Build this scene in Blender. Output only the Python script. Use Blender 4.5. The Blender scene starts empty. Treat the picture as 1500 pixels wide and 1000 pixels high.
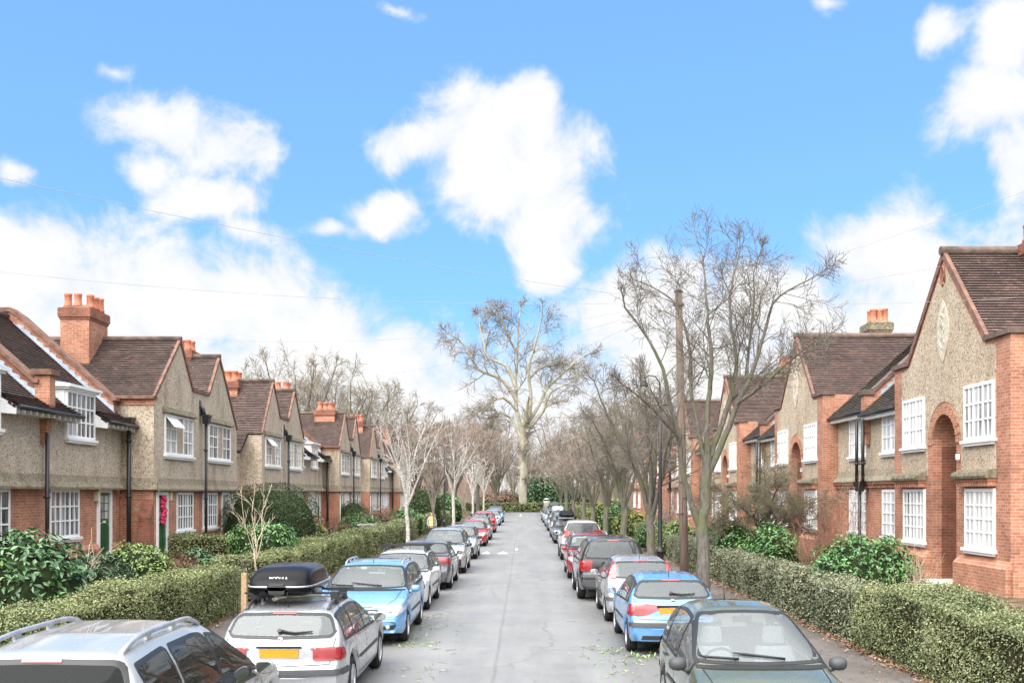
SKY_TINT = (.62, .95, 1.25, 1); CLOUD_GAIN = 4.7; CLOUD_TOP = 3.0; SUN_E = 1.1; EXPO = 1.17
import bpy, bmesh, math, random
import numpy as np
from mathutils import Vector, Matrix, noise as mnoise
from mathutils.bvhtree import BVHTree
from mathutils.geometry import delaunay_2d_cdt
R = math.radians
PI = math.pi
scene = bpy.context.scene
COL = scene.collection
F_PX, VX, VY, CH = 1500.0, 767.0, 722.0, 2.95      # focal length, vanishing point and camera height read off the photo

# ---------------------------------------------------------------- object helpers
def tag(o, label=None, cat=None, group=None, kind=None):
    if label: o['label'] = label
    if cat: o['category'] = cat
    if group: o['group'] = group
    if kind: o['kind'] = kind
    return o

def empty(name, loc=(0, 0, 0), rz=0.0):
    o = bpy.data.objects.new(name, None)
    o.empty_display_size = 0.3
    COL.objects.link(o)
    o.location = loc
    o.rotation_euler = (0, 0, rz)
    return o

def link(name, me, parent=None):
    o = bpy.data.objects.new(name, me)
    COL.objects.link(o)
    if parent: o.parent = parent
    return o

class MB:
    """collects faces and links them as one mesh object"""
    def __init__(s, org=(0, 0, 0)):
        s.v = []; s.f = []; s.m = []; s.sm = []; s.uv = {}; s.org = org; s.mi = 0
    def add(s, verts, faces, smooth=False):
        b = len(s.v); s.v += [tuple(p) for p in verts]
        for f in faces:
            s.f.append(tuple(b + i for i in f)); s.m.append(s.mi); s.sm.append(smooth)
    def box8(s, c):
        s.add(c, [(0, 3, 2, 1), (4, 5, 6, 7), (0, 1, 5, 4), (1, 2, 6, 5), (2, 3, 7, 6), (3, 0, 4, 7)])
    def box(s, x0, x1, y0, y1, z0, z1):
        s.box8([(x0, y0, z0), (x1, y0, z0), (x1, y1, z0), (x0, y1, z0), (x0, y0, z1), (x1, y0, z1), (x1, y1, z1), (x0, y1, z1)])
    def tube(s, pts, rads, n=6, cap=True, smooth=True):
        pts = [Vector(p) for p in pts]
        if not hasattr(rads, '__len__'): rads = [rads] * len(pts)
        b = len(s.v); k = len(pts)
        ref = None
        for i, p in enumerate(pts):
            d = (pts[min(i + 1, k - 1)] - pts[max(i - 1, 0)])
            d = d.normalized() if d.length > 1e-9 else Vector((0, 0, 1))
            if ref is None: ref = Vector((1, 0, 0)) if abs(d.x) < .8 else Vector((0, 1, 0))
            a = (ref - d * ref.dot(d)).normalized(); ref = a; c = d.cross(a)
            for j in range(n):
                t = 2 * PI * j / n
                q = p + (a * math.cos(t) + c * math.sin(t)) * rads[i]
                s.v.append((q.x, q.y, q.z))
        for i in range(k - 1):
            for j in range(n):
                j2 = (j + 1) % n
                s.f.append((b + i * n + j, b + i * n + j2, b + (i + 1) * n + j2, b + (i + 1) * n + j)); s.m.append(s.mi); s.sm.append(smooth)
        if cap:
            s.f.append(tuple(b + j for j in reversed(range(n)))); s.m.append(s.mi); s.sm.append(False)
            s.f.append(tuple(b + (k - 1) * n + j for j in range(n))); s.m.append(s.mi); s.sm.append(False)
    def lathe(s, prof, c, n=16, axis='z', smooth=True, closed=False):
        """prof: list of (r, h) along the axis"""
        b = len(s.v); k = len(prof)
        for r, h in prof:
            for j in range(n):
                t = 2 * PI * j / n; p, q = r * math.cos(t), r * math.sin(t)
                s.v.append((c[0] + p, c[1] + q, c[2] + h) if axis == 'z' else ((c[0] + p, c[1] + h, c[2] + q) if axis == 'y' else (c[0] + h, c[1] + p, c[2] + q)))
        for i in range(k - 1 + (1 if closed else 0)):
            i2 = (i + 1) % k
            for j in range(n):
                j2 = (j + 1) % n
                s.f.append((b + i * n + j, b + i * n + j2, b + i2 * n + j2, b + i2 * n + j)); s.m.append(s.mi); s.sm.append(smooth)
        if not closed:
            if prof[0][0] > 1e-4: s.f.append(tuple(b + j for j in reversed(range(n)))); s.m.append(s.mi); s.sm.append(False)
            if prof[-1][0] > 1e-4: s.f.append(tuple(b + (k - 1) * n + j for j in range(n))); s.m.append(s.mi); s.sm.append(False)
    def mesh(s, name, mats):
        me = bpy.data.meshes.new(name)
        ox, oy, oz = s.org
        me.from_pydata([(x - ox, y - oy, z - oz) for x, y, z in s.v], [], s.f)
        for m in (mats if isinstance(mats, (list, tuple)) else [mats]): me.materials.append(m)
        me.polygons.foreach_set('material_index', s.m)
        me.polygons.foreach_set('use_smooth', s.sm)
        if s.uv:
            uvl = me.uv_layers.new(name='tiles')
            arr = np.zeros(len(me.loops) * 2, dtype=np.float32)
            for p in me.polygons:
                if p.index in s.uv:
                    for li, uv in zip(p.loop_indices, s.uv[p.index]):
                        arr[li * 2], arr[li * 2 + 1] = uv
            uvl.data.foreach_set('uv', arr)
        me.update()
        return me
    def build(s, name, mats, parent=None):
        if not s.v: return None
        o = link(name, s.mesh(name, mats), parent)
        if parent is None: o.location = s.org
        return o

def np_mesh(name, V, F, mats, mi=None, smooth=False):
    """V (n,3), F (m,k)"""
    me = bpy.data.meshes.new(name)
    V = np.ascontiguousarray(V, dtype=np.float32); F = np.ascontiguousarray(F, dtype=np.int32)
    me.vertices.add(len(V)); me.vertices.foreach_set('co', V.ravel())
    k = F.shape[1]
    me.loops.add(F.size); me.loops.foreach_set('vertex_index', F.ravel())
    me.polygons.add(len(F))
    me.polygons.foreach_set('loop_start', np.arange(0, F.size, k, dtype=np.int32))
    if smooth: me.polygons.foreach_set('use_smooth', np.ones(len(F), dtype=bool))
    for m in (mats if isinstance(mats, (list, tuple)) else [mats]): me.materials.append(m)
    if mi is not None: me.polygons.foreach_set('material_index', np.ascontiguousarray(mi, dtype=np.int32))
    me.update(calc_edges=True)
    return me

# ---------------------------------------------------------------- materials
def new_mat(name):
    m = bpy.data.materials.new(name); m.use_nodes = True
    nt = m.node_tree; b = nt.nodes['Principled BSDF']
    return m, nt, b

def N(nt, typ, **kw):
    n = nt.nodes.new(typ)
    for k, v in kw.items():
        if k.startswith('in_'):
            n.inputs[k[3:]].default_value = v
        else: setattr(n, k, v)
    return n

def ramp(nt, fac, stops):
    r = nt.nodes.new('ShaderNodeValToRGB')
    e = r.color_ramp.elements
    while len(e) < len(stops): e.new(0.5)
    for el, (p, c) in zip(e, stops):
        el.position = p; el.color = (*c, 1) if len(c) == 3 else c
    nt.links.new(fac, r.inputs['Fac'])
    return r.outputs['Color']

def simple(name, col, rough=.6, metal=0.0, spec=.5, coat=0.0, var=0.0, scale=6.0, bump=0.0, bscale=60.0):
    m, nt, b = new_mat(name)
    b.inputs['Base Color'].default_value = (*col, 1)
    b.inputs['Roughness'].default_value = rough
    b.inputs['Metallic'].default_value = metal
    b.inputs['Specular IOR Level'].default_value = spec
    b.inputs['Coat Weight'].default_value = coat
    b.inputs['Coat Roughness'].default_value = .04
    if var > 0:
        tc = N(nt, 'ShaderNodeTexCoord')
        nz = N(nt, 'ShaderNodeTexNoise'); nz.inputs['Scale'].default_value = scale; nz.inputs['Detail'].default_value = 6
        nt.links.new(tc.outputs['Object'], nz.inputs['Vector'])
        lo = tuple(max(0, c * (1 - var)) for c in col); hi = tuple(min(1, c * (1 + var)) for c in col)
        nt.links.new(ramp(nt, nz.outputs['Fac'], [(.3, lo), (.7, hi)]), b.inputs['Base Color'])
    if bump > 0:
        tc = N(nt, 'ShaderNodeTexCoord')
        nz = N(nt, 'ShaderNodeTexNoise'); nz.inputs['Scale'].default_value = bscale; nz.inputs['Detail'].default_value = 3
        nt.links.new(tc.outputs['Object'], nz.inputs['Vector'])
        bp = N(nt, 'ShaderNodeBump'); bp.inputs['Strength'].default_value = bump; bp.inputs['Distance'].default_value = .02
        nt.links.new(nz.outputs['Fac'], bp.inputs['Height']); nt.links.new(bp.outputs['Normal'], b.inputs['Normal'])
    return m

def wall_uv(nt):
    """real-world wall coordinates (metres along the wall, metres up) from position and normal"""
    g = N(nt, 'ShaderNodeNewGeometry')
    sp = N(nt, 'ShaderNodeSeparateXYZ'); nt.links.new(g.outputs['Position'], sp.inputs[0])
    sn = N(nt, 'ShaderNodeSeparateXYZ'); nt.links.new(g.outputs['True Normal'], sn.inputs[0])
    ab = N(nt, 'ShaderNodeMath', operation='ABSOLUTE'); nt.links.new(sn.outputs['X'], ab.inputs[0])
    gt = N(nt, 'ShaderNodeMath', operation='GREATER_THAN'); nt.links.new(ab.outputs[0], gt.inputs[0]); gt.inputs[1].default_value = .6
    mx = N(nt, 'ShaderNodeMix', data_type='FLOAT')
    nt.links.new(gt.outputs[0], mx.inputs['Factor']); nt.links.new(sp.outputs['X'], mx.inputs['A']); nt.links.new(sp.outputs['Y'], mx.inputs['B'])
    cb = N(nt, 'ShaderNodeCombineXYZ'); nt.links.new(mx.outputs['Result'], cb.inputs['X']); nt.links.new(sp.outputs['Z'], cb.inputs['Y'])
    return cb.outputs[0], g.outputs['Position']

def brick_mat(name, c1, c2, mortar, dirt=.25, bw=.225, rh=.075):
    m, nt, b = new_mat(name)
    uv, pos = wall_uv(nt)
    bt = N(nt, 'ShaderNodeTexBrick')
    nt.links.new(uv, bt.inputs['Vector'])
    bt.inputs['Scale'].default_value = 1; bt.inputs['Brick Width'].default_value = bw; bt.inputs['Row Height'].default_value = rh
    bt.inputs['Mortar Size'].default_value = .006; bt.inputs['Mortar Smooth'].default_value = .3; bt.inputs['Bias'].default_value = -.1
    bt.inputs['Color1'].default_value = (*c1, 1); bt.inputs['Color2'].default_value = (*c2, 1); bt.inputs['Mortar'].default_value = (*mortar, 1)
    nz = N(nt, 'ShaderNodeTexNoise'); nz.inputs['Scale'].default_value = 1.3; nz.inputs['Detail'].default_value = 8; nz.inputs['Roughness'].default_value = .65
    nt.links.new(pos, nz.inputs['Vector'])
    n2 = N(nt, 'ShaderNodeTexNoise'); n2.inputs['Scale'].default_value = 14; n2.inputs['Detail'].default_value = 4
    nt.links.new(pos, n2.inputs['Vector'])
    m1 = N(nt, 'ShaderNodeMix', data_type='RGBA', blend_type='MULTIPLY'); m1.inputs['Factor'].default_value = 1
    nt.links.new(bt.outputs['Color'], m1.inputs['A'])
    nt.links.new(ramp(nt, nz.outputs['Fac'], [(.32, (1 - dirt, 1 - dirt * 1.05, 1 - dirt * 1.1)), (.62, (1.12, 1.1, 1.08))]), m1.inputs['B'])
    m2 = N(nt, 'ShaderNodeMix', data_type='RGBA', blend_type='MULTIPLY'); m2.inputs['Factor'].default_value = .8
    nt.links.new(m1.outputs['Result'], m2.inputs['A'])
    nt.links.new(ramp(nt, n2.outputs['Fac'], [(.3, (.78, .76, .74)), (.7, (1.15, 1.15, 1.15))]), m2.inputs['B'])
    nt.links.new(m2.outputs['Result'], b.inputs['Base Color'])
    b.inputs['Roughness'].default_value = .85
    b.inputs['Specular IOR Level'].default_value = .25
    bp = N(nt, 'ShaderNodeBump'); bp.inputs['Strength'].default_value = .6; bp.inputs['Distance'].default_value = .01; bp.invert = True
    nt.links.new(bt.outputs['Fac'], bp.inputs['Height']); nt.links.new(bp.outputs['Normal'], b.inputs['Normal'])
    return m

def dash_mat(name, lo, mid, hi, stain=(.55, .5, .42)):
    """pebbledash: small stones of many tones, rain streaks"""
    m, nt, b = new_mat(name)
    g = N(nt, 'ShaderNodeNewGeometry'); pos = g.outputs['Position']
    vo = N(nt, 'ShaderNodeTexVoronoi'); vo.inputs['Scale'].default_value = 26; nt.links.new(pos, vo.inputs['Vector'])
    hs = N(nt, 'ShaderNodeSeparateColor'); nt.links.new(vo.outputs['Color'], hs.inputs[0])
    nz = N(nt, 'ShaderNodeTexNoise'); nz.inputs['Scale'].default_value = 9; nz.inputs['Detail'].default_value = 8; nz.inputs['Roughness'].default_value = .8; nt.links.new(pos, nz.inputs['Vector'])
    av = N(nt, 'ShaderNodeMath', operation='MULTIPLY_ADD'); nt.links.new(hs.outputs[0], av.inputs[0]); av.inputs[1].default_value = .62
    ns = N(nt, 'ShaderNodeMath', operation='MULTIPLY'); nt.links.new(nz.outputs['Fac'], ns.inputs[0]); ns.inputs[1].default_value = .38
    nt.links.new(ns.outputs[0], av.inputs[2])
    base = ramp(nt, av.outputs[0], [(.14, lo), (.42, mid), (.72, mid), (.92, hi)])
    mp = N(nt, 'ShaderNodeMapping'); mp.inputs['Scale'].default_value = (.9, .9, .25); nt.links.new(pos, mp.inputs['Vector'])
    st = N(nt, 'ShaderNodeTexNoise'); st.inputs['Scale'].default_value = 1.6; st.inputs['Detail'].default_value = 7; st.inputs['Roughness'].default_value = .7; nt.links.new(mp.outputs[0], st.inputs['Vector'])
    mx = N(nt, 'ShaderNodeMix', data_type='RGBA', blend_type='MULTIPLY'); mx.inputs['Factor'].default_value = 1
    nt.links.new(base, mx.inputs['A'])
    nt.links.new(ramp(nt, st.outputs['Fac'], [(.28, stain), (.46, (.93, .92, .90)), (.72, (1.12, 1.12, 1.12))]), mx.inputs['B'])
    nt.links.new(mx.outputs['Result'], b.inputs['Base Color'])
    b.inputs['Roughness'].default_value = .95; b.inputs['Specular IOR Level'].default_value = .15
    bp = N(nt, 'ShaderNodeBump'); bp.inputs['Strength'].default_value = .7; bp.inputs['Distance'].default_value = .015
    nt.links.new(vo.outputs['Distance'], bp.inputs['Height']); nt.links.new(bp.outputs['Normal'], b.inputs['Normal'])
    return m

def tile_mat(name, stops, moss=.0):
    m, nt, b = new_mat(name)
    uv = N(nt, 'ShaderNodeUVMap'); uv.uv_map = 'tiles'
    s = N(nt, 'ShaderNodeSeparateXYZ'); nt.links.new(uv.outputs[0], s.inputs[0])
    fv = N(nt, 'ShaderNodeMath', operation='FLOOR'); nt.links.new(s.outputs['Y'], fv.inputs[0])
    hf = N(nt, 'ShaderNodeMath', operation='MULTIPLY'); nt.links.new(fv.outputs[0], hf.inputs[0]); hf.inputs[1].default_value = .5
    du = N(nt, 'ShaderNodeMath', operation='DIVIDE'); nt.links.new(s.outputs['X'], du.inputs[0]); du.inputs[1].default_value = .17
    ad = N(nt, 'ShaderNodeMath', operation='ADD'); nt.links.new(du.outputs[0], ad.inputs[0]); nt.links.new(hf.outputs[0], ad.inputs[1])
    fu = N(nt, 'ShaderNodeMath', operation='FLOOR'); nt.links.new(ad.outputs[0], fu.inputs[0])
    fr = N(nt, 'ShaderNodeMath', operation='FRACT'); nt.links.new(ad.outputs[0], fr.inputs[0])
    cb = N(nt, 'ShaderNodeCombineXYZ'); nt.links.new(fu.outputs[0], cb.inputs['X']); nt.links.new(fv.outputs[0], cb.inputs['Y'])
    wn = N(nt, 'ShaderNodeTexWhiteNoise', noise_dimensions='2D'); nt.links.new(cb.outputs[0], wn.inputs['Vector'])
    g = N(nt, 'ShaderNodeNewGeometry')
    nz = N(nt, 'ShaderNodeTexNoise'); nz.inputs['Scale'].default_value = 1.1; nz.inputs['Detail'].default_value = 8; nz.inputs['Roughness'].default_value = .7; nt.links.new(g.outputs['Position'], nz.inputs['Vector'])
    col = ramp(nt, wn.outputs['Value'], stops)
    mx = N(nt, 'ShaderNodeMix', data_type='RGBA', blend_type='MULTIPLY'); mx.inputs['Factor'].default_value = 1
    nt.links.new(col, mx.inputs['A']); nt.links.new(ramp(nt, nz.outputs['Fac'], [(.3, (.68, .68, .7)), (.65, (1.25, 1.2, 1.15))]), mx.inputs['B'])
    jt = N(nt, 'ShaderNodeMath', operation='LESS_THAN'); nt.links.new(fr.outputs[0], jt.inputs[0]); jt.inputs[1].default_value = .05
    m2 = N(nt, 'ShaderNodeMix', data_type='RGBA'); nt.links.new(jt.outputs[0], m2.inputs['Factor']); nt.links.new(mx.outputs['Result'], m2.inputs['A']); m2.inputs['B'].default_value = (.02, .015, .012, 1)
    # lichen spots
    vo = N(nt, 'ShaderNodeTexVoronoi'); vo.inputs['Scale'].default_value = 3.2; nt.links.new(g.outputs['Position'], vo.inputs['Vector'])
    lt = N(nt, 'ShaderNodeMath', operation='LESS_THAN'); nt.links.new(vo.outputs['Distance'], lt.inputs[0]); lt.inputs[1].default_value = .075
    m3 = N(nt, 'ShaderNodeMix', data_type='RGBA'); nt.links.new(lt.outputs[0], m3.inputs['Factor']); nt.links.new(m2.outputs['Result'], m3.inputs['A']); m3.inputs['B'].default_value = (.34, .31, .26, 1)
    nt.links.new(m3.outputs['Result'], b.inputs['Base Color'])
    b.inputs['Roughness'].default_value = .75; b.inputs['Specular IOR Level'].default_value = .3
    return m

def leaf_mat(name, stops, rough=.5, spec=.4):
    m, nt, b = new_mat(name)
    g = N(nt, 'ShaderNodeNewGeometry')
    nz = N(nt, 'ShaderNodeTexNoise'); nz.inputs['Scale'].default_value = 1.1; nz.inputs['Detail'].default_value = 4; nt.links.new(g.outputs['Position'], nz.inputs['Vector'])
    ma = N(nt, 'ShaderNodeMath', operation='MULTIPLY_ADD'); nt.links.new(g.outputs['Random Per Island'], ma.inputs[0]); ma.inputs[1].default_value = .6
    mb = N(nt, 'ShaderNodeMath', operation='MULTIPLY_ADD'); nt.links.new(nz.outputs['Fac'], mb.inputs[0]); mb.inputs[1].default_value = 1.1; mb.inputs[2].default_value = -.35
    nt.links.new(mb.outputs[0], ma.inputs[2])
    nt.links.new(ramp(nt, ma.outputs[0], stops), b.inputs['Base Color'])
    b.inputs['Roughness'].default_value = rough; b.inputs['Specular IOR Level'].default_value = spec
    return m

def bark_mat(name, c1, c2, scale=14, stretch=.25, moss=None):
    m, nt, b = new_mat(name)
    g = N(nt, 'ShaderNodeNewGeometry')
    mp = N(nt, 'ShaderNodeMapping'); mp.inputs['Scale'].default_value = (1, 1, stretch); nt.links.new(g.outputs['Position'], mp.inputs['Vector'])
    nz = N(nt, 'ShaderNodeTexNoise'); nz.inputs['Scale'].default_value = scale; nz.inputs['Detail'].default_value = 6; nz.inputs['Roughness'].default_value = .7; nt.links.new(mp.outputs[0], nz.inputs['Vector'])
    col = ramp(nt, nz.outputs['Fac'], [(.32, c1), (.66, c2)])
    if moss:
        n2 = N(nt, 'ShaderNodeTexNoise'); n2.inputs['Scale'].default_value = 1.7; n2.inputs['Detail'].default_value = 5; nt.links.new(g.outputs['Position'], n2.inputs['Vector'])
        mx = N(nt, 'ShaderNodeMix', data_type='RGBA'); nt.links.new(ramp(nt, n2.outputs['Fac'], [(.45, (0, 0, 0)), (.62, (.75, .75, .75))]), mx.inputs['Factor'])
        nt.links.new(col, mx.inputs['A']); mx.inputs['B'].default_value = (*moss, 1); col = mx.outputs['Result']
    nt.links.new(col, b.inputs['Base Color'])
    b.inputs['Roughness'].default_value = .9; b.inputs['Specular IOR Level'].default_value = .2
    bp = N(nt, 'ShaderNodeBump'); bp.inputs['Strength'].default_value = .6; bp.inputs['Distance'].default_value = .03
    nt.links.new(nz.outputs['Fac'], bp.inputs['Height']); nt.links.new(bp.outputs['Normal'], b.inputs['Normal'])
    return m

M = {}
M['brick'] = brick_mat('red_brick', (.45, .205, .13), (.32, .13, .083), (.47, .37, .29), .3)
M['brick_orange'] = brick_mat('orange_brick', (.475, .22, .138), (.35, .15, .09), (.48, .375, .29), .26)
M['brick_dark'] = brick_mat('weathered_brick', (.30, .11, .07), (.19, .08, .055), (.25, .19, .15), .4)
M['brick_far'] = brick_mat('hazed_distant_brick', (.27, .185, .155), (.22, .15, .13), (.29, .24, .21), .3)  # duller than the near brick: distance haze painted into the colour
M['brick_pale'] = brick_mat('yellow_stock_brick', (.34, .25, .17), (.26, .19, .13), (.36, .31, .25), .3)
M['dash'] = dash_mat('pebbledash', (.17, .14, .105), (.49, .41, .32), (.80, .72, .60))
M['dash_warm'] = dash_mat('warm_pebbledash', (.17, .125, .085), (.465, .375, .28), (.80, .70, .57), (.7, .64, .56))
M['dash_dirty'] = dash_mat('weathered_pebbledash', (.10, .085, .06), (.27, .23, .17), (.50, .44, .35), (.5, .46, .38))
M['ledge'] = simple('mossy_render', (.19, .165, .115), .95, spec=.1, var=.5, scale=9, bump=.6, bscale=40)
M['tile'] = tile_mat('clay_roof_tile', [(0, (.068, .048, .045)), (.5, (.092, .066, .060)), (.88, (.112, .076, .066)), (1, (.15, .088, .07))])
M['tile_grey'] = tile_mat('greyed_roof_tile', [(0, (.062, .056, .048)), (.5, (.09, .078, .064)), (1, (.13, .105, .082))])
M['ridge'] = simple('ridge_tile', (.12, .082, .065), .85, var=.45, scale=4, bump=.3)
M['coping'] = simple('coping_tile', (.17, .088, .062), .85, var=.4, scale=5, bump=.3)
M['pot'] = simple('terracotta', (.47, .17, .095), .8, var=.25, scale=5)
M['white'] = simple('white_gloss_paint', (.80, .80, .79), .35, var=.05, scale=3)
M['lead'] = simple('lead_flashing', (.36, .40, .45), .5, metal=.3, var=.2, scale=6)
M['blackpipe'] = simple('black_ironwork', (.018, .018, .02), .4, spec=.5)
M['green_door'] = simple('dark_green_paint', (.012, .085, .03), .3, coat=.4, var=.1)
M['black_door'] = simple('black_paint', (.02, .02, .022), .3, coat=.4)
M['wood'] = simple('timber', (.34, .23, .13), .8, var=.3, scale=20)
M['pole_wood'] = bark_mat('creosoted_pole', (.10, .072, .058), (.205, .15, .12), 16, .08)
M['stone'] = simple('pale_stone', (.62, .56, .46), .85, var=.15, scale=6, bump=.3)
M['plaque'] = simple('weathered_plaster_relief', (.50, .44, .35), .9, var=.25, scale=9, bump=.5)
M['porch_brick'] = brick_mat('glazed_porch_brick', (.24, .085, .05), (.17, .065, .042), (.24, .17, .13), .3)  # darker brick tone, the shade of the recess painted into the colour
M['cream_box'] = simple('cream_plastic', (.62, .56, .42), .5)
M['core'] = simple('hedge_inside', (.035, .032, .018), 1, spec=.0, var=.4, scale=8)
M['soil'] = simple('garden_soil', (.12, .085, .055), 1, spec=.1, var=.5, scale=3, bump=.8, bscale=12)
M['red'] = simple('red_plastic', (.5, .01, .02), .3)

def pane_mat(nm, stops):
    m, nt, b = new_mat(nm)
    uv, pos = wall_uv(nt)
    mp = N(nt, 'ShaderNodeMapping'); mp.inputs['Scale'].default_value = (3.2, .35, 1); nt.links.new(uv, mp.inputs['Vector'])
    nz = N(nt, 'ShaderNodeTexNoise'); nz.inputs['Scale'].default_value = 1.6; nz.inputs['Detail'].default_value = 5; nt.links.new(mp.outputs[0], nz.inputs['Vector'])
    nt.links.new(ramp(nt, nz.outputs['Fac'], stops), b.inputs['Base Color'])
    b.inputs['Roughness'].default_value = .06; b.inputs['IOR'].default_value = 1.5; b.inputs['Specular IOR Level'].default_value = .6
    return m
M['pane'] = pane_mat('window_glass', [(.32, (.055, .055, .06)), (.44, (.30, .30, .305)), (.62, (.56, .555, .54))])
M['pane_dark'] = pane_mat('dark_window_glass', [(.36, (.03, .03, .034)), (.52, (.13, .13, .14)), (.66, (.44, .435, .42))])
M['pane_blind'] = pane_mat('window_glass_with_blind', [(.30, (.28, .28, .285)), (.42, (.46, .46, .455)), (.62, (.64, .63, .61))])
# ================================================================ houses
class Fac:
    """a street front: u runs along the street (world Y), d outward from the wall plane, z up"""
    def __init__(s, X0, sgn): s.X0, s.s = X0, sgn
    def P(s, u, d, z): return (s.X0 + s.s * d, u, z)
    def box(s, mb, u0, u1, d0, d1, z0, z1):
        a, b = sorted((s.X0 + s.s * d0, s.X0 + s.s * d1))
        mb.box(a, b, u0, u1, z0, z1)
    def prism(s, mb, poly, d0, d1):
        """poly of (u, z), extruded from d0 to d1"""
        n = len(poly)
        vs = [s.P(u, d0, z) for u, z in poly] + [s.P(u, d1, z) for u, z in poly]
        fs = [tuple(range(n)), tuple(range(2 * n - 1, n - 1, -1))] + [(i, i + n, (i + 1) % n + n, (i + 1) % n) for i in range(n)]
        mb.add(vs, fs)
    def uprism(s, mb, poly, u0, u1):
        """poly of (d, z), extruded along the street"""
        n = len(poly)
        vs = [s.P(u0, d, z) for d, z in poly] + [s.P(u1, d, z) for d, z in poly]
        fs = [tuple(range(n)), tuple(range(2 * n - 1, n - 1, -1))] + [(i, i + n, (i + 1) % n + n, (i + 1) % n) for i in range(n)]
        mb.add(vs, fs)

def roof_slope(mb, a, b, c, d, gauge=.105, thick=.10):
    """stepped tile courses on the quad a,b (eave) c,d (ridge, above b and a)"""
    a, b, c, d = map(Vector, (a, b, c, d))
    L = ((d - a).length + (c - b).length) / 2
    n = max(2, int(L / gauge))
    nor = (b - a).cross(d - a).normalized()
    if nor.z < 0: nor = -nor
    ud = (b - a).normalized()
    for i in range(n):
        t0, t1 = i / n, (i + 1) / n
        jit = mnoise.noise(Vector((a.x + i * 3.7, a.y, i * 1.3))) * .006
        p0 = a.lerp(d, t0) + nor * (.042 + jit); p1 = b.lerp(c, t0) + nor * (.042 - jit)
        p2 = b.lerp(c, t1) + nor * .006; p3 = a.lerp(d, t1) + nor * .006
        q0 = a.lerp(d, t0 + .3 / n) - nor * .006; q1 = b.lerp(c, t0 + .3 / n) - nor * .006
        k = len(mb.f)
        mb.add([p0, p1, p2, p3, q0, q1], [(0, 1, 2, 3), (4, 5, 1, 0)])
        u = [(p - a).dot(ud) for p in (p0, p1, p2, p3)]
        mb.uv[k] = [(u[0], i + .5), (u[1], i + .5), (u[2], i + .5), (u[3], i + .5)]
        mb.uv[k + 1] = [(u[0], i + .5), (u[1], i + .5), (u[1], i + .5), (u[0], i + .5)]
    # underside
    lo = [p - nor * thick for p in (a, b, c, d)]
    hi = [p - nor * .005 for p in (a, b, c, d)]
    mb.add(hi + lo, [(4, 7, 6, 5), (0, 4, 5, 1), (1, 5, 6, 2), (2, 6, 7, 3), (3, 7, 4, 0)])

def window(par, F, org, u0, u1, z0, z1, lights, rows=3, cols=2, post=0.0, d=0.0, head=.05, openlight=False):
    """white casement window: 'lights' casements side by side, each cols x rows panes; post = rendered pier in the middle"""
    mb = MB(org)
    fw = .06
    F.box(mb, u0, u1, d - .04, d + .045, z1 - head - .03, z1)
    F.box(mb, u0, u1, d - .04, d + .045, z0 + .0, z0 + .07)
    spans = []
    if post > 0:
        mid = (u0 + u1) / 2
        spans = [(u0, mid - post / 2), (mid + post / 2, u1)]
    else:
        w = (u1 - u0 - fw) / lights
        spans = [(u0 + i * w, u0 + i * w + w + fw) for i in range(lights)]
    zt, zb = z1 - head - .03, z0 + .07
    done = set()
    for a, b in spans:
        for x in (a, b - fw):
            key = round(x, 3)
            if key in done: continue
            done.add(key)
            F.box(mb, x, x + fw, d - .04, d + .042, zb, zt)
        ia, ib = a + fw, b - fw
        for c in range(1, cols):
            x = ia + (ib - ia) * c / cols
            F.box(mb, x - .014, x + .014, d + .0, d + .034, zb, zt)
        for r in range(1, rows):
            z = zb + (zt - zb) * r / rows
            F.box(mb, ia, ib, d + .002, d + .037, z - .02, z + .02)
    win = mb.build('window', M['white'], par)
    for a, b in (spans if post > 0 else [(u0, u1)]):
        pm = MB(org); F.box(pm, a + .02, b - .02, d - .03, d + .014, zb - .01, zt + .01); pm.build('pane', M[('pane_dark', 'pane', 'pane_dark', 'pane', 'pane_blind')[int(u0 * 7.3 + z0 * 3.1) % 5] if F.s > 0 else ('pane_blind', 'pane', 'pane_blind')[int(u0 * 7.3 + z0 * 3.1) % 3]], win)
    sm = MB(org)
    F.box(sm, u0 - .07, u1 + .07, d - .03, d + .11, z0 - .075, z0 - .002)
    F.box(sm, u0 - .0, u1 + .0, d - .03, d + .07, z0 - .14, z0 - .077)
    sm.build('sill', M['white'], win)
    if post > 0:
        qm = MB(org); mid = (u0 + u1) / 2
        F.box(qm, mid - post / 2 + .003, mid + post / 2 - .003, d - .03, d + .03, zb, zt)
        qm.build('mullion', M['dash_warm'], win)
    if openlight:
        om = MB(org); a, b = spans[0]; zc = zt - (zt - zb) / rows
        vs = [F.P(a + .03, d + .05, zt), F.P(b - .03, d + .05, zt), F.P(b - .03, d + .32, zc + .06), F.P(a + .03, d + .32, zc + .06)]
        vs += [(x, y, z - .035) for x, y, z in vs]
        om.add(vs, [(0, 1, 2, 3), (7, 6, 5, 4), (0, 4, 5, 1), (1, 5, 6, 2), (2, 6, 7, 3), (3, 7, 4, 0)])
        om.build('open_fanlight', M['white'], win)
    return win

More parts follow.
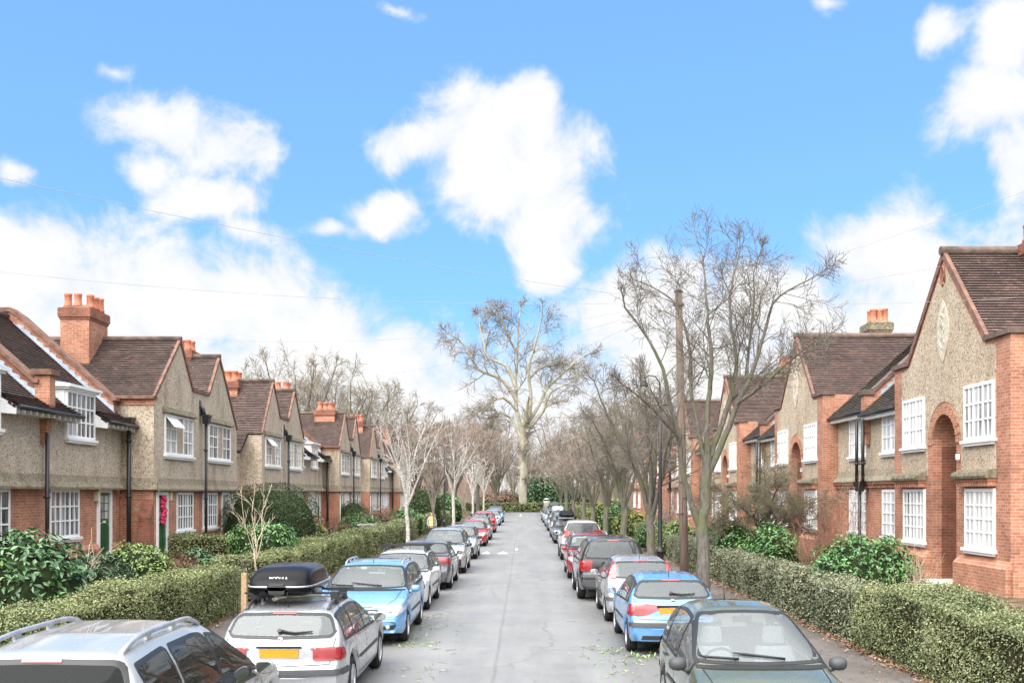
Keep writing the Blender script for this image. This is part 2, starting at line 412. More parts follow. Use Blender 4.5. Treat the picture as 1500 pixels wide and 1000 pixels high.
def door(par, F, org, u0, u1, z0, z1, mat, glazed=True, d=0.0, wreath=False):
    fr = MB(org)
    F.box(fr, u0, u0 + .1, d - .05, d + .06, z0, z1); F.box(fr, u1 - .1, u1, d - .05, d + .06, z0, z1)
    F.box(fr, u0 + .1, u1 - .1, d - .05, d + .055, z1 - .11, z1)
    dr = MB(org)
    a, b = u0 + .1, u1 - .1
    F.box(dr, a, b, d - .04, d + .006, z0 + .02, z1 - .11)
    for i in range(2):                                      # raised lower panels
        w = (b - a) / 2
        F.box(dr, a + i * w + .07, a + (i + 1) * w - .05, d, d + .02, z0 + .2, z0 + .95)
    dm = dr.build('door', mat, par)
    fr.build('door_frame', M['white'], dm)
    if glazed:
        g = MB(org); F.box(g, a + .09, b - .09, d, d + .011, z0 + 1.15, z1 - .2); g.build('door_glass', M['pane'], dm)
        bars = MB(org); m_ = (a + b) / 2
        F.box(bars, m_ - .012, m_ + .012, d + .003, d + .022, z0 + 1.15, z1 - .2)
        for k in (1, 2):
            z = z0 + 1.15 + (z1 - .2 - z0 - 1.15) * k / 3
            F.box(bars, a + .09, b - .09, d + .003, d + .02, z - .012, z + .012)
        bars.build('glazing_bar', mat, dm)
    h = MB(org); h.lathe([(.001, 0), (.03, .003), (.03, .03), (.001, .035)], F.P(a + .07, d + .03, z0 + 1.0), 10); F.box(h, (a + b) / 2 - .1, (a + b) / 2 + .1, d + .0, d + .024, z0 + 1.02, z0 + 1.09)
    h.build('door_handle', M['stone'], dm)
    if wreath:
        w = MB(org); rng = random.Random(3)
        for k in range(46):
            x = rng.uniform(-.2, .2); z = rng.uniform(-.55, .35); r = rng.uniform(.04, .075)
            w.lathe([(.001, -r), (r * .8, -r * .5), (r, 0), (r * .8, r * .5), (.001, r)], F.P((a + b) / 2 + x * (1 - abs(z) * .6), d + .07, z0 + 1.5 + z), 7)
        w.build('door_wreath', M['wreath'], dm)

def downpipe(par, F, org, u, d, z0, z1, hopper=True, r=.05):
    mb = MB(org)
    mb.tube([F.P(u, d, z0), F.P(u, d, z1)], r, 8)
    z = z0 + .6
    while z < z1 - .2:
        mb.tube([F.P(u, d, z - .035), F.P(u, d, z + .035)], r * 1.4, 8)
        F.box(mb, u - .1, u + .1, d - .07, d - .02, z - .02, z + .02); z += 1.75
    if hopper:
        vs = [F.P(u - .11, d - .1, z1 - .05), F.P(u + .11, d - .1, z1 - .05), F.P(u + .11, d + .1, z1 - .05), F.P(u - .11, d + .1, z1 - .05),
              F.P(u - .17, d - .1, z1 + .22), F.P(u + .17, d - .1, z1 + .22), F.P(u + .17, d + .15, z1 + .22), F.P(u - .17, d + .15, z1 + .22)]
        mb.box8(vs); F.box(mb, u - .19, u + .19, d - .1, d + .17, z1 + .22, z1 + .28)
    return mb.build('downpipe', M['blackpipe'], par)

def chimney(par, org, x0, x1, y0, y1, z0, z1, pots, mat='brick', pot_h=.5, pot_r=.125, slab='brick_dark', potmat='pot'):
    mb = MB(org); mb.box(x0, x1, y0, y1, z0, z1 - .32)
    st = mb.build('chimney', M[mat], par)
    cb = MB(org)
    cb.box(x0 - .03, x1 + .03, y0 - .03, y1 + .03, z1 - .38, z1 - .30)
    cb.box(x0 - .065, x1 + .065, y0 - .065, y1 + .065, z1 - .30, z1 - .03)
    cb.box(x0 - .05, x1 + .05, y0 - .05, y1 + .05, z1 - .03, z1)
    vs = [(x0, y0, z1), (x1, y0, z1), (x1, y1, z1), (x0, y1, z1)]; ins = [(x0 + .15, y0 + .15, z1 + .1), (x1 - .15, y0 + .15, z1 + .1), (x1 - .15, y1 - .15, z1 + .1), (x0 + .15, y1 - .15, z1 + .1)]
    cb.add(vs + ins, [(4, 5, 6, 7), (0, 1, 5, 4), (1, 2, 6, 5), (2, 3, 7, 6), (3, 0, 4, 7)])
    cb.build('chimney_cap', M[slab], st)
    for (px, py) in pots:
        p = MB(org); h = pot_h * random.uniform(.94, 1.04); r = pot_r
        p.lathe([(r * 1.1, .02), (r * 1.12, .1), (r * .98, .13), (r * .88, h - .09), (r * 1.02, h - .07), (r * 1.04, h), (r * .85, h + .005), (r * .8, h - .2), (.001, h - .21)], (px, py, z1 + .02), 14)
        p.build('chimney_pot', M[potmat], st)

def wedge_skirt(mb, F, u0, u1, z, out=.16, h=.4, d0=0.0):
    F.uprism(mb, [(d0, z), (d0 + out, z), (d0 + out, z + .03), (d0 + out * .35, z + h * .45), (d0, z + h)], u0, u1)

ML, MR = -1, 1
GABLE_L = dict(X=-11.7)

# ---------------- left side -------------------------------------------------
def left_gable_pair(name, label, u0, u1, a1, a2, near_z, far_z, door_at, catslide=None, door_mat='green_door', wreath=False, detail=True, chim=None):
    X = -11.7; F = Fac(X, 1); org = (X, (u0 + u1) / 2, .6)
    root = empty(name, org); tag(root, label, 'house')
    za, zv, D = 8.14, 6.62, -6.2
    sl = (za - near_z) / (a1 - u0)
    v1 = a1 + (za - zv) / 1.15; v2 = a2 - (za - zv) / 1.15
    zb = 3.08
    b = MB(org); F.box(b, u0, u1, D, -.02, .2, zb); b.build('brick_wall', M['brick_orange'], root)
    p = MB(org); F.box(p, u0 + 1.4, u1, -.02, .1, .2, 1.35); F.uprism(p, [(-.02, 1.35), (.1, 1.35), (-.02, 1.48)], u0 + 1.4, u1); p.build('plinth', M['brick'], root)
    poly = [(u0, zb), (u1, zb), (u1, far_z), (a2, za), (v2, zv), (v1, zv), (a1, za), (u0, near_z)]
    r = MB(org); F.prism(r, poly, D, 0)
    r.build('rendered_wall', M['dash'], root)
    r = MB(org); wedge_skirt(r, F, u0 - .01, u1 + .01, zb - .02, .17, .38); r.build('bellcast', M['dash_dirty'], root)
    lg = MB(org); F.box(lg, u0 - .03, u1 + .03, 0, .185, zb - .055, zb - .021); lg.build('drip_ledge', M['ledge'], root)
    # return wall skirt + brick eaves course on the near side
    if not catslide:
        e = MB(org)
        x0, x1 = X - 1.35, X + .03
        e.box(x0, x1, u0 - .03, u0 - .002, near_z - .25, near_z - .06)
        e.build('eaves_course', M['brick'], root)
        e = MB(org); e.box(x0, x1 + .02, u0 - .16, u0 + .2, near_z - .06, near_z + .03); e.build('parapet', M['coping'], root)
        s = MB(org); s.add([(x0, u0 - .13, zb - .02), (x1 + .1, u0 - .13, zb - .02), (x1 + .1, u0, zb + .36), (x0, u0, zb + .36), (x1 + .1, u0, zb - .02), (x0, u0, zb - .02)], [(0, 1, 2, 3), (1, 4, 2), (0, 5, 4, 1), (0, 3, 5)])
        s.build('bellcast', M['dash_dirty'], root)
        if detail:
            bt = MB(org); bt.add([(x1 - .38, u0 - .42, .2), (x1 - .03, u0 - .42, .2), (x1 - .03, u0, .2), (x1 - .38, u0, .2), (x1 - .38, u0 - .34, 2.2), (x1 - .03, u0 - .34, 2.2), (x1 - .03, u0, 2.75), (x1 - .38, u0, 2.75)],
                             [(0, 3, 2, 1), (4, 5, 6, 7), (0, 1, 5, 4), (1, 2, 6, 5), (2, 3, 7, 6), (3, 0, 4, 7)])
            bt.build('buttress', M['brick_dark'], root)
    # roofs
    rf = MB(org); e = .05
    if catslide:
        cu, cz = catslide
        roof_slope(rf, F.P(u0 - .03, -.55, near_z), F.P(u0 - .03, D, near_z), F.P(a1, D, za + e), F.P(a1, -.55, za + e)) if False else None
        roof_slope(rf, F.P(u0 - .05, -.02, near_z), F.P(u0 - .05, D, near_z), F.P(a1, D, za + .02), F.P(a1, -.02, za + .02))
        roof_slope(rf, F.P(cu, -.62, cz), F.P(cu, D, cz), F.P(u0 - .05, D, near_z), F.P(u0 - .05, -.62, near_z))
        w = MB(org); F.box(w, cu + .45, u0 - .01, D, -.95, .2, cz + .1); w.build('link_wall', M['dash'], root)
        w = MB(org); F.box(w, cu + .38, cu + .448, -1.02 + .0, -.95 + .0, .2, zb); w.build('corner_pier', M['brick'], root)
        gt = MB(org); gt.box(X + D, X - .6, cu - .1, cu + .02, cz - .12, cz - .02); gt.build('gutter', M['blackpipe'], root)
        for k in range(5):
            q = MB(org); q.box(X - .95 - k * .4, X - .85 - k * .4, cu - .0, cu + .4, cz - .2, cz - .125); q.build('rafter_end', M['white'], root)
    else:
        roof_slope(rf, F.P(u0 - .05, -.02, near_z - .0), F.P(u0 - .05, D, near_z - .0), F.P(a1, D, za + .02), F.P(a1, -.02, za + .02))
    roof_slope(rf, F.P(v1, D, zv), F.P(v1, -.02, zv), F.P(a1, -.02, za + .02), F.P(a1, D, za + .02))
    roof_slope(rf, F.P(v2, -.02, zv), F.P(v2, D, zv), F.P(a2, D, za + .02), F.P(a2, -.02, za + .02))
    roof_slope(rf, F.P(u1 + .05, D, far_z), F.P(u1 + .05, -.02, far_z), F.P(a2, -.02, za + .02), F.P(a2, D, za + .02))
    roof = rf.build('roof', M['tile'], root)
    for a in (a1, a2): rd = MB(org); rd.tube([F.P(a, .06, za + .05), F.P(a, D, za + .05)], .1, 8); rd.build('ridge', M['ridge'], roof)
    # verge tiles along the rakes
    vg = MB(org)
    for (ua, zA, ub, zB) in ((u0, near_z, a1, za), (a1, za, v1, zv), (v2, zv, a2, za), (a2, za, u1, far_z)):
        d_ = Vector((ub - ua, zB - zA)); nn = Vector((-d_.y, d_.x)).normalized()
        if nn.y < 0: nn = -nn
        F.prism(vg, [(ua - nn.x * .05, zA - nn.y * .05), (ub - nn.x * .05, zB - nn.y * .05), (ub + nn.x * .055, zB + nn.y * .055), (ua + nn.x * .055, zA + nn.y * .055)], -.05, .05)
    F.box(vg, v1 - .03, v2 + .03, -.2, .05, zv - .07, zv + .06)
    vg.build('verge', M['coping'], roof)
    # windows
    m1, m2 = a1 - .12, a2 - .0
    for i, m_ in enumerate((m1, m2)):
        window(root, F, org, m_ - 1.4, m_ + 1.4, 4.22, 5.55, 2, 3, 2, post=.62, d=.012, openlight=(detail and i == 0))
        h = MB(org); F.uprism(h, [(0, 5.57), (.17, 5.57), (.17, 5.6), (0, 5.78)], m_ - 1.55, m_ + 1.55); h.build('hood', M['ledge'], root)
    mid = (u0 + u1) / 2
    dn = downpipe(root, F, org, mid - .05, .22, .4, 5.5)
    sp = MB(org); sp.tube([F.P(mid - .05, -.02, 6.05), F.P(mid - .05, .1, 6.0), F.P(mid - .05, .17, 5.7)], .07, 8); F.uprism(sp, [(0, 5.75), (.08, 5.75), (.02, 6.3), (0, 6.3)], mid - .14, mid + .04)
    sp.build('spout', M['blackpipe'], root)
    if door_at == 'near':
        ds = [u0 + .25, u1 - 2.1]
        wins = [(a1 - .3, a1 + 1.35), (a2 - 2.0, a2 - .3)]
        wins.append((u1 - 1.0, u1 - .3))
    else:
        ds = [u0 + .25, u1 - 1.35]
        wins = [(a1 - .3, a1 + 1.35), (a2 - 1.6, a2 + .1)]
    for i, du in enumerate(ds):
        door(root, F, org, du, du + .98, 1.0, 3.0, M[door_mat if i == 0 else 'black_door'], d=-.02, wreath=(wreath and i == 0))
        lb = MB(org); F.box(lb, du + 1.07, du + 1.19, -.02, .1, 2.72, 2.98); lb.build('porch_light', M['cream_box'], root)
    for (wa, wb) in wins: window(root, F, org, wa, wb, 1.68, 2.98, 3 if wb - wa > 1 else 1, 3, 2, d=-.008)
    if chim:
        for c in chim: chimney(root, org, *c)
    return root

def left_terrace(name, label, u0, u1, mid, wins_u, wins_l, doors, detail=True):
    X = -12.7; F = Fac(X, 1); org = (X, (u0 + u1) / 2, .6)
    root = empty(name, org); tag(root, label, 'house')
    D = -8.4; zb = 3.12
    rz = lambda d: 5.37 - .885 * d
    b = MB(org); F.box(b, u0, u1, D, -.04, .2, zb); b.build('brick_wall', M['brick_orange'], root)
    segs = []; cur = u0
    for (a, c) in sorted(doors): segs.append((cur, a - .02)); cur = c + .02
    segs.append((cur, u1))
    for (a, c) in segs:
        if c - a > .3:
            p = MB(org); F.box(p, a, c, -.04, .12, .2, 1.3); F.uprism(p, [(-.04, 1.3), (.12, 1.3), (-.04, 1.45)], a, c); p.build('plinth', M['brick'], root)
    r = MB(org); F.uprism(r, [(D, zb), (0, zb), (0, 5.3), (-3.45, rz(-3.45) - .08), (D, 5.3)], u0, u1)
    r.build('rendered_wall', M['dash'], root)
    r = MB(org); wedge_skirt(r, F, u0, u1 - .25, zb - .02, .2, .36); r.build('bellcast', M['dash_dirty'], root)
    lg = MB(org); F.box(lg, u0, u1 - .22, 0, .22, zb - .06, zb - .021); lg.build('drip_ledge', M['ledge'], root)
    rf = MB(org)
    roof_slope(rf, F.P(u0, -.66, rz(-.66)), F.P(u1, -.66, rz(-.66)), F.P(u1, -3.45, rz(-3.45)), F.P(u0, -3.45, rz(-3.45)))
    roof_slope(rf, F.P(u0, D, 5.3), F.P(u1, D, 5.3), F.P(u1, -3.45, rz(-3.45)), F.P(u0, -3.45, rz(-3.45)))
    cur = u0; low = []
    for (a, c) in sorted(wins_u): low.append((cur, a - .04)); cur = c + .04
    low.append((cur, u1))
    for (a, c) in low:
        if c - a < .15: continue
        roof_slope(rf, F.P(a, -.02, rz(-.02)), F.P(c, -.02, rz(-.02)), F.P(c, -.66, rz(-.66)), F.P(a, -.66, rz(-.66)))
        roof_slope(rf, F.P(a - .05, .46, rz(.3) + .0), F.P(c + .05, .46, rz(.3)), F.P(c, -.02, rz(-.02)), F.P(a, -.02, rz(-.02)))
    roof = rf.build('roof', M['tile'], root)
    rd = MB(org); rd.tube([F.P(u0, -3.45, rz(-3.45) + .05), F.P(u1, -3.45, rz(-3.45) + .05)], .1, 8); rd.build('ridge', M['ridge'], roof)
    for (a, c) in low:
        if c - a < .3: continue
        g = MB(org); g.tube([F.P(a - .06, .51, rz(.3) - .06), F.P(c + .06, .51, rz(.3) - .06)], .06, 8); g.build('gutter', M['blackpipe'], root)
        for x in (a - .03, c - .02):
            br = MB(org); F.uprism(br, [(0, rz(.3) - .2), (.42, rz(.3) - .24), (.45, rz(.3) - .06), (0, rz(.0) - .06), (-.3, rz(-.3) - .04), (-.3, rz(-.3) - .2)], x, x + .05); br.build('eaves_board', M['white'], root)
        n = max(2, int((c - a) / .32))
        for k in range(n):
            u = a + (c - a) * (k + .5) / n
            br = MB(org); F.box(br, u - .035, u + .035, .01, .4, rz(.3) - .19, rz(.3) - .1); br.build('eaves_bracket', M['white'], root)
    for (a, c) in wins_u:
        cm = MB(org)
        F.uprism(cm, [(.0, 5.2), (.0, 5.84), (-.6, 5.84)], a - .035, a - .002); F.uprism(cm, [(.0, 5.2), (.0, 5.84), (-.6, 5.84)], c + .002, c + .035)
        F.box(cm, a - .1, c + .1, -.62, .14, 5.84, 5.9); F.box(cm, a - .16, c + .16, -.66, .22, 5.9, 5.97)
        dm = cm.build('dormer_cornice', M['white'], root)
        ld = MB(org); F.uprism(ld, [(-1.0, 5.97), (.2, 5.97), (.2, 5.985), (-1.0, 6.2)], a - .13, c + .13); ld.build('dormer_roof', M['lead'], dm)
        window(root, F, org, a, c, 4.5, 5.84, 3, 3, 2, d=.03)
    for (a, c) in wins_l: window(root, F, org, a, c, 1.72, 3.06, 3, 3, 2, d=-.02)
    for i, (a, c) in enumerate(doors):
        door(root, F, org, a, c, 1.03, 3.08, M['green_door'], d=-.03)
        lb = MB(org); F.box(lb, a - .2, a - .06, -.04, .1, 2.72, 3.0); lb.build('porch_light', M['cream_box'], root)
    for u in ([mid] if mid else []) + [u1 - .16]:
        pp = MB(org)
        lift = .36; w = .16
        F.uprism(pp, [(-3.9, 5.5), (-.12, 5.5), (-.12, rz(-.12) + lift), (-3.0, rz(-3.0) + lift), (-3.35, rz(-3.25) + lift), (-3.9, rz(-3.25) + lift)], u - w, u + w)
        par = pp.build('party_parapet', M['brick_dark'] if u == mid else M['brick'], root)
        cp = MB(org); t = .12
        F.uprism(cp, [(-.0, rz(-.12) + lift - .0), (-.12, rz(-.12) + lift + .003), (-3.0, rz(-3.0) + lift + .003), (-3.35, rz(-3.25) + lift + .003), (-4.0, rz(-3.25) + lift + .003), (-4.0, rz(-3.25) + lift + t), (-3.32, rz(-3.25) + lift + t + .02), (-2.97, rz(-3.0) + lift + t), (-.12, rz(-.12) + lift + t), (.0, rz(-.12) + lift + t - .02)], u - w - .07, u + w + .07)
        cp.build('coping', M['coping'], par)
        fl = MB(org)                                        # stepped lead flashing beside the parapet
        d = -.1
        while d > -3.0:
            F.uprism(fl, [(d, rz(d) + .03), (d - .2, rz(d - .2) + .03), (d - .2, rz(d - .2) + .13), (d, rz(d - .2) + .05)], u - w - .012, u - w - .001); d -= .2
        d = -.1
        F.uprism(fl, [(-.05, rz(-.05) + .045), (-3.2, rz(-3.2) + .045), (-3.2, rz(-3.2) + .06), (-.05, rz(-.05) + .06)], u - w - .12, u - w - .013)
        fl.build('flashing', M['lead'], par)
        if u == mid:
            q = MB(org); F.box(q, u - .16, u + .16, -.118, .28, 4.9, 6.05); F.box(q, u - .13, u + .13, 0.001, .2, 4.55, 4.9); F.box(q, u - .1, u + .1, .001, .12, 4.25, 4.55)
            q.build('corbelled_pier', M['brick'], par)
            q = MB(org); F.box(q, u - .24, u + .24, -.2, .36, 6.053, 6.2); q.build('pier_cap', M['coping'], par)
    if mid: downpipe(root, F, org, mid - .3, .28, .5, 4.5, False, .055)
    downpipe(root, F, org, u1 - .14, .30, .5, 5.05, True, .07)
    return root

# ---------------- right side ------------------------------------------------
def right_gable(name, label, ua, detail=True, chim=None, plaque=True):
    X = 10.8; F = Fac(X, -1); org = (X, ua, .5)
    u0, u1 = ua - 3.6, ua + 3.5
    root = empty(name, org); tag(root, label, 'house')
    za, zk, hw, D = 9.1, 6.6, 2.4, -6.5
    arch = [(ua - .75 * math.cos(t), 4.2 + .78 * math.sin(t)) for t in np.linspace(0, PI, 15)]
    gab = [(u1, zk - .1), (ua + hw, zk), (ua, za), (ua - hw, zk), (u0, zk - .1)]
    b = MB(org)
    F.prism(b, [(u0, .2), (ua - .75, .2)] + arch + [(ua + .75, .2), (u1, .2)] + gab, -2.3, 0)
    F.prism(b, [(u0, .2), (u1, .2)] + gab, D, -2.302)
    b.build('brick_wall', M['brick'], root)
    for a, c in ((u0 - .06, ua - .9), (ua + .9, u1 + .06)):
        pl = MB(org); F.box(pl, a, c, 0.001, .16, .2, 1.25); F.uprism(pl, [(.001, 1.25), (.16, 1.25), (.001, 1.42)], a, c)
        if a < ua - 1: pl.box(X - .02, X + 6, u0 - .16, u0 - .001, .2, 1.25)
        pl.build('plinth', M['brick_orange'], root)
    # brick arch ring and jambs
    ar = MB(org); n = 14
    for k in range(n):
        t0, t1 = PI * k / n + .012, PI * (k + 1) / n - .012
        q = [(ua - r * math.cos(t), 4.2 + r * 1.03 * math.sin(t)) for r, t in ((.752, t0), (.752, t1), (1.02, t1), (1.02, t0))]
        F.prism(ar, q, .0, .03)
    ar.build('arch', M['brick_orange'], root)
    # pebbledash panels
    ul, ur = u0 + .70, u1 - .60
    A2 = [(ua - 1.06 * math.cos(t), 4.2 + 1.1 * math.sin(t)) for t in np.linspace(0, PI, 15)]
    s = (za - zk) / hw
    off = .24
    r = MB(org)
    F.prism(r, [(ul, 3.42), (ua - 1.06, 3.42)] + A2 + [(ua + 1.06, 3.42), (ur, 3.42), (ur, 6.35), (ua + hw - .12, 6.46), (ua + .1, za - off * 1.55), (ua - .1, za - off * 1.55), (ua - hw + .12, 6.46), (ul, 6.35)], -.05, .018)
    r.build('rendered_panel', M['dash_warm'], root)
    # ledges with dentils under the panels
    for a, c in ((ul - .08, ua - 1.12), (ua + 1.12, ur + .08)):
        h = MB(org); F.uprism(h, [(0.002, 3.30), (.29, 3.30), (.31, 3.36), (.28, 3.45), (.15, 3.49), (.019, 3.52)], a, c); hd = h.build('ledge', M['ledge'], root)
        dn = MB(org); F.box(dn, a + .04, c - .04, .002, .22, 3.23, 3.298)
        k = a + .06
        while k < c - .12: F.box(dn, k, k + .075, .002, .2, 3.11, 3.228); k += .15
        dn.build('dentil_course', M['brick_orange'], hd)
    wl = (ua - 2.88, ua - 1.32); wr = (ua + 1.2, ua + 2.72)
    for a, c in (wl, wr):
        window(root, F, org, a, c, 4.22, 5.55, 3, 3, 2, d=.03)
        window(root, F, org, a, c, 1.64, 3.06, 3, 4, 2, d=.012)
    # deep entrance: side lamp, door at the back
    door(root, Fac(X + 2.3, -1), org, ua - .5, ua + .5, .72, 2.75, M['black_door'], d=.0)
    for a, c in ((ua - .75, ua - .728), (ua + .728, ua + .75)): pw = MB(org); F.box(pw, a, c, -2.29, -.24, .7, 4.19); pw.build('porch_shade_lining', M['porch_brick'], root)  # added panels whose dark tone paints shade into the recess
    pw = MB(org); F.box(pw, ua - .727, ua + .727, -2.3, -2.26, 2.8, 4.19); pw.build('porch_shade_lining', M['porch_brick'], root)
    st = MB(org); F.box(st, ua - .726, ua + .726, -2.29, .45, .2, .7); F.box(st, ua - .9, ua + .9, .0, .75, .2, .5); st.build('step', M['stone'], root)
    lp = MB(org); F.box(lp, ua - 1.02, ua - .95, .03, .11, 3.78, 3.92); lp.build('porch_light', M['white'], root)
    # vertical rib under the plaque
    if plaque:
        q = MB(org)
        pts = [(ua + .36 * math.sin(PI * (k / 20)) ** .8, 6.3 + 1.6 * k / 20) for k in range(21)] + [(ua - .36 * math.sin(PI * (k / 20)) ** .8, 6.3 + 1.6 * k / 20) for k in range(19, 0, -1)]
        F.prism(q, pts, .0, .045)
        rng = random.Random(5)
        for k in range(16):
            z = 6.62 + k * .066; w = .28 * math.sin(PI * (z - 6.3) / 1.6)
            u = ua + rng.uniform(-w, w) * .5
            q.tube([F.P(u, .045, z), F.P(u + rng.uniform(-.06, .06), .05, z + .08), F.P(u + rng.uniform(-.08, .08), .042, z + .17)], [.012, .026, .01], 6)
        q.lathe([(.001, -.07), (.04, -.04), (.05, 0), (.04, .04), (.001, .07)], F.P(ua, .05, 7.52), 10)
        q.build('relief_plaque', M['plaque'], root)
        o = MB(org); o.tube([F.P(ua - .09, .03, 8.35), F.P(ua - .09, .03, 8.6), F.P(ua - .06, .03, 8.72), F.P(ua, .03, 8.77), F.P(ua + .06, .03, 8.72), F.P(ua + .09, .03, 8.6), F.P(ua + .09, .03, 8.35), F.P(ua, .03, 8.28)], .04, 6)
        F.box(o, ua - .08, ua + .08, .0, .012, 8.34, 8.72)
        o.build('vent_slot', M['brick_dark'], root)
    # roof
    rf = MB(org)
    roof_slope(rf, F.P(u0 + .1, -.03, zk - .25 - .6), F.P(u0 + .1, D, zk - .25 - .6), F.P(ua, D, za + .02), F.P(ua, -.03, za + .02)) if False else None
    roof_slope(rf, F.P(ua - hw - .02, -.02, zk - .02), F.P(ua - hw - .02, D, zk - .02), F.P(ua, D, za + .02), F.P(ua, -.02, za + .02))
    roof_slope(rf, F.P(u0 - .2, -.34, zk - .95), F.P(u0 - .2, D, zk - .95), F.P(ua - hw - .02, D, zk - .02), F.P(ua - hw - .02, -.34, zk - .02))
    roof_slope(rf, F.P(ua + hw + .02, -.02, zk - .02), F.P(ua + hw + .02, D, zk - .02), F.P(ua, D, za + .02), F.P(ua, -.02, za + .02))
    roof_slope(rf, F.P(u1 + .2, D, zk - .95), F.P(u1 + .2, -.34, zk - .95), F.P(ua + hw + .02, -.34, zk - .02), F.P(ua + hw + .02, D, zk - .02))
    roof = rf.build('roof', M['tile'], root)
    rd = MB(org); rd.tube([F.P(ua, .1, za + .07), F.P(ua, D, za + .07)], .12, 8); rd.build('ridge', M['ridge'], roof)
    vg = MB(org)
    for sg in (-1, 1):
        ub = ua + sg * hw; nn = Vector((sg * (za - zk), hw)).normalized()
        F.prism(vg, [(ub - nn.x * .09, zk - nn.y * .09), (ua, za - .13), (ua, za + .09), (ub + nn.x * .07, zk + nn.y * .07)], -.05, .05)
    vg.build('verge', M['coping'], roof)
    for a, c in ((u0 - .06, ua - hw + .02), (ua + hw - .02, u1 + .06)):
        kn = MB(org); F.box(kn, a, c, -.42, .09, zk - .1, zk + .02); kn.build('parapet_cap', M['ridge'], root)
    if chim:
        for c in chim: chimney(root, org, *c)
    return root

def right_link(name, label, u0, u1, mid, detail=True):
    X = 11.35; F = Fac(X, -1); org = (X, (u0 + u1) / 2, .5)
    root = empty(name, org); tag(root, label, 'house')
    D = -8.6; rz = lambda d: 5.95 - .9 * d
    b = MB(org); F.box(b, u0, u1, D, 0, .2, 3.3); b.build('brick_wall', M['brick_orange'], root)
    F2 = Fac(X - .22, -1)
    bn = MB(org); F2.box(bn, u0, mid + .3, -.21, 0, .2, 3.3); bn.build('brick_front', M['brick_orange'], root)
    r = MB(org); F.uprism(r, [(D, 3.3), (0, 3.3), (0, 5.75), (-4, rz(-4) - .1), (D, 5.7)], u0, u1)
    F2.box(r, u0, mid + .3, -.21, 0, 3.3, 5.72)
    r.build('rendered_wall', M['dash_warm'], root)
    for Fx, a, c in ((F, mid + .3, u1), (F2, u0, mid + .3)): r = MB(org); wedge_skirt(r, Fx, a, c, 3.32, .2, .4); r.build('bellcast', M['dash_dirty'], root)
    dn = MB(org)
    for Fx, a, c in ((F2, u0, mid + .3), (F, mid + .32, u1)):
        Fx.box(dn, a, c, .002, .16, 3.24, 3.318)
        k = a + .05
        while k < c - .1: Fx.box(dn, k, k + .075, .002, .11, 3.13, 3.238); k += .15
    dn.build('dentil_course', M['brick'], root)
    rf = MB(org)
    for a, c, e in ((u0, mid, .5), (mid, u1, .32)):
        roof_slope(rf, F.P(c, e, rz(e)), F.P(a, e, rz(e)), F.P(a, -4, rz(-4)), F.P(c, -4, rz(-4)))
    roof_slope(rf, F.P(u0, D, 5.6), F.P(u1, D, 5.6), F.P(u1, -4, rz(-4)), F.P(u0, -4, rz(-4)))
    roof = rf.build('roof', M['tile_grey'], root)
    rd = MB(org); rd.tube([F.P(u0, -4, rz(-4) + .05), F.P(u1, -4, rz(-4) + .05)], .1, 8); rd.build('ridge', M['ridge'], roof)
    for a, c, e in ((u0, mid, .5), (mid, u1, .32)):
        g = MB(org); g.tube([F.P(a, e + .05, rz(e) - .06), F.P(c, e + .05, rz(e) - .06)], .06, 8); g.build('gutter', M['blackpipe'], root)
        f = MB(org); F.box(f, a, c, e - .2, e - .02, rz(e) - .22, rz(e) - .1); f.build('fascia', M['white'], root)
    pp = MB(org); lift = .34
    F.uprism(pp, [(-4.4, 5.7), (.1, 5.7), (.1, rz(.1) + lift), (-4.0, rz(-4.0) + lift), (-4.4, rz(-4.0) + lift)], mid - .16, mid + .16); F.box(pp, mid - .16, mid + .16, .1, .42, 4.9, rz(.1) + lift - .1); F.box(pp, mid - .13, mid + .13, .23, .34, 4.5, 4.9)
    par = pp.build('party_parapet', M['brick'], root)
    cp = MB(org); F.uprism(cp, [(.1, rz(.1) + lift + .003), (-4.0, rz(-4) + lift + .003), (-4.5, rz(-4) + lift + .003), (-4.5, rz(-4) + lift + .13), (-3.95, rz(-4) + lift + .13), (.1, rz(.1) + lift + .13)], mid - .23, mid + .23)
    F.box(cp, mid - .23, mid + .23, .102, .48, rz(.1) + lift - .098, rz(.1) + lift + .07); cp.build('coping', M['ridge'], par)
    fl = MB(org); d = -.1
    while d > -3.6:
        F.uprism(fl, [(d, rz(d) + .03), (d - .2, rz(d - .2) + .03), (d - .2, rz(d - .2) + .13), (d, rz(d - .2) + .05)], mid - .172, mid - .161); d -= .2
    fl.build('flashing', M['lead'], par)
    for a, c, lt, fx in ((u0 + .45, u0 + 1.9, 2, F2), (mid + .55, mid + 2.6, 4, F)):
        window(root, fx, org, a, c, 4.2, 5.5, lt, 3, 2, d=.0); window(root, fx, org, a, c, 1.64, 3.06, lt, 4, 2, d=.0)
    downpipe(root, F, org, mid - .34, .53, 3.3, 5.3, False, .055); downpipe(root, F, org, mid + .26, .53, 3.3, 5.3, False, .055); downpipe(root, F, org, mid - .04, .53, .5, 3.05, True, .055)
    return root
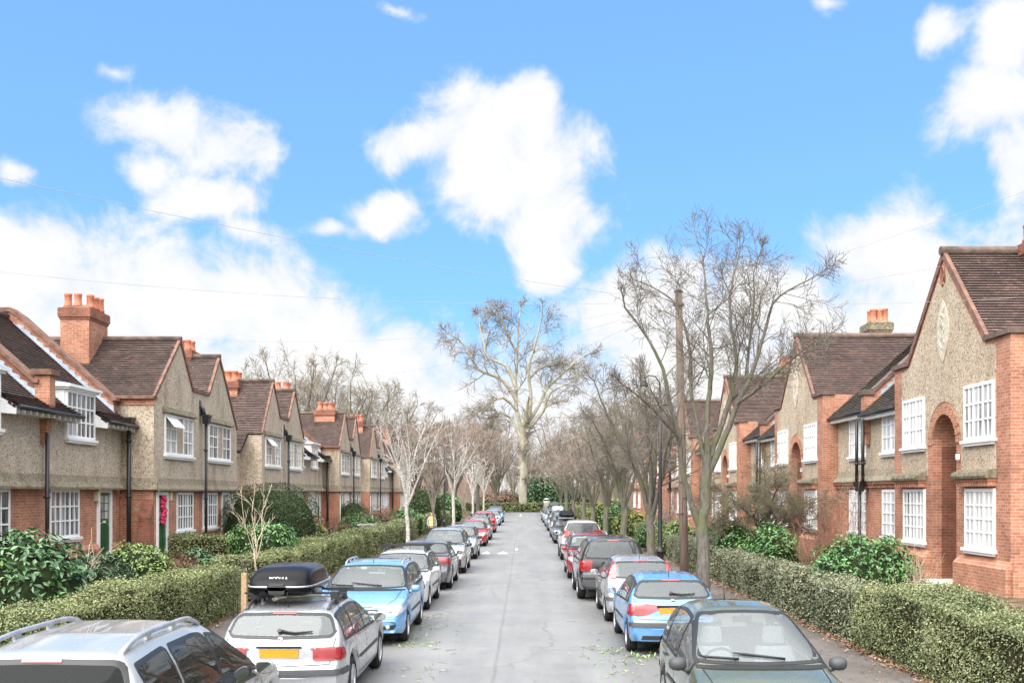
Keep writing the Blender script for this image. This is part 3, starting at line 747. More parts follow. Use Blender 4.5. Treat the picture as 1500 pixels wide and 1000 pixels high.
# ================================================================ cars
def paint(name, col, metal=.5, rough=.28):
    m, nt, b = new_mat(name)
    b.inputs['Base Color'].default_value = (*col, 1); b.inputs['Metallic'].default_value = metal; b.inputs['Roughness'].default_value = rough
    b.inputs['Coat Weight'].default_value = 1.0; b.inputs['Coat Roughness'].default_value = .03
    g = N(nt, 'ShaderNodeNewGeometry')
    nz = N(nt, 'ShaderNodeTexNoise'); nz.inputs['Scale'].default_value = 3.5; nz.inputs['Detail'].default_value = 6; nt.links.new(g.outputs['Position'], nz.inputs['Vector'])
    nt.links.new(ramp(nt, nz.outputs['Fac'], [(.35, (rough * .8,) * 3), (.7, (rough * 1.35,) * 3)]), b.inputs['Roughness'])
    # road film: a little dull dust low on the panels
    return m
def glass_mat(name, tint, ior=1.6, film=.13, add=.04):
    m = bpy.data.materials.new(name); m.use_nodes = True; nt = m.node_tree
    for n in list(nt.nodes): nt.nodes.remove(n)
    out = N(nt, 'ShaderNodeOutputMaterial'); mx = N(nt, 'ShaderNodeMixShader'); tr = N(nt, 'ShaderNodeBsdfTransparent'); gl = N(nt, 'ShaderNodeBsdfGlossy'); fr = N(nt, 'ShaderNodeFresnel')
    fr.inputs['IOR'].default_value = ior
    tr.inputs['Color'].default_value = (*tint, 1); gl.inputs['Roughness'].default_value = .015; gl.inputs['Color'].default_value = (.86, .90, .92, 1)
    ad = N(nt, 'ShaderNodeMath', operation='ADD'); nt.links.new(fr.outputs[0], ad.inputs[0]); ad.inputs[1].default_value = add
    df = N(nt, 'ShaderNodeBsdfDiffuse'); df.inputs['Color'].default_value = (.62, .66, .66, 1); m0 = N(nt, 'ShaderNodeMixShader'); m0.inputs[0].default_value = film   # dust film carrying a painted pale veil for the reflected bright sky
    nt.links.new(tr.outputs[0], m0.inputs[1]); nt.links.new(df.outputs[0], m0.inputs[2])
    nt.links.new(ad.outputs[0], mx.inputs[0]); nt.links.new(m0.outputs[0], mx.inputs[1]); nt.links.new(gl.outputs[0], mx.inputs[2]); nt.links.new(mx.outputs[0], out.inputs[0])
    return m
M['glass'] = glass_mat('car_glass', (.62, .68, .67)); M['glass_dark'] = glass_mat('tinted_car_glass', (.10, .115, .115), 1.45, .02, .02); M['glass_rear'] = glass_mat('rear_screen_glass', (.60, .67, .66), 1.36, .10, .03); M['glass_rear_dark'] = glass_mat('tinted_rear_screen', (.10, .115, .115), 1.22, .01, .0)
M['rubber'] = simple('tyre_rubber', (.022, .021, .02), .85, spec=.25, var=.4, scale=9)
M['gasket'] = simple('window_rubber', (.012, .012, .013), .45)
M['trim'] = simple('grey_plastic_trim', (.05, .052, .055), .55, var=.15)
M['alloy'] = simple('alloy_wheel', (.48, .49, .51), .38, metal=.75, var=.2, scale=8)
M['brake'] = simple('brake_dark', (.015, .015, .015), .7)
M['chrome'] = simple('chrome', (.75, .76, .78), .12, metal=1)
M['tail'] = simple('red_lamp', (.24, .004, .008), .12, coat=.8, spec=.6, var=.25, scale=18)
M['tail_clear'] = simple('pale_lamp', (.62, .45, .42), .12, coat=.8, var=.2, scale=18)
M['head'] = simple('headlamp_lens', (.50, .52, .55), .08, metal=.35, coat=1, var=.35, scale=14)
M['amber'] = simple('amber_lamp', (.75, .22, .02), .2, coat=.6)
M['plate_y'] = simple('yellow_plate', (.55, .25, .012), .5, var=.04)
M['plate_w'] = simple('white_plate', (.80, .80, .76), .45)
M['seat'] = simple('grey_seat_cloth', (.10, .10, .11), .95, spec=.1, var=.2, scale=30)
M['seat_light'] = simple('pale_seat_cloth', (.33, .33, .37), .95, spec=.1, var=.15, scale=30)
M['inner'] = simple('cabin_lining', (.16, .16, .17), .9, spec=.1)
M['mirror'] = simple('mirror_glass', (.7, .72, .75), .03, metal=1)
M['badge_blue'] = simple('badge_blue', (.03, .16, .5), .2, coat=1)
M['black_gloss'] = simple('gloss_black_shell', (.006, .006, .008), .2, spec=.12)
PAINTS = dict(
    silver=paint('silver_paint', (.38, .375, .36), .35), silver_warm=paint('pale_silver_paint', (.35, .36, .375), .4), lightblue=paint('light_blue_paint', (.15, .33, .58), .3),
    blue=paint('mid_blue_paint', (.10, .27, .53), .3), white=paint('white_paint', (.52, .52, .52), .0, .3), darkgrey=paint('dark_grey_paint', (.10, .105, .115), .5),
    black=paint('black_car_paint', (.012, .012, .014), .2, .2), red=paint('bright_red_paint', (.50, .015, .02), .1), maroon=paint('dark_red_paint', (.30, .012, .025), .25),
    green=paint('dark_green_car_paint', (.085, .10, .068), .15, .25), grey=paint('mid_grey_paint', (.26, .27, .29), .5), paleblue=paint('pale_blue_paint', (.40, .55, .70), .35), slate=paint('slate_paint', (.16, .19, .24), .5))

CARS = {
 'hatch': dict(L=3.84, W=1.66, prof=[(1.92, .5), (1.89, .66), (1.7, .76), (1.3, .88), (.98, .94), (.30, 1.32), (.02, 1.40), (-.4, 1.43), (-.95, 1.41), (-1.38, 1.34), (-1.70, .99), (-1.79, .90), (-1.84, .66), (-1.92, .60), (-1.925, .48)],
    belt=(.80, .93), wf=1.18, wr=-1.26, r=.295, sides=[(.86, -.02), (-.09, -1.0), (-1.08, -1.42)], roof=(.14, -1.30), cowl=.98, rear=(-1.36, -1.69), zrear=(1.33, .99)),
 'punto': dict(L=3.84, W=1.66, prof=[(1.92, .5), (1.89, .68), (1.7, .80), (1.3, .93), (1.0, .99), (.30, 1.38), (.02, 1.46), (-.4, 1.49), (-1.0, 1.47), (-1.50, 1.40), (-1.74, .99), (-1.80, .92), (-1.84, .66), (-1.91, .60), (-1.92, .48)],
    belt=(.82, .97), wf=1.18, wr=-1.27, r=.295, sides=[(.88, -.02), (-.09, -.98), (-1.06, -1.36)], roof=(.14, -1.42), cowl=1.0, rear=(-1.49, -1.73), zrear=(1.39, .99)),
 'micra': dict(L=3.72, W=1.60, prof=[(1.86, .48), (1.83, .62), (1.66, .74), (1.2, .86), (.86, .92), (-.04, 1.37), (-.28, 1.44), (-.65, 1.475), (-1.12, 1.45), (-1.42, 1.37), (-1.68, .96), (-1.75, .88), (-1.80, .64), (-1.86, .58), (-1.865, .46)],
    belt=(.78, .90), wf=1.12, wr=-1.24, r=.28, sides=[(.74, -.14), (-.21, -1.02), (-1.1, -1.44)], roof=(-.19, -1.32), cowl=.86, rear=(-1.41, -1.67), zrear=(1.36, .97)),
 'estate': dict(L=4.48, W=1.74, prof=[(2.24, .5), (2.2, .66), (1.95, .77), (1.4, .87), (.95, .93), (.2, 1.30), (-.1, 1.38), (-.6, 1.41), (-1.2, 1.40), (-1.70, 1.35), (-1.80, 1.32), (-2.07, .97), (-2.13, .91), (-2.17, .66), (-2.24, .61), (-2.245, .48)],
    belt=(.82, .93), wf=1.47, wr=-1.26, r=.315, sides=[(.82, -.12), (-.20, -1.06), (-1.14, -1.78)], roof=(.02, -1.72), cowl=.95, rear=(-1.80, -2.06), zrear=(1.31, .97)),
 'focus': dict(L=4.47, W=1.84, prof=[(2.235, .48), (2.2, .66), (2.0, .80), (1.5, .94), (1.12, 1.0), (.28, 1.39), (-.05, 1.47), (-.7, 1.50), (-1.4, 1.48), (-1.85, 1.41), (-2.1, 1.02), (-2.15, .93), (-2.18, .68), (-2.23, .62), (-2.235, .48)],
    belt=(.86, 1.0), wf=1.38, wr=-1.26, r=.32, sides=[(.95, -.06), (-.14, -1.04), (-1.12, -1.74)], roof=(.10, -1.76), cowl=1.12, rear=(-1.84, -2.09), zrear=(1.40, 1.02)),
 'sedan': dict(L=4.62, W=1.80, prof=[(2.31, .48), (2.27, .66), (2.05, .77), (1.5, .90), (1.05, .96), (.25, 1.34), (-.08, 1.42), (-.6, 1.45), (-1.0, 1.40), (-1.62, 1.05), (-1.8, 1.02), (-2.17, 1.02), (-2.22, .94), (-2.25, .68), (-2.305, .61), (-2.31, .48)],
    belt=(.84, .98), wf=1.42, wr=-1.3, r=.32, sides=[(.9, -.1), (-.18, -1.12), (-1.2, -1.45)], roof=(.06, -.96), cowl=1.05, rear=(-1.02, -1.60), zrear=(1.39, 1.06)),
 'suv': dict(L=4.78, W=1.92, prof=[(2.39, .58), (2.35, .84), (2.12, 1.0), (1.5, 1.10), (1.15, 1.16), (.42, 1.62), (.12, 1.75), (-.4, 1.83), (-1.3, 1.82), (-1.95, 1.76), (-2.05, 1.72), (-2.26, 1.18), (-2.31, 1.08), (-2.33, .80), (-2.385, .74), (-2.39, .56)],
    belt=(1.02, 1.13), wf=1.5, wr=-1.38, r=.37, sides=[(1.0, -.12), (-.2, -1.12), (-1.24, -1.92)], roof=(.24, -1.95), cowl=1.15, rear=(-2.05, -2.25), zrear=(1.71, 1.18)),
 'offroader': dict(L=4.5, W=1.9, prof=[(2.25, .6), (2.22, .86), (2.0, .98), (1.4, 1.07), (1.02, 1.12), (.42, 1.60), (.16, 1.70), (-.5, 1.76), (-1.4, 1.75), (-1.98, 1.71), (-2.06, 1.67), (-2.16, 1.12), (-2.18, 1.0), (-2.19, .76), (-2.245, .70), (-2.25, .52)],
    belt=(1.0, 1.08), wf=1.36, wr=-1.30, r=.36, sides=[(.92, -.08), (-.16, -1.08), (-1.18, -1.94)], roof=(.26, -1.94), cowl=1.02, rear=(-2.06, -2.15), zrear=(1.66, 1.14)),
 'mpv': dict(L=4.3, W=1.78, prof=[(2.15, .5), (2.12, .70), (1.95, .88), (1.6, 1.0), (1.25, 1.06), (.35, 1.50), (.02, 1.58), (-.6, 1.62), (-1.3, 1.60), (-1.85, 1.50), (-2.0, 1.06), (-2.05, .98), (-2.08, .70), (-2.14, .64), (-2.15, .5)],
    belt=(.90, 1.02), wf=1.35, wr=-1.25, r=.31, sides=[(1.02, .0), (-.08, -1.0), (-1.08, -1.76)], roof=(.16, -1.76), cowl=1.25, rear=(-1.85, -1.99), zrear=(1.49, 1.06)),
}

def lerp(a, b, t): return a + (b - a) * t
def smooth(t): t = min(1, max(0, t)); return t * t * (3 - 2 * t)

def round_poly(poly, r=.05, n=4):
    out = []; k = len(poly)
    for i in range(k):
        p0, p1, p2 = Vector(poly[i - 1]), Vector(poly[i]), Vector(poly[(i + 1) % k])
        a, b = (p0 - p1), (p2 - p1)
        la, lb = a.length, b.length
        if la < 1e-5 or lb < 1e-5: continue
        rr = min(r, la * .45, lb * .45)
        q0, q2 = p1 + a / la * rr, p1 + b / lb * rr
        if rr < .008: out.append(tuple(p1)); continue
        for j in range(n + 1):
            t = j / n
            q = q0 * (1 - t) ** 2 + p1 * 2 * t * (1 - t) + q2 * t * t
            out.append((q.x, q.y))
    return out

def offset_poly(poly, d):
    k = len(poly); area = sum(poly[i][0] * poly[(i + 1) % k][1] - poly[(i + 1) % k][0] * poly[i][1] for i in range(k))
    sg = 1 if area > 0 else -1; out = []
    for i in range(k):
        p0, p1, p2 = Vector(poly[i - 1]), Vector(poly[i]), Vector(poly[(i + 1) % k])
        e1, e2 = (p1 - p0), (p2 - p1)
        n1 = Vector((e1.y, -e1.x)) * sg; n2 = Vector((e2.y, -e2.x)) * sg
        n = (n1.normalized() if n1.length > 1e-9 else n1) + (n2.normalized() if n2.length > 1e-9 else n2)
        n = n.normalized() if n.length > 1e-9 else n
        out.append((p1.x + n.x * d, p1.y + n.y * d))
    return out

def in_poly(x, y, poly):
    c = False; j = len(poly) - 1
    for i in range(len(poly)):
        xi, yi = poly[i]; xj, yj = poly[j]
        if (yi > y) != (yj > y) and x < (xj - xi) * (y - yi) / (yj - yi) + xi: c = not c
        j = i
    return c

class CarBody:
    def __init__(s, spec):
        s.sp = spec; L, W = spec['L'], spec['W']
        # smoothed profile, sampled by arc length
        P = [Vector(p) for p in spec['prof']]
        pts = []
        for a, b in zip(P[:-1], P[1:]):
            n = max(1, int((b - a).length / .012))
            pts += [a.lerp(b, i / n) for i in range(n)]
        pts.append(P[-1])
        w = 5
        sm = []
        for i in range(len(pts)):
            lo, hi = max(0, i - w), min(len(pts), i + w + 1); m_ = min(i - lo, hi - 1 - i); lo, hi = i - m_, i + m_ + 1
            q = Vector((0, 0))
            for p in pts[lo:hi]: q += p
            sm.append(q / (hi - lo))
        st = sm[::3]
        if (st[-1] - sm[-1]).length > 1e-4: st.append(sm[-1])
        xs_extra = []
        for xw in (spec['wf'], spec['wr']):
            ra = spec['r'] + .065
            xs_extra += [xw + ra * math.cos(t) for t in np.linspace(0, PI, 13)]
        # insert extra stations for the wheel arches
        for x in xs_extra:
            for i in range(len(st) - 1):
                if st[i].x >= x > st[i + 1].x and abs(st[i].x - st[i + 1].x) > .004:
                    t = (st[i].x - x) / (st[i].x - st[i + 1].x); st.insert(i + 1, st[i].lerp(st[i + 1], t)); break
        s.st = st
        s.rings = [s.ring(p.x, p.y) for p in st]
        s.build_mesh()
    def belt(s, x):
        L = s.sp['L']; b0, b1 = s.sp['belt']
        return lerp(b1, b0, smooth((x + L / 2) / L) * .5 + (x + L / 2) / L * .5)
    def hw(s, x):
        L, W = s.sp['L'], s.sp['W']; k = 1.0
        xf = L / 2 - .62
        if x > xf: k -= .17 * ((x - xf) / .62) ** 2.4
        xr = -L / 2 + .5
        if x < xr: k -= .095 * ((xr - x) / .5) ** 2.4
        k -= .018 * abs(x / (L / 2)) ** 2
        return W / 2 * k
    def zbot(s, x):
        sp = s.sp; ra = sp['r'] + .065; L = sp['L']
        z = .21 if sp['r'] < .34 else .29
        if abs(x) > L / 2 - .4: z += .05 * (abs(x) - L / 2 + .4) / .4
        for xw in (sp['wf'], sp['wr']):
            if abs(x - xw) < ra - 1e-6: z = max(z, sp['r'] + math.sqrt(ra * ra - (x - xw) ** 2))
        return z
    def ring(s, x, zt):
        hw = s.hw(x); zbl = min(s.belt(x), zt - .015); z0 = min(s.zbot(x), zbl - .06); h = zt - zbl
        low = [(.925, 0), (.965, .10), (.985, .25), (.997, .45), (1.0, .62), (.992, .80), (.975, .93), (.958, 1.0)]
        pts = [(hw * a, lerp(z0, zbl, t)) for a, t in low]
        yb = hw * .958
        w = smooth((h - .05) / .22)
        bon = [(.985, .28), (.955, .52), (.91, .70), (.85, .82), (.76, .90), (.62, .955), (.42, .985), (.21, .997), (0, 1)]
        tum = .36 * h
        wr = yb - tum
        cab = [(yb - tum * .18 + .006, .20), (yb - tum * .40 + .012, .41), (yb - tum * .66 + .013, .62), (yb - tum * .93 + .01, .79), (wr - .035, .88), (wr - .10, .945), (wr * .66, .982), (wr * .33, .996), (0, 1)]
        for (a, t), (y, t2) in zip(bon, cab):
            pts.append((lerp(yb * a, y, w), zbl + h * lerp(t, t2, w)))
        return pts
    def build_mesh(s):
        L = s.sp['L']
        V = []; Fc = []
        n = len(s.rings[0])
        full = []
        for (p, rg) in zip(s.st, s.rings):
            row = [(p.x, y, z) for y, z in rg] + [(p.x, -y, z) for y, z in reversed(rg[:-1])]
            full.append(row)
        m = len(full[0])
        def nose(v):
            x, y, z = v
            if x > L / 2 - .5:                               # plan curvature and a raked nose
                k = (x - L / 2 + .5) / .5
                x -= k * (.16 * (y / (s.sp['W'] / 2)) ** 2 + .05 * max(0, (z - .55) / .3))
            if x < -L / 2 + .4:
                k = (-L / 2 + .4 - x) / .4
                x += k * (.11 * (y / (s.sp['W'] / 2)) ** 2)
            return (x, y, z)
        s.nose = nose
        for row in full: V += [nose(v) for v in row]
        k = len(full)
        for i in range(k - 1):
            for j in range(m - 1):
                Fc.append((i * m + j, (i + 1) * m + j, (i + 1) * m + j + 1, i * m + j + 1))
        for end in (0, k - 1):                              # end caps: strips between the left and right half
            base = end * m; cols = 12; prev = None
            for a in range(n):
                l, r = full[end][a], full[end][m - 1 - a]
                rowi = []
                for c in range(cols + 1):
                    if c == 0: rowi.append(base + a)
                    elif c == cols: rowi.append(base + m - 1 - a)
                    else:
                        t = c / cols; v = tuple(lerp(l[q], r[q], t) for q in range(3))
                        V.append(nose(v)); rowi.append(len(V) - 1)
                if prev is not None:
                    for c in range(cols): 
                        f = (prev[c], prev[c + 1], rowi[c + 1], rowi[c]); f2 = []
                        for q in f:
                            if q not in f2: f2.append(q)
                        if len(f2) > 2: Fc.append(tuple(f2))
                if a < n - 1: prev = rowi
        s.V, s.F = V, Fc
        s.bvh = BVHTree.FromPolygons([Vector(v) for v in V], Fc)
        s.holes = {'side': [], 'front': [], 'rear': []}
    def top(s, x):
        zt = None
        best = 1e9
        for i in range(len(s.st) - 1):
            a, b = s.st[i], s.st[i + 1]
            if (a.x - x) * (b.x - x) <= 0:
                t = 0 if abs(a.x - b.x) < 1e-6 else (a.x - x) / (a.x - b.x)
                return lerp(a.y, b.y, t)
        return s.st[-1].y
    def hit(s, view, a, b):
        if view == 'L': o, d = Vector((a, 3, b)), Vector((0, -1, 0))
        elif view == 'R': o, d = Vector((a, -3, b)), Vector((0, 1, 0))
        elif view == 'F': o, d = Vector((5, a, b)), Vector((-1, 0, 0))
        elif view == 'B': o, d = Vector((-5, a, b)), Vector((1, 0, 0))
        else: o, d = Vector((a, b, 4)), Vector((0, 0, -1))
        loc, nor, _, _ = s.bvh.ray_cast(o, d)
        if loc is None: return None
        if nor.dot(d) > 0: nor = -nor
        return loc, nor, d
    def patch(s, mb, view, poly, off=.004, grid=.05, thick=0.0):
        """a fitted panel lying on the body, outline given in the side / front / rear / top view"""
        k = len(poly)
        xs = [p[0] for p in poly]; ys = [p[1] for p in poly]
        pts = [Vector(p) for p in poly]
        dense = []; edges = []
        for i in range(k):
            a, b = pts[i], pts[(i + 1) % k]; nn = max(1, int((b - a).length / grid))
            dense += [a.lerp(b, t / nn) for t in range(nn)]
        nd = len(dense); inner = []
        dp = [(p.x, p.y) for p in dense]
        x = min(xs) + grid / 2
        while x < max(xs):
            y = min(ys) + grid / 2
            while y < max(ys):
                if in_poly(x, y, dp) and min((Vector((x, y)) - q).length for q in dense) > grid * .45: inner.append(Vector((x, y)))
                y += grid
            x += grid
        vs, es, fs, *_ = delaunay_2d_cdt(dense + inner, [], [list(range(nd))], 1, 1e-5)
        out = []; ok = []
        for v in vs:
            h = s.hit(view, v.x, v.y)
            if h is None: out.append((0, 0, 0)); ok.append(False); continue
            loc, nor, d = h; q = loc + nor * off; out.append(tuple(q)); ok.append(True)
        b = len(mb.v)
        good = []
        dv = {'L': Vector((0, 1, 0)), 'R': Vector((0, -1, 0)), 'F': Vector((1, 0, 0)), 'B': Vector((-1, 0, 0)), 'T': Vector((0, 0, 1))}[view]
        for f in fs:
            if not all(ok[i] for i in f): continue
            p0, p1, p2 = (Vector(out[i]) for i in f[:3])
            good.append(tuple(f) if (p1 - p0).cross(p2 - p0).dot(dv) >= 0 else tuple(reversed(f)))
        mb.add(out, good, True)
    def ringpatch(s, mb, view, inner, outer, off=.003):
        k = len(inner); vs = []; ok = []
        # resample both loops densely
        def dens(pl):
            o = []
            for i in range(k):
                a, b = Vector(pl[i]), Vector(pl[(i + 1) % k])
                o += [a.lerp(b, t / 4) for t in range(4)]
            return o
        A, B = dens(inner), dens(outer)
        for p, q in zip(A, B):
            for r in (p, (p + q) / 2, q):
                h = s.hit(view, r.x, r.y)
                if h is None: vs.append((0, 0, 0)); ok.append(False)
                else: vs.append(tuple(h[0] + h[1] * off)); ok.append(True)
        fs = []
        n_ = len(A)
        for i in range(n_):
            j = (i + 1) % n_
            for c in (0, 1):
                f = (i * 3 + c, i * 3 + c + 1, j * 3 + c + 1, j * 3 + c)
                if all(ok[t] for t in f): fs.append(f)
        mb.add(vs, fs, True)
    def line(s, mb, view, pts, w=.012, off=.002):
        dn = []
        for a, b in zip(pts[:-1], pts[1:]):
            a, b = Vector(a), Vector(b); nn = max(1, int((b - a).length / .06)); dn += [a.lerp(b, t / nn) for t in range(nn)]
        dn.append(Vector(pts[-1])); vs = []; ok = []
        for i, p in enumerate(dn):
            t = dn[min(i + 1, len(dn) - 1)] - dn[max(i - 1, 0)]; nrm = Vector((-t.y, t.x)).normalized() * w / 2
            for q in (p - nrm, p + nrm):
                h = s.hit(view, q.x, q.y)
                if h is None: vs.append((0, 0, 0)); ok.append(False)
                else: vs.append(tuple(h[0] + h[1] * off)); ok.append(True)
        fs = [(2 * i, 2 * i + 1, 2 * i + 3, 2 * i + 2) for i in range(len(dn) - 1) if all(ok[2 * i:2 * i + 4])]
        mb.add(vs, fs, True)
    def shell(s, mb):
        """the painted body with window openings"""
        hs, hf, hr = s.holes['side'], s.holes['front'], s.holes['rear']
        keep = []
        L = s.sp['L']
        for f in s.F:
            c = Vector((0, 0, 0))
            for i in f: c += Vector(s.V[i])
            c /= len(f)
            if c.z > .6:
                a, b = Vector(s.V[f[1]]) - Vector(s.V[f[0]]), Vector(s.V[f[2]]) - Vector(s.V[f[0]])
                n = a.cross(b); n = n.normalized() if n.length > 1e-9 else n
                drop = False
                if abs(n.y) > .5 and any(any(in_poly(s.V[i][0], s.V[i][2], p) for i in f) for p in hs): drop = True
                elif abs(n.y) < .75 and c.x > -.3 and any(any(in_poly(s.V[i][1], s.V[i][2], p) for i in f) for p in hf): drop = True
                elif abs(n.y) < .75 and c.x < -.6 and any(any(in_poly(s.V[i][1], s.V[i][2], p) for i in f) for p in hr): drop = True
                if drop: continue
            keep.append(f)
        mb.add(s.V, keep, True)

def wheel(root, x, y, r, w, side, spokes=7, rimmat='alloy', cover=False):
    mb = MB(); sg = side
    # tyre profile around the y axis
    prof = [(r * .66, -w / 2 + .012), (r * .80, -w / 2), (r * .93, -w / 2 + .012), (r * .985, -w / 2 + .04), (r, -w * .22), (r, w * .22), (r * .985, w / 2 - .04), (r * .93, w / 2 - .012), (r * .80, w / 2), (r * .66, w / 2 - .012)]
    mb.lathe(prof, (x, y, r), 28, 'y', closed=True)
    mb.mi = 1
    mb.lathe([(r * .67, sg * (w / 2 - .075)), (.001, sg * (w / 2 - .075))], (x, y, r), 24, 'y')
    wh = mb.build('wheel', [M['rubber'], M['brake']], root)
    rm = MB(); o = w / 2 - .008
    rm.lathe([(r * .66, sg * (o - .07)), (r * .645, sg * o), (r * .60, sg * (o + .004)), (r * .585, sg * (o - .012)), (r * .57, sg * (o - .07))], (x, y, r), 28, 'y')
    rm.lathe([(r * .17, sg * (o - .06)), (r * .17, sg * (o - .015)), (r * .12, sg * (o - .004)), (.001, sg * (o - .002))], (x, y, r), 16, 'y')
    for k in range(spokes):
        t = 2 * PI * k / spokes + .3
        ca, sa = math.cos(t), math.sin(t)
        vs = []
        for rr, hw_ in ((r * .12, .028 if spokes < 8 else .02), (r * .60, .036 if spokes < 8 else .022)):
            for yy in (o - .055, o - .014):
                for e in (-1, 1): vs.append((x + ca * rr - sa * hw_ * e, y + sg * yy, r + sa * rr + ca * hw_ * e))
        rm.box8([vs[0], vs[1], vs[5], vs[4], vs[2], vs[3], vs[7], vs[6]])
    rm.build('rim', M[rimmat], wh)
    return wh

def make_car(label, X, Y, facing, typ, pnt, name='parked_car', cat='car', near=False, rails=None, bars=False, roofbox=None, lamps='std', spokes=7, glass='glass', rim='alloy', extras=(), yaw=0.0, seats='seat', rub=True, scale=1.0, group='cars parked along both kerbs'):
    sp = CARS[typ]; B = CarBody(sp); L, W, r = sp['L'], sp['W'], sp['r']
    root = empty(name, (X, Y, 0.006), (PI / 2 if facing > 0 else -PI / 2) + yaw)
    root.scale = (scale,) * 3; tag(root, label, cat, group)
    # ---- windows
    trim = MB()
    wins = []
    def bot(x): return B.belt(x) + .035
    def top(x):
        zb = min(B.belt(x), B.top(x) - .015); return zb + (B.top(x) - zb) * .80 - .012
    for (xa, xb) in sp['sides']:
        xs = np.linspace(xa, xb, 12); t_ = []; b_ = []
        for x in xs:
            if top(x) - bot(x) > .03: t_.append((x, top(x))); b_.append((x, bot(x)))
        if len(t_) < 3: continue
        wins.append(('side', round_poly(t_ + b_[::-1], .045, 3)))
    xc, xr = sp['cowl'], sp['roof'][0]
    zc, zr = B.top(xc), B.top(xr)
    def halfw(x, z): 
        yb = B.hw(x) * .958; return yb - .36 * (B.top(x) - min(B.belt(x), B.top(x))) 
    wt = halfw(xr, zr) - .06; wb_ = B.hw(xc) * .855
    fw_poly = round_poly([(-wb_, zc + .05), (-wb_ * .5, zc + .035), (0, zc + .03), (wb_ * .5, zc + .035), (wb_, zc + .05), (wt, zr - .055), (wt * .5, zr - .035), (0, zr - .03), (-wt * .5, zr - .035), (-wt, zr - .055)], .06, 4)
    ra, rb = sp['rear']; z1, z0 = sp['zrear']
    w1 = halfw(ra, z1) - .07; w0 = B.hw(rb) * .85
    rw_poly = round_poly([(-w0, z0 + .06), (0, z0 + .045), (w0, z0 + .06), (w1, z1 - .05), (0, z1 - .035), (-w1, z1 - .05)], .08, 4)
    for kind, poly in wins:
        B.holes['side'].append(poly)
        for v in ('L', 'R'):
            g = MB(); B.patch(g, v, poly, .004, .07); g.build('side_window', M[glass], root)
            B.ringpatch(trim, v, poly, offset_poly(poly, .034), .005)
    B.holes['front'].append(fw_poly); B.holes['rear'].append(rw_poly)
    g = MB(); B.patch(g, 'F', fw_poly, .005, .08); g.build('windscreen', M[glass], root); B.ringpatch(trim, 'F', fw_poly, offset_poly(fw_poly, .026), .006)
    g = MB(); B.patch(g, 'B', rw_poly, .005, .08); g.build('rear_window', M['glass_rear' if glass == 'glass' else 'glass_rear_dark'], root); B.ringpatch(trim, 'B', rw_poly, offset_poly(rw_poly, .04), .006)
    trim.build('window_surround', M['gasket'], root)
    body = MB(); B.shell(body); body.build('body', PAINTS[pnt], root)
    # ---- underside, arch linings, cabin floor
    u = MB()
    u.box(-L / 2 + .25, L / 2 - .25, -W / 2 + .30, W / 2 - .30, .19 if r < .34 else .26, .66)
    for xw in (sp['wf'], sp['wr']): u.box(xw - r - .1, xw + r + .1, -W / 2 + .07, W / 2 - .07, 2 * r + .07, 2 * r + .10)
    u.build('underbody', M['brake'], root)
    fl = MB(); fl.box(-L / 2 + .3, sp['cowl'] + .1, -W / 2 + .12, W / 2 - .12, .663, .68)
    xd = sp['cowl'] - .12
    fl.add([(xd + .15, -W / 2 + .16, .68), (xd - .4, -W / 2 + .16, .68), (xd - .36, -W / 2 + .16, sp['belt'][0] + .06), (xd + .1, -W / 2 + .2, sp['belt'][0] + .06),
            (xd + .15, W / 2 - .16, .68), (xd - .4, W / 2 - .16, .68), (xd - .36, W / 2 - .16, sp['belt'][0] + .06), (xd + .1, W / 2 - .2, sp['belt'][0] + .06)],
           [(0, 1, 2, 3), (7, 6, 5, 4), (0, 3, 7, 4), (1, 5, 6, 2), (3, 2, 6, 7)])
    fl.build('dashboard', M['inner'], root)
    def seat(x, y, w, nm='seat'):
        s_ = MB(); hb = sp['belt'][1] + .10
        def pad(x0, x1, z0, z1, lean, ww, t):
            prof = []
            n = 9
            for k in range(n + 1):
                t_ = k / n; zz = lerp(z0, z1, t_); ww_ = ww * (1 - .18 * t_ ** 3); 
                prof.append((x0 + lean * t_, zz, ww_))
            vs = []; fs = []
            for (xx, zz, w_) in prof:
                for a in np.linspace(0, 2 * PI, 12, endpoint=False):
                    ca, sa = math.cos(a), math.sin(a)
                    vs.append((xx + t / 2 * (abs(ca) ** .6) * (1 if ca > 0 else -1), y + w_ / 2 * (abs(sa) ** .5) * (1 if sa > 0 else -1), zz))
            for i in range(n):
                for j in range(12): fs.append((i * 12 + j, i * 12 + (j + 1) % 12, (i + 1) * 12 + (j + 1) % 12, (i + 1) * 12 + j))
            fs.append(tuple(range(12))[::-1]); fs.append(tuple(n * 12 + j for j in range(12)))
            s_.add(vs, fs, True)
        pad(x, x, .68, hb, -.16, w, .16)
        s_.build(nm, M[seats], root)
        hr = MB(); s_ = hr
        if nm == 'seat': pad(x - .18, x - .18, hb + .03, hb + .22, -.03, .26, .11)
        else:
            for dy in (-.36, .36):
                y0 = y; y = dy; pad(x - .19, x - .19, hb + .0, hb + .15, -.02, .24, .09); y = y0
        hr.build('headrest', M[seats], root)
    xs_ = (sp['sides'][0][1] + .18)
    for y in (-.36, .36): seat(xs_, y, .50)
    seat(xs_ - .92, 0, W * .72, 'rear_bench')
    sw = MB(); cx_, cy_, cz_ = sp['cowl'] - .52, -.36, sp['belt'][0] + .10
    sw.tube([(cx_ + .03 * math.sin(t) * 3, cy_ + .18 * math.cos(t), cz_ + .17 * math.sin(t)) for t in np.linspace(0, 2 * PI, 21)], .016, 6, cap=False)
    sw.tube([(cx_, cy_ - .16, cz_), (cx_, cy_ + .16, cz_)], .02, 5); sw.tube([(cx_, cy_, cz_), (cx_ + .3, cy_, cz_ - .1)], .03, 6)
    sw.build('steering_wheel', M['gasket'], root)
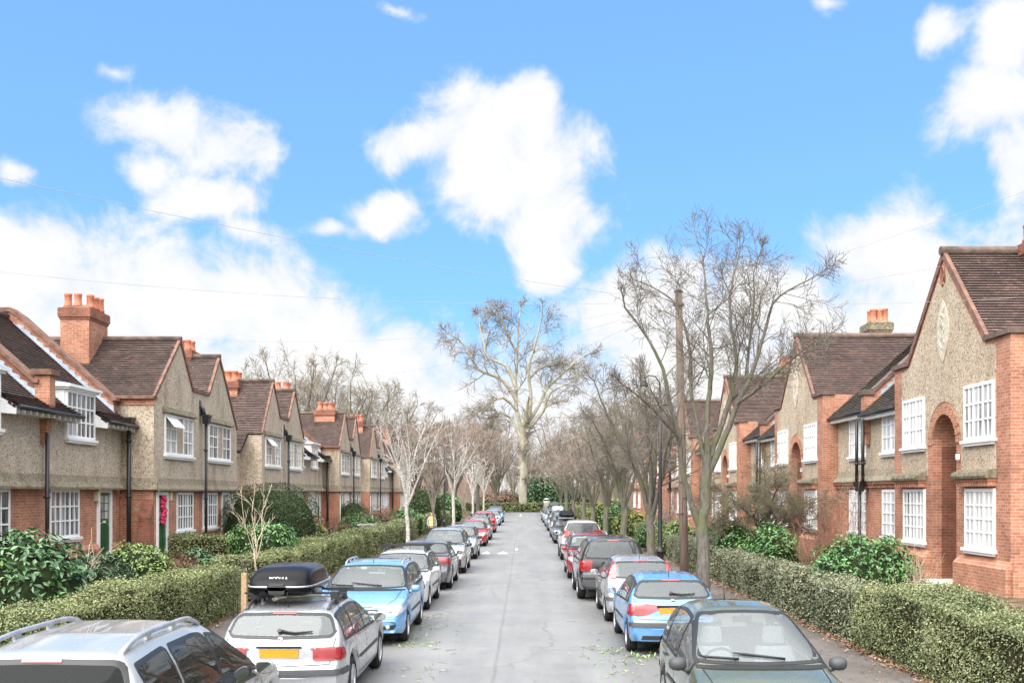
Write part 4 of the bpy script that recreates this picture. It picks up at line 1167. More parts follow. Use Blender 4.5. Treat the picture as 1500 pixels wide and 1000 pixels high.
    im = MB(); zi = zr - .11; im.box(xr + .02, xr + .05, -.11, .11, zi - .035, zi + .035); im.box(xr + .04, xr + .07, -.012, .012, zi, zi + .07); im.build('interior_mirror', M['gasket'], root)
    # ---- wheels
    wy = W / 2 - .115
    for xw in (sp['wf'], sp['wr']):
        for sg in (-1, 1): wheel(root, xw, sg * wy, r, .20 if r < .34 else .24, sg, spokes, rim)
    # arch edge lips
    for xw in (sp['wf'], sp['wr']):
        for v in ('L', 'R'):
            lip = MB(); B.line(lip, v, [(xw + (r + .085) * math.cos(t), r + (r + .085) * math.sin(t)) for t in np.linspace(.12, PI - .12, 16)], .03, .006); lip.build('wheel_arch_lip', M['trim'] if 'clad' in extras else PAINTS[pnt], root)
    if 'clad' in extras:
        for v in ('L', 'R'): sc_ = MB(); B.patch(sc_, v, [(sp['wr'] + r + .12, .31), (sp['wf'] - r - .12, .31), (sp['wf'] - r - .12, .46), (sp['wr'] + r + .12, .46)], .007, .1); sc_.build('lower_cladding', M['trim'], root)
        sc_ = MB(); B.patch(sc_, 'B', [(-W * .44, .40), (W * .44, .40), (W * .44, .60), (-W * .44, .60)], .01, .08); sc_.build('lower_cladding', M['trim'], root)
    # ---- shut lines
    gap = MB(); bx = sp['sides'][0][1] - .045; bz = B.belt
    for v in ('L', 'R'):
        xf = sp['sides'][0][0] + .10
        B.line(gap, v, [(xf, bz(xf) - .01), (xf + .03, .55), (xf - .02, .33), (bx + .0, .31), (bx, bz(bx) + .01)])
        x2 = sp['sides'][1][1] - .03 
        if typ not in ('hatch',): B.line(gap, v, [(bx, .31), (sp['wr'] + r + .16, .33), (sp['wr'] + r + .10, .50), (x2, .78), (x2, bz(x2) + .01)])
        B.line(gap, v, [(sp['wf'] + .25, B.belt(sp['wf']) - .03), (sp['cowl'] + .05, B.belt(sp['cowl']) - .02)], .007)
    hb = sp['cowl'] + .04
    B.line(gap, 'T', [(hb, -W * .40), (L / 2 - .5, -W * .38), (L / 2 - .2, -W * .28), (L / 2 - .17, 0), (L / 2 - .2, W * .28), (L / 2 - .5, W * .38), (hb, W * .40)], .013, .003)
    B.line(gap, 'B', [(-w0 - .03, z0 + .02), (-W * .40, .80), (-W * .385, .655), (0, .635), (W * .385, .655), (W * .40, .80), (w0 + .03, z0 + .02)], .013, .003)
    gap.build('panel_gap', M['gasket'], root)
    # ---- handles, rub strips
    for v in ('L', 'R'):
        for x in (bx + .16, x2 + .14) if typ != 'hatch' else (bx + .16,):
            hd = MB(); z = bz(x) - .09
            hit = B.hit(v, x, z)
            q = hit[0]; nn = hit[1]
            c = [q + nn * .0 + Vector((dx, 0, dz)) for dx in (-.08, .08) for dz in (-.014, .014)]; e = [p + nn * .026 for p in c]
            hd.add([tuple(p) for p in (c[0], c[2], c[3], c[1], e[0], e[2], e[3], e[1])], [(4, 5, 6, 7), (0, 1, 5, 4), (1, 2, 6, 5), (2, 3, 7, 6), (3, 0, 4, 7)])
            hd.build('door_handle', PAINTS[pnt] if 'dark_handles' not in extras else M['trim'], root)
    if rub:
        rs = MB()
        zrb = .56 if r < .34 else .66
        for v in ('L', 'R'): B.patch(rs, v, [(sp['wr'] + r + .13, zrb - .022), (sp['wf'] - r - .13, zrb - .022), (sp['wf'] - r - .13, zrb + .022), (sp['wr'] + r + .13, zrb + .022)], .012, .08)
        rs.build('rubbing_strip', M['trim'], root)
    # ---- rear end
    lo = .42 if r < .34 else .5
    zbm = .555 if r < .34 else .70
    if 'body_bumper' not in extras:
        bs = MB(); B.patch(bs, 'B', round_poly([(-W * .455, zbm - .045), (W * .455, zbm - .045), (W * .455, zbm + .035), (-W * .455, zbm + .035)], .02), .022, .06)
        for v in ('L', 'R'): B.patch(bs, v, [(-L / 2 + .16, zbm - .045), (sp['wr'] - r - .11, zbm - .045), (sp['wr'] - r - .11, zbm + .035), (-L / 2 + .16, zbm + .035)], .018, .06)
        bs.build('bumper_strip', M['trim'], root)
    vz = MB(); B.patch(vz, 'B', [(-W * .36, .285), (W * .36, .285), (W * .34, .36), (-W * .34, .36)], .012, .08); vz.build('rear_valance', M['gasket'], root)
    zp = .80 if r < .34 else .90
    if typ in ('sedan',): zp = .80
    if lamps == 'suv': zp = .98
    pc = MB(); B.patch(pc, 'B', round_poly([(-.33, zp - .075), (.33, zp - .075), (.33, zp + .085), (-.33, zp + .085)], .02), .004, .06); pc.build('plate_recess', M['gasket'] if pnt in ('black', 'darkgrey') else PAINTS[pnt], root)
    pl = MB(); 
    h0 = B.hit('B', 0, zp); 
    def plate(mat, xh, sg, z, nm):
        p_ = MB(); x_ = xh
        p_.box(min(x_, x_ + sg * .014), max(x_, x_ + sg * .014), -.26, .26, z - .056, z + .056)
        return p_.build(nm, M[mat], root)
    plate('plate_y', h0[0].x - .004, -1, zp, 'number_plate')
    hp = MB(); hp.box(h0[0].x - .03, h0[0].x, -.30, .30, zp + .075, zp + .10); hp.build('boot_handle', M['gasket'] if pnt not in ('silver', ) else PAINTS[pnt], root)
    tl = {'std': [(.64, .70), (.64, .90), (.90, .92), (.90, .70)], 'round': [(.62, .74), (.62, .87), (.72, .93), (.91, .88), (.91, .72), (.74, .70)],
          'wide': [(.55, .70), (.55, .86), (.92, .89), (.92, .70)], 'high': [(.74, 1.00), (.72, 1.36), (.82, 1.36), (.92, 1.0)], 'suv': [(.66, .82), (.64, 1.12), (.86, 1.12), (.88, .82)], 'wing': [(.45, .86), (.50, .96), (.88, .99), (.88, .80)]}[lamps]
    hw_r = B.hw(-L / 2 + .12)
    for sg in (-1, 1):
        poly = round_poly([(sg * a * hw_r, z) for a, z in tl], .035, 3)
        t_ = MB(); B.patch(t_, 'B', poly, .02, .022)
        lampo = t_.build('tail_light', M['tail'], root); t_ = MB()
        zs = [z for a, z in tl]; z_0, z_1 = min(zs), max(zs)
        v = 'L' if sg > 0 else 'R'
        if lamps == 'high':
            xq = sp['rear'][0]
            B.patch(t_, v, round_poly([(xq - .20, 1.02), (xq - .02, 1.03), (xq + .07, z_1 - .03), (xq - .03, z_1 - .03)], .03), .012, .04)
        else:
            B.patch(t_, v, round_poly([(-L / 2 + .12, z_0 + .01), (-L / 2 + .34, z_0 + .03), (-L / 2 + .30, z_1 - .02), (-L / 2 + .12, z_1 - .01)], .03), .016, .022)
        t_.build('lamp_side', M['tail'], lampo)
        if lamps in ('wide', 'suv', 'std'):
            c_ = MB(); zz0, zz1 = (z_1 - .07, z_1 - .012) if lamps != 'suv' else (.83, .91)
            B.patch(c_, 'B', round_poly([(sg * hw_r * (tl[0][0] + .02), zz0), (sg * hw_r * .80, zz0), (sg * hw_r * .80, zz1), (sg * hw_r * (tl[0][0] + .02), zz1)], .015), .016, .04)
            c_.build('lamp_lens', M['tail_clear'], lampo)
    wp = MB(); hwp = [B.hit('B', y, z) for y, z in ((.02, z0 + .10), (-.18, z0 + .075), (-.42, z0 + .09))]
    if all(hwp) and typ != 'sedan':
        wp.tube([h[0] + h[1] * .03 for h in hwp], [.022, .014, .01], 6); wp.tube([hwp[0][0], hwp[0][0] + hwp[0][1] * .05], .03, 8)
        wp.build('rear_wiper', M['gasket'], root)
    if 'hlb' in extras or True:
        hl = MB(); zz = z1 - .01
        hh = B.hit('B', 0, zz)
        if hh and typ != 'sedan': B.patch(hl, 'B', [(-.16, zz - .013), (.16, zz - .013), (.16, zz + .013), (-.16, zz + .013)], .012, .05); hl.build('high_brake_light', M['tail'], root)
    bd = MB(); zb = zp + .17; hh = B.hit('B', 0, zb)
    if hh:
        bd.lathe([(.042, 0), (.042, -.010), (.034, -.014), (.001, -.014)], tuple(hh[0]), 16, 'x')
        bo = bd.build('badge', M['chrome'], root)
        if 'roundel' in extras:
            q = MB()
            for i in range(4):
                q.mi = i % 2
                vs = [(hh[0].x - .0165, hh[0].y, hh[0].z)] + [(hh[0].x - .0165, hh[0].y + .027 * math.cos(t), hh[0].z + .027 * math.sin(t)) for t in np.linspace(i * PI / 2, (i + 1) * PI / 2, 6)]
                q.add(vs, [tuple(range(7))])
            q.build('badge_face', [M['badge_blue'], M['plate_w']], bo)
    ex = MB(); ex.tube([(-L / 2 - .02, -W * .26, .27), (-L / 2 + .3, -W * .26, .28)], [.032, .032], 10); ex.build('exhaust', M['chrome'] if near else M['trim'], root)
    # ---- front end
    zh = B.top(L / 2 - .22)
    for sg in (-1, 1):
        hwf = B.hw(L / 2 - .25)
        hl = MB(); zl = .60 if r < .34 else .74
        poly = round_poly([(sg * hwf * .50, zl + .015), (sg * hwf * .55, zl + .12), (sg * hwf * .97, zl + .17), (sg * hwf * 1.02, zl + .06), (sg * hwf * .86, zl - .02)], .03, 3)
        B.patch(hl, 'F', poly, .010, .035)
        B.patch(hl, 'L' if sg > 0 else 'R', round_poly([(L / 2 - .14, zl + .02), (L / 2 - .42, zl + .09), (L / 2 - .44, zl + .155), (L / 2 - .18, zl + .15)], .03, 3), .010, .035)
        ho = hl.build('headlight', M['head'], root)
        bb = MB(); hh = B.hit('F', sg * hwf * .72, zl + .06)
        if hh: bb.lathe([(.055, .012), (.05, .02), (.001, .022)], tuple(hh[0]), 14, 'x'); bb.build('lamp_bulb', M['chrome'], ho)
        fg = MB(); B.patch(fg, 'F', round_poly([(sg * hwf * .58, .32), (sg * hwf * .56, .39), (sg * hwf * .88, .42), (sg * hwf * .80, .32)], .03), .008, .05); fo = fg.build('fog_lamp_recess', M['gasket'], root)
        fq = MB(); hh = B.hit('F', sg * hwf * .68, .37)
        if hh: fq.lathe([(.045, .005), (.045, .014), (.001, .02)], tuple(hh[0]), 12, 'x'); fq.build('fog_lamp', M['head'], fo)
    gr = MB(); zg = .60 if r < .34 else .76
    B.patch(gr, 'F', round_poly([(-W * .20, zg), (W * .20, zg), (W * .22, zg + .10), (-W * .22, zg + .10)], .03), .006, .05); B.patch(gr, 'F', round_poly([(-W * .28, .27), (W * .28, .27), (W * .26, .40), (-W * .26, .40)], .03), .006, .05)
    if 'dark_nose' in extras: B.patch(gr, 'F', round_poly([(-W * .40, .27), (W * .40, .27), (W * .40, zg - .05), (-W * .40, zg - .05)], .05), .012, .05)
    go = gr.build('grille', M['gasket'], root)
    cb = MB(); B.patch(cb, 'F', [(-W * .20, zg + .045), (W * .20, zg + .045), (W * .20, zg + .06), (-W * .20, zg + .06)], .014, .05); cb.build('grille_bar', M['chrome'], go)
    hf = B.hit('F', 0, .49)
    if hf: plate('plate_w', hf[0].x + .004, 1, .49, 'front_number_plate')
    hf = B.hit('F', 0, zg + .11)
    if hf:
        q = MB(); q.lathe([(.04, 0), (.04, .012), (.001, .016)], tuple(hf[0] + Vector((.004, 0, -.03))), 14, 'x'); q.build('front_badge', M['chrome'], root)
    for y0, y1 in ((.30, -.30), (-.25, -.70)):
        wq = MB(); pts = []
        for t in np.linspace(0, 1, 6):
            h_ = B.hit('F', lerp(y0, y1, t) * W / 1.75, zc + .045 + .05 * t * (1 if y0 > 0 else .4))
            if h_: pts.append(h_[0] + h_[1] * (.022 + .0 * t))
        if len(pts) > 3: wq.tube(pts, [.014] * (len(pts) - 1) + [.006], 5); wq.build('windscreen_wiper', M['gasket'], root)
    cw = MB(); B.patch(cw, 'F', [(-wb_ - .02, zc - .025), (wb_ + .02, zc - .025), (wb_ + .02, zc + .004), (-wb_ - .02, zc + .004)], .007, .07); cw.build('scuttle', M['gasket'], root)
    # ---- wing mirrors
    for sg in (-1, 1):
        mx = sp['sides'][0][0] - .10; mz = B.belt(mx) + .09; my = sg * (B.hw(mx) * .94)
        q = MB(); n = 10; vs = []; fs = []
        cx, cy, cz = mx + .01, my + sg * .125, mz + .015
        for i in range(n + 1):
            a = PI * i / n
            for j in range(12):
                t = 2 * PI * j / 12; rr = math.sin(a) ** .7 if 0 < i < n else 0
                ca, sa = math.cos(t), math.sin(t)
                xx = .10 * math.cos(a) if math.cos(a) > 0 else .035 * math.cos(a)
                vs.append((cx + xx, cy + .10 * rr * (abs(ca) ** .75) * (1 if ca > 0 else -1), cz + .075 * rr * (abs(sa) ** .75) * (1 if sa > 0 else -1)))
        for i in range(n):
            for j in range(12): fs.append((i * 12 + j, i * 12 + (j + 1) % 12, (i + 1) * 12 + (j + 1) % 12, (i + 1) * 12 + j))
        q.add(vs, fs, True)
        q.tube([(cx + .03, my - sg * .02, mz - .06), (cx + .02, my + sg * .08, mz - .03)], [.035, .03], 8)
        mo = q.build('wing_mirror', M['trim'] if ('dark_mirrors' in extras) else PAINTS[pnt], root)
        mg = MB(); pts = [(cx - .037, cy + .083 * (abs(math.cos(t)) ** .6) * (1 if math.cos(t) > 0 else -1), cz + .06 * (abs(math.sin(t)) ** .6) * (1 if math.sin(t) > 0 else -1)) for t in np.linspace(0, 2 * PI, 20, endpoint=False)]
        mg.add(pts, [tuple(range(20))]); mg.build('mirror_glass', M['mirror'], mo)
    # ---- roof furniture
    xa, xb = sp['roof'][0] - .18, sp['roof'][1] + .05
    if rails:
        for sg in (-1, 1):
            pts = []; yy = sg * (halfw(-.4, 0) - .085)
            for t in np.linspace(0, 1, 15):
                x = lerp(xa, xb, t); h_ = B.hit('T', x, yy); 
                pts.append(Vector((x, yy, h_[0].z + .005 + .05 * min(1, math.sin(PI * t) * 2.6))))
            q = MB(); q.tube(pts, .021 if r < .34 else .024, 8)
            for t in (.38, .70):
                x = lerp(xa, xb, t); h_ = B.hit('T', x, yy); q.box(x - .05, x + .05, yy - .015, yy + .015, h_[0].z - .005, h_[0].z + .045)
            q.build('roof_rail', M[rails], root)
    if bars or roofbox:
        for t in (.22, .66):
            x = lerp(xa, xb, t); yy = halfw(-.4, 0) - .085; zt = B.hit('T', x, 0)[0].z + .10
            q = MB(); q.box(x - .03, x + .03, -yy - .16, yy + .16, zt, zt + .028)
            for sg in (-1, 1):
                h_ = B.hit('T', x, sg * yy); q.box(x - .05, x + .05, sg * yy - .05, sg * yy + .05, h_[0].z + .0, zt - .001); q.box(x - .045, x + .045, sg * (yy - .0) - .06, sg * yy + .06, zt - .03, zt + .035)
            q.build('roof_bar', M['gasket'], root)
    if roofbox:
        bm_, by, bl, bw_, bh, bx0 = roofbox
        zt = B.hit('T', 0, 0)[0].z + .13
        q = MB(); n = 22; m_ = 20; vs = []; fs = []
        for i in range(n + 1):
            t = i / n; x = bx0 + bl * (t - .5)
            e = (1 - abs(2 * t - 1) ** 5) ** .5 if 0 < i < n else .0
            e0 = max(e, .02); hh = bh * (.45 + .55 * e) * (1.0 if t < .6 else 1 - .45 * ((t - .6) / .4) ** 1.6) * (.2 + .8 * e0)
            ww = bw_ / 2 * (.72 + .28 * e0) * (1 if t < .6 else 1 - .28 * ((t - .6) / .4) ** 2) * (.35 + .65 * min(1, e0 * 1.5))
            for j in range(m_):
                a = 2 * PI * j / m_; ca, sa = math.cos(a), math.sin(a)
                k = .42
                yy = ww * (abs(ca) ** k) * (1 if ca > 0 else -1); zz = (abs(sa) ** k) * (1 if sa > 0 else -1)
                zz = zt + bh * .36 + (hh - bh * .36) * zz if zz > 0 else zt + bh * .36 + bh * .36 * zz * (.3 + .7 * e0)
                if sa > .2: yy *= .93
                vs.append((x, by + yy, zz))
        for i in range(n):
            for j in range(m_): fs.append((i * m_ + j, i * m_ + (j + 1) % m_, (i + 1) * m_ + (j + 1) % m_, (i + 1) * m_ + j))
        fs.append(tuple(range(m_))); fs.append(tuple(n * m_ + j for j in range(m_)))
        q.add(vs, fs, True)
        bo = q.build('roof_box', M[bm_], root)
        if near:
            s_ = MB(); zs = zt + bh * .37
            loop = []
            for a in np.linspace(0, 2 * PI, 40, endpoint=False):
                ca, sa = math.cos(a), math.sin(a); x = bx0 + bl * .492 * (abs(ca) ** .35) * (1 if ca > 0 else -1); t = (x - bx0) / bl + .5
                ww = bw_ / 2 * (1.02 if t < .6 else 1.02 - .30 * ((t - .6) / .4) ** 2); loop.append((x, by + ww * (abs(sa) ** .35) * (1 if sa > 0 else -1), zs))
            tb = BVHTree.FromPolygons([Vector(v) for v in q.v], q.f); hh = tb.ray_cast(Vector((-9, by, zs + .115)), Vector((1, 0, 0)))[0]
            fc = bpy.data.curves.new('box_lettering', 'FONT'); fc.body = 'MODULA'; fc.size = .062; fc.extrude = .002; fc.align_x = 'CENTER'; fc.materials.append(M['plate_w'])
            tmp = bpy.data.objects.new('lettering', fc); COL.objects.link(tmp); tm = bpy.data.meshes.new_from_object(tmp.evaluated_get(bpy.context.evaluated_depsgraph_get())); bpy.data.objects.remove(tmp)
            fo_ = link('lettering', tm, bo); fo_.location = (hh.x - .012, by, zs + .09); fo_.rotation_euler = (PI / 2 - .25, 0, -PI / 2)
            s_.tube(loop + [loop[0]], .013, 6, cap=False); s_.build('lid_seam', M['alloy'], bo)
            l_ = MB(); l_.box(bx0 - bl / 2 - .012, bx0 - bl / 2 + .02, by - .10, by + .10, zs + .015, zs + .05); l_.box(bx0 - bl / 2 - .014, bx0 - bl / 2 + .02, by - .13, by + .13, zs - .0, zs + .012); l_.build('box_lock', M['trim'], bo)
    if (near or rails) and typ != 'suv':
        an = MB(); h_ = B.hit('T', sp['roof'][0] - .12 if typ == 'focus' else sp['roof'][1] + .12, .0)
        an.tube([h_[0], h_[0] + Vector((-.08, 0, .22))], [.008, .003], 5); an.build('aerial', M['gasket'], root)
    return root
# ================================================================ vegetation
M['bark'] = bark_mat('grey_green_bark', (.06, .053, .045), (.19, .17, .145), 16, .25, (.115, .12, .06))
M['twig'] = simple('twig_bark', (.19, .165, .135), .9, spec=.15, var=.35, scale=2)
M['twig_dark'] = simple('dark_grey_twig', (.165, .142, .118), .9, spec=.15, var=.35, scale=2)
M['twig_brown'] = simple('brown_twig', (.31, .245, .205), .9, spec=.15, var=.3, scale=2)
M['twig_red'] = simple('reddish_twig', (.25, .135, .098), .9, spec=.15, var=.35, scale=4)
M['birch'] = bark_mat('white_birch_bark', (.20, .18, .155), (.68, .655, .61), 9, 1.6)
M['birch_twig'] = simple('birch_twig', (.38, .345, .305), .9, spec=.15, var=.3, scale=2)
M['plane_bark'] = bark_mat('plane_tree_bark', (.25, .22, .175), (.47, .43, .35), 1.5, .4, (.30, .28, .19))
M['plane_twig'] = simple('plane_twig', (.25, .215, .17), .9, spec=.15, var=.3, scale=.3)
M['far_twig'] = simple('distant_twig', (.24, .205, .16), .95, spec=.1, var=.3, scale=.4)
M['pale_twig'] = simple('pale_dry_stem', (.52, .42, .31), .9, spec=.1, var=.25, scale=5)
M['dark_twig'] = simple('dark_thorny_twig', (.16, .142, .095), .95, spec=.1, var=.45, scale=3)

def perp(d, rng):
    v = Vector((rng.gauss(0, 1), rng.gauss(0, 1), rng.gauss(0, 1)))
    v = v - d * v.dot(d)
    return v.normalized() if v.length > 1e-6 else Vector((1, 0, 0))

class Tree:
    def __init__(s, seed, maxlvl=4, ratio=.62, angle=42, wander=.16, up=.06, dens=(0, 6, 6, 5, 4), minr=.004, seg=.35, split=2, minlen=.25, droop=0.0, shrink=.6, env=None):
        s.rng = random.Random(seed); s.br = []; s.p = dict(maxlvl=maxlvl, ratio=ratio, angle=angle, wander=wander, up=up, dens=dens, minr=minr, seg=seg, split=split, minlen=minlen, droop=droop, shrink=shrink, env=env)
    def limb(s, pts, r0, r1, lvl=0, kids=True):
        """an explicit limb through given points"""
        pts = [Vector(p) for p in pts]; out = []
        n = len(pts)
        for i in range(n - 1):                               # Catmull-Rom
            p0, p1, p2, p3 = pts[max(i - 1, 0)], pts[i], pts[i + 1], pts[min(i + 2, n - 1)]
            k = max(2, int((p2 - p1).length / s.p['seg']))
            for j in range(k):
                t = j / k
                out.append(.5 * ((2 * p1) + (p2 - p0) * t + (2 * p0 - 5 * p1 + 4 * p2 - p3) * t * t + (3 * p1 - p0 - 3 * p2 + p3) * t ** 3))
        out.append(pts[-1])
        out = [q + Vector((s.rng.gauss(0, 1), s.rng.gauss(0, 1), 0)) * r0 * (.12 if 0 < i < len(out) - 1 else 0) for i, q in enumerate(out)]
        rad = [lerp(r0, r1, i / (len(out) - 1)) for i in range(len(out))]
        s.br.append((out, rad, lvl))
        if kids: s.kids(out, rad, lvl)
        return out
    def kids(s, pts, rad, lvl, t0=.25):
        P, rng = s.p, s.rng
        if lvl >= P['maxlvl']: return
        L = sum((b - a).length for a, b in zip(pts[:-1], pts[1:]))
        n = P['dens'][min(lvl + 1, len(P['dens']) - 1)]
        n = max(1, int(n * rng.uniform(.75, 1.25)))
        for k in range(n):
            t = t0 + (1 - t0) * (k + rng.random()) / n
            f = t * (len(pts) - 1); i = min(int(f), len(pts) - 2); p = pts[i].lerp(pts[i + 1], f - i)
            d = (pts[i + 1] - pts[i]).normalized()
            r = lerp(rad[i], rad[i + 1], f - i)
            ang = R(P['angle']) * rng.uniform(.6, 1.3)
            nd = (d * math.cos(ang) + perp(d, rng) * math.sin(ang)).normalized()
            l2 = L * P['ratio'] * rng.uniform(.55, 1.1) * (1.15 - .65 * t)
            if l2 < P['minlen']: l2 = P['minlen'] * rng.uniform(.7, 1.2)
            s.grow(p, nd, l2, max(r * P['shrink'] * rng.uniform(.7, 1.05), P['minr']), lvl + 1)
        d = (pts[-1] - pts[-2]).normalized()
        if L * P['ratio'] > P['minlen']:
            for k in range(P['split']):
                ang = R(P['angle']) * rng.uniform(.25, .75)
                s.grow(pts[-1], (d * math.cos(ang) + perp(d, rng) * math.sin(ang)).normalized(), L * P['ratio'] * rng.uniform(.6, 1), max(rad[-1] * .85, P['minr']), lvl + 1)
    def grow(s, p, d, L, r, lvl):
        P, rng = s.p, s.rng
        n = max(2, min(9, int(L / (P['seg'] * (1 if lvl < 3 else .75)))))
        pts = [p]; rad = [r]; step = L / n; q = p.copy()
        for i in range(n):
            d = d + Vector((rng.gauss(0, 1), rng.gauss(0, 1), rng.gauss(0, 1))) * P['wander'] + Vector((0, 0, P['up'] - P['droop'] * lvl * (i / n)))
            d.normalize(); q = q + d * step
            if P['env'] and i > 0:
                c, e = P['env']; w_ = q - Vector(c); rz_ = e[2] if w_.z > 0 else e[3]
                if (w_.x / e[0]) ** 2 + (w_.y / e[1]) ** 2 + (w_.z / rz_) ** 2 > 1 + .12 * rng.random(): break
            pts.append(q.copy()); rad.append(max(r * (1 - .62 * (i + 1) / n), P['minr'] * .8))
        s.br.append((pts, rad, lvl)); s.kids(pts, rad, lvl, .2)
    def meshes(s, name, org, split_lvl=2, tm='bark', cm='twig', sides=(9, 6, 4, 3, 3, 3)):
        """numpy tube builder: thick limbs -> trunk, thin -> crown"""
        res = []
        for part, sel in (('trunk', lambda l: l < split_lvl), ('crown', lambda l: l >= split_lvl)):
            V = []; Fq = []; base = 0
            for pts, rad, lvl in s.br:
                if not sel(lvl): continue
                n = sides[min(lvl, len(sides) - 1)]; k = len(pts)
                P = np.array([tuple(p) for p in pts]); D = np.empty_like(P); D[1:-1] = P[2:] - P[:-2]; D[0] = P[1] - P[0]; D[-1] = P[-1] - P[-2]
                D /= np.maximum(np.linalg.norm(D, axis=1, keepdims=True), 1e-9)
                ref = np.array([1., 0, 0]) if abs(D[0][0]) < .8 else np.array([0, 1., 0])
                A = ref - D * (D @ ref)[:, None]; A /= np.maximum(np.linalg.norm(A, axis=1, keepdims=True), 1e-6); C = np.cross(D, A)
                t = np.arange(n) * 2 * PI / n; rr = np.array(rad)[:, None, None]
                ring = P[:, None, :] + rr * (A[:, None, :] * np.cos(t)[None, :, None] + C[:, None, :] * np.sin(t)[None, :, None])
                V.append(ring.reshape(-1, 3))
                i = np.arange(k - 1)[:, None]; j = np.arange(n)[None, :]; j2 = (j + 1) % n
                Fq.append(np.stack([base + i * n + j, base + i * n + j2, base + (i + 1) * n + j2, base + (i + 1) * n + j], -1).reshape(-1, 4)); base += k * n
            if V: res.append((part, np_mesh(name + '_' + part, np.concatenate(V) - np.array(org), np.concatenate(Fq), M[tm if part == 'trunk' else cm], smooth=True)))
        return res

def plant_tree(name, label, loc, meshes, rz=0.0, scale=1.0, group=None, cat='tree'):
    o = empty(name, loc, rz); o.scale = (scale,) * 3; tag(o, label, cat, group)
    for part, me in meshes: link(part, me, o)
    return o

# ---- leaves
def leaf_cloud(P, Nn, size, aspect, rng, fold=.18, spread=.9, size_var=.35):
    """one folded leaf (two triangles) per point"""
    n = len(P)
    Nr = Nn + rng.normal(0, spread, (n, 3)); Nr /= np.linalg.norm(Nr, axis=1, keepdims=True)
    T = rng.normal(0, 1, (n, 3)); T -= Nr * np.sum(T * Nr, axis=1, keepdims=True); T /= np.linalg.norm(T, axis=1, keepdims=True)
    B = np.cross(Nr, T)
    s = size * (1 + rng.uniform(-size_var, size_var, (n, 1)))
    V = np.empty((n, 4, 3))
    V[:, 0] = P - T * s * .5; V[:, 2] = P + T * s * .5
    V[:, 1] = P + B * s * aspect * .5 + Nr * s * fold + T * s * .05; V[:, 3] = P - B * s * aspect * .5 + Nr * s * fold + T * s * .05
    b = np.arange(n)[:, None] * 4
    F = np.concatenate([b + np.array([[0, 1, 2]]), b + np.array([[0, 2, 3]])], 1).reshape(-1, 3)
    return V.reshape(-1, 3), F

def hedge(label, x0, x1, y0, y1, z1, dens, leaf, mat, seed, wob=.05, z0=.1, faces='TFBE', zend=None, slope=0.0):
    """clipped hedge: a dark inner body and a skin of small leaves"""
    rng = np.random.default_rng(seed)
    org = ((x0 + x1) / 2, (y0 + y1) / 2, z0)
    def topz(x, y): 
        zz = z1 if zend is None else z1 + (zend - z1) * (y - y0) / (y1 - y0)
        return zz + wob * (np.sin(y * 1.7 + seed) * .5 + np.sin(y * .63 + seed * 2) + .4 * np.sin(x * 5 + y * 3.1))
    root = empty('hedge', org); tag(root, label, 'hedge')
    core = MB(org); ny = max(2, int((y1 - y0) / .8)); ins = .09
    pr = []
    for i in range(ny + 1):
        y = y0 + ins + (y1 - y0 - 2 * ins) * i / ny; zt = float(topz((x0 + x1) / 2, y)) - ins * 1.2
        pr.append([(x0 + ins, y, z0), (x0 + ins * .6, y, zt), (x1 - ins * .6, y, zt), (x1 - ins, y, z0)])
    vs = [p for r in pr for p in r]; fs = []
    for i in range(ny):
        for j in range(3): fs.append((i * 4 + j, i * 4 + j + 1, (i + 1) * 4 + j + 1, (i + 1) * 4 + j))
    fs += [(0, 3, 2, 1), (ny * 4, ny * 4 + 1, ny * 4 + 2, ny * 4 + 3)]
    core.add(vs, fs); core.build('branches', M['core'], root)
    Ps, Ns = [], []
    def put(n, fx, fy, fz, nor):
        n = int(n)
        if n < 1: return
        x, y, t = fx(n), fy(n), rng.random(n)
        zt = topz(x, y); z = fz(n, zt)
        Ps.append(np.stack([x, y, z], 1)); Ns.append(np.tile(nor, (n, 1)))
    U = rng.uniform; L, Wd, H = y1 - y0, x1 - x0, z1 - z0
    jit = .045
    bulge = lambda n: rng.normal(0, jit, n)
    if 'T' in faces: put(dens * L * Wd * 1.15, lambda n: U(x0, x1, n), lambda n: U(y0, y1, n), lambda n, zt: zt + rng.normal(-.015, .035, n), (0, 0, 1.))
    for key, xx, nx in (('F', x0, -1.), ('B', x1, 1.)):
        if key in faces:
            def fx(n, xx=xx): return xx + bulge(n)
            put(dens * L * H, fx, lambda n: U(y0, y1, n), lambda n, zt: z0 + .04 + (zt - z0 - .04) * U(0, 1, n) ** .9, (nx, 0, .15))
    if 'E' in faces:
        for yy, n_ in ((y0, -1.), (y1, 1.)): put(dens * Wd * H, lambda n: U(x0, x1, n), lambda n, yy=yy: yy + bulge(n), lambda n, zt: z0 + .04 + (zt - z0 - .04) * U(0, 1, n), (0, n_, .1))
    P = np.concatenate(Ps); Nn = np.concatenate(Ns)
    # soft unevenness of the clipped faces
    off = np.array([mnoise.noise(Vector((p[0] * .9 + seed, p[1] * .9, p[2] * 1.4))) for p in P[::1]]) if len(P) < 60000 else np.zeros(len(P))
    P = P + Nn * (off * .15)[:, None]
    k = rng.random(len(P)) < .05; P[k] += Nn[k] * rng.uniform(.02, .10, (int(k.sum()), 1))   # stray shoots
    V, F = leaf_cloud(P, Nn, leaf, .55, rng, spread=.75)
    link('foliage', np_mesh('hedge_foliage', V - np.array(org), F, M[mat]), root)
    return root

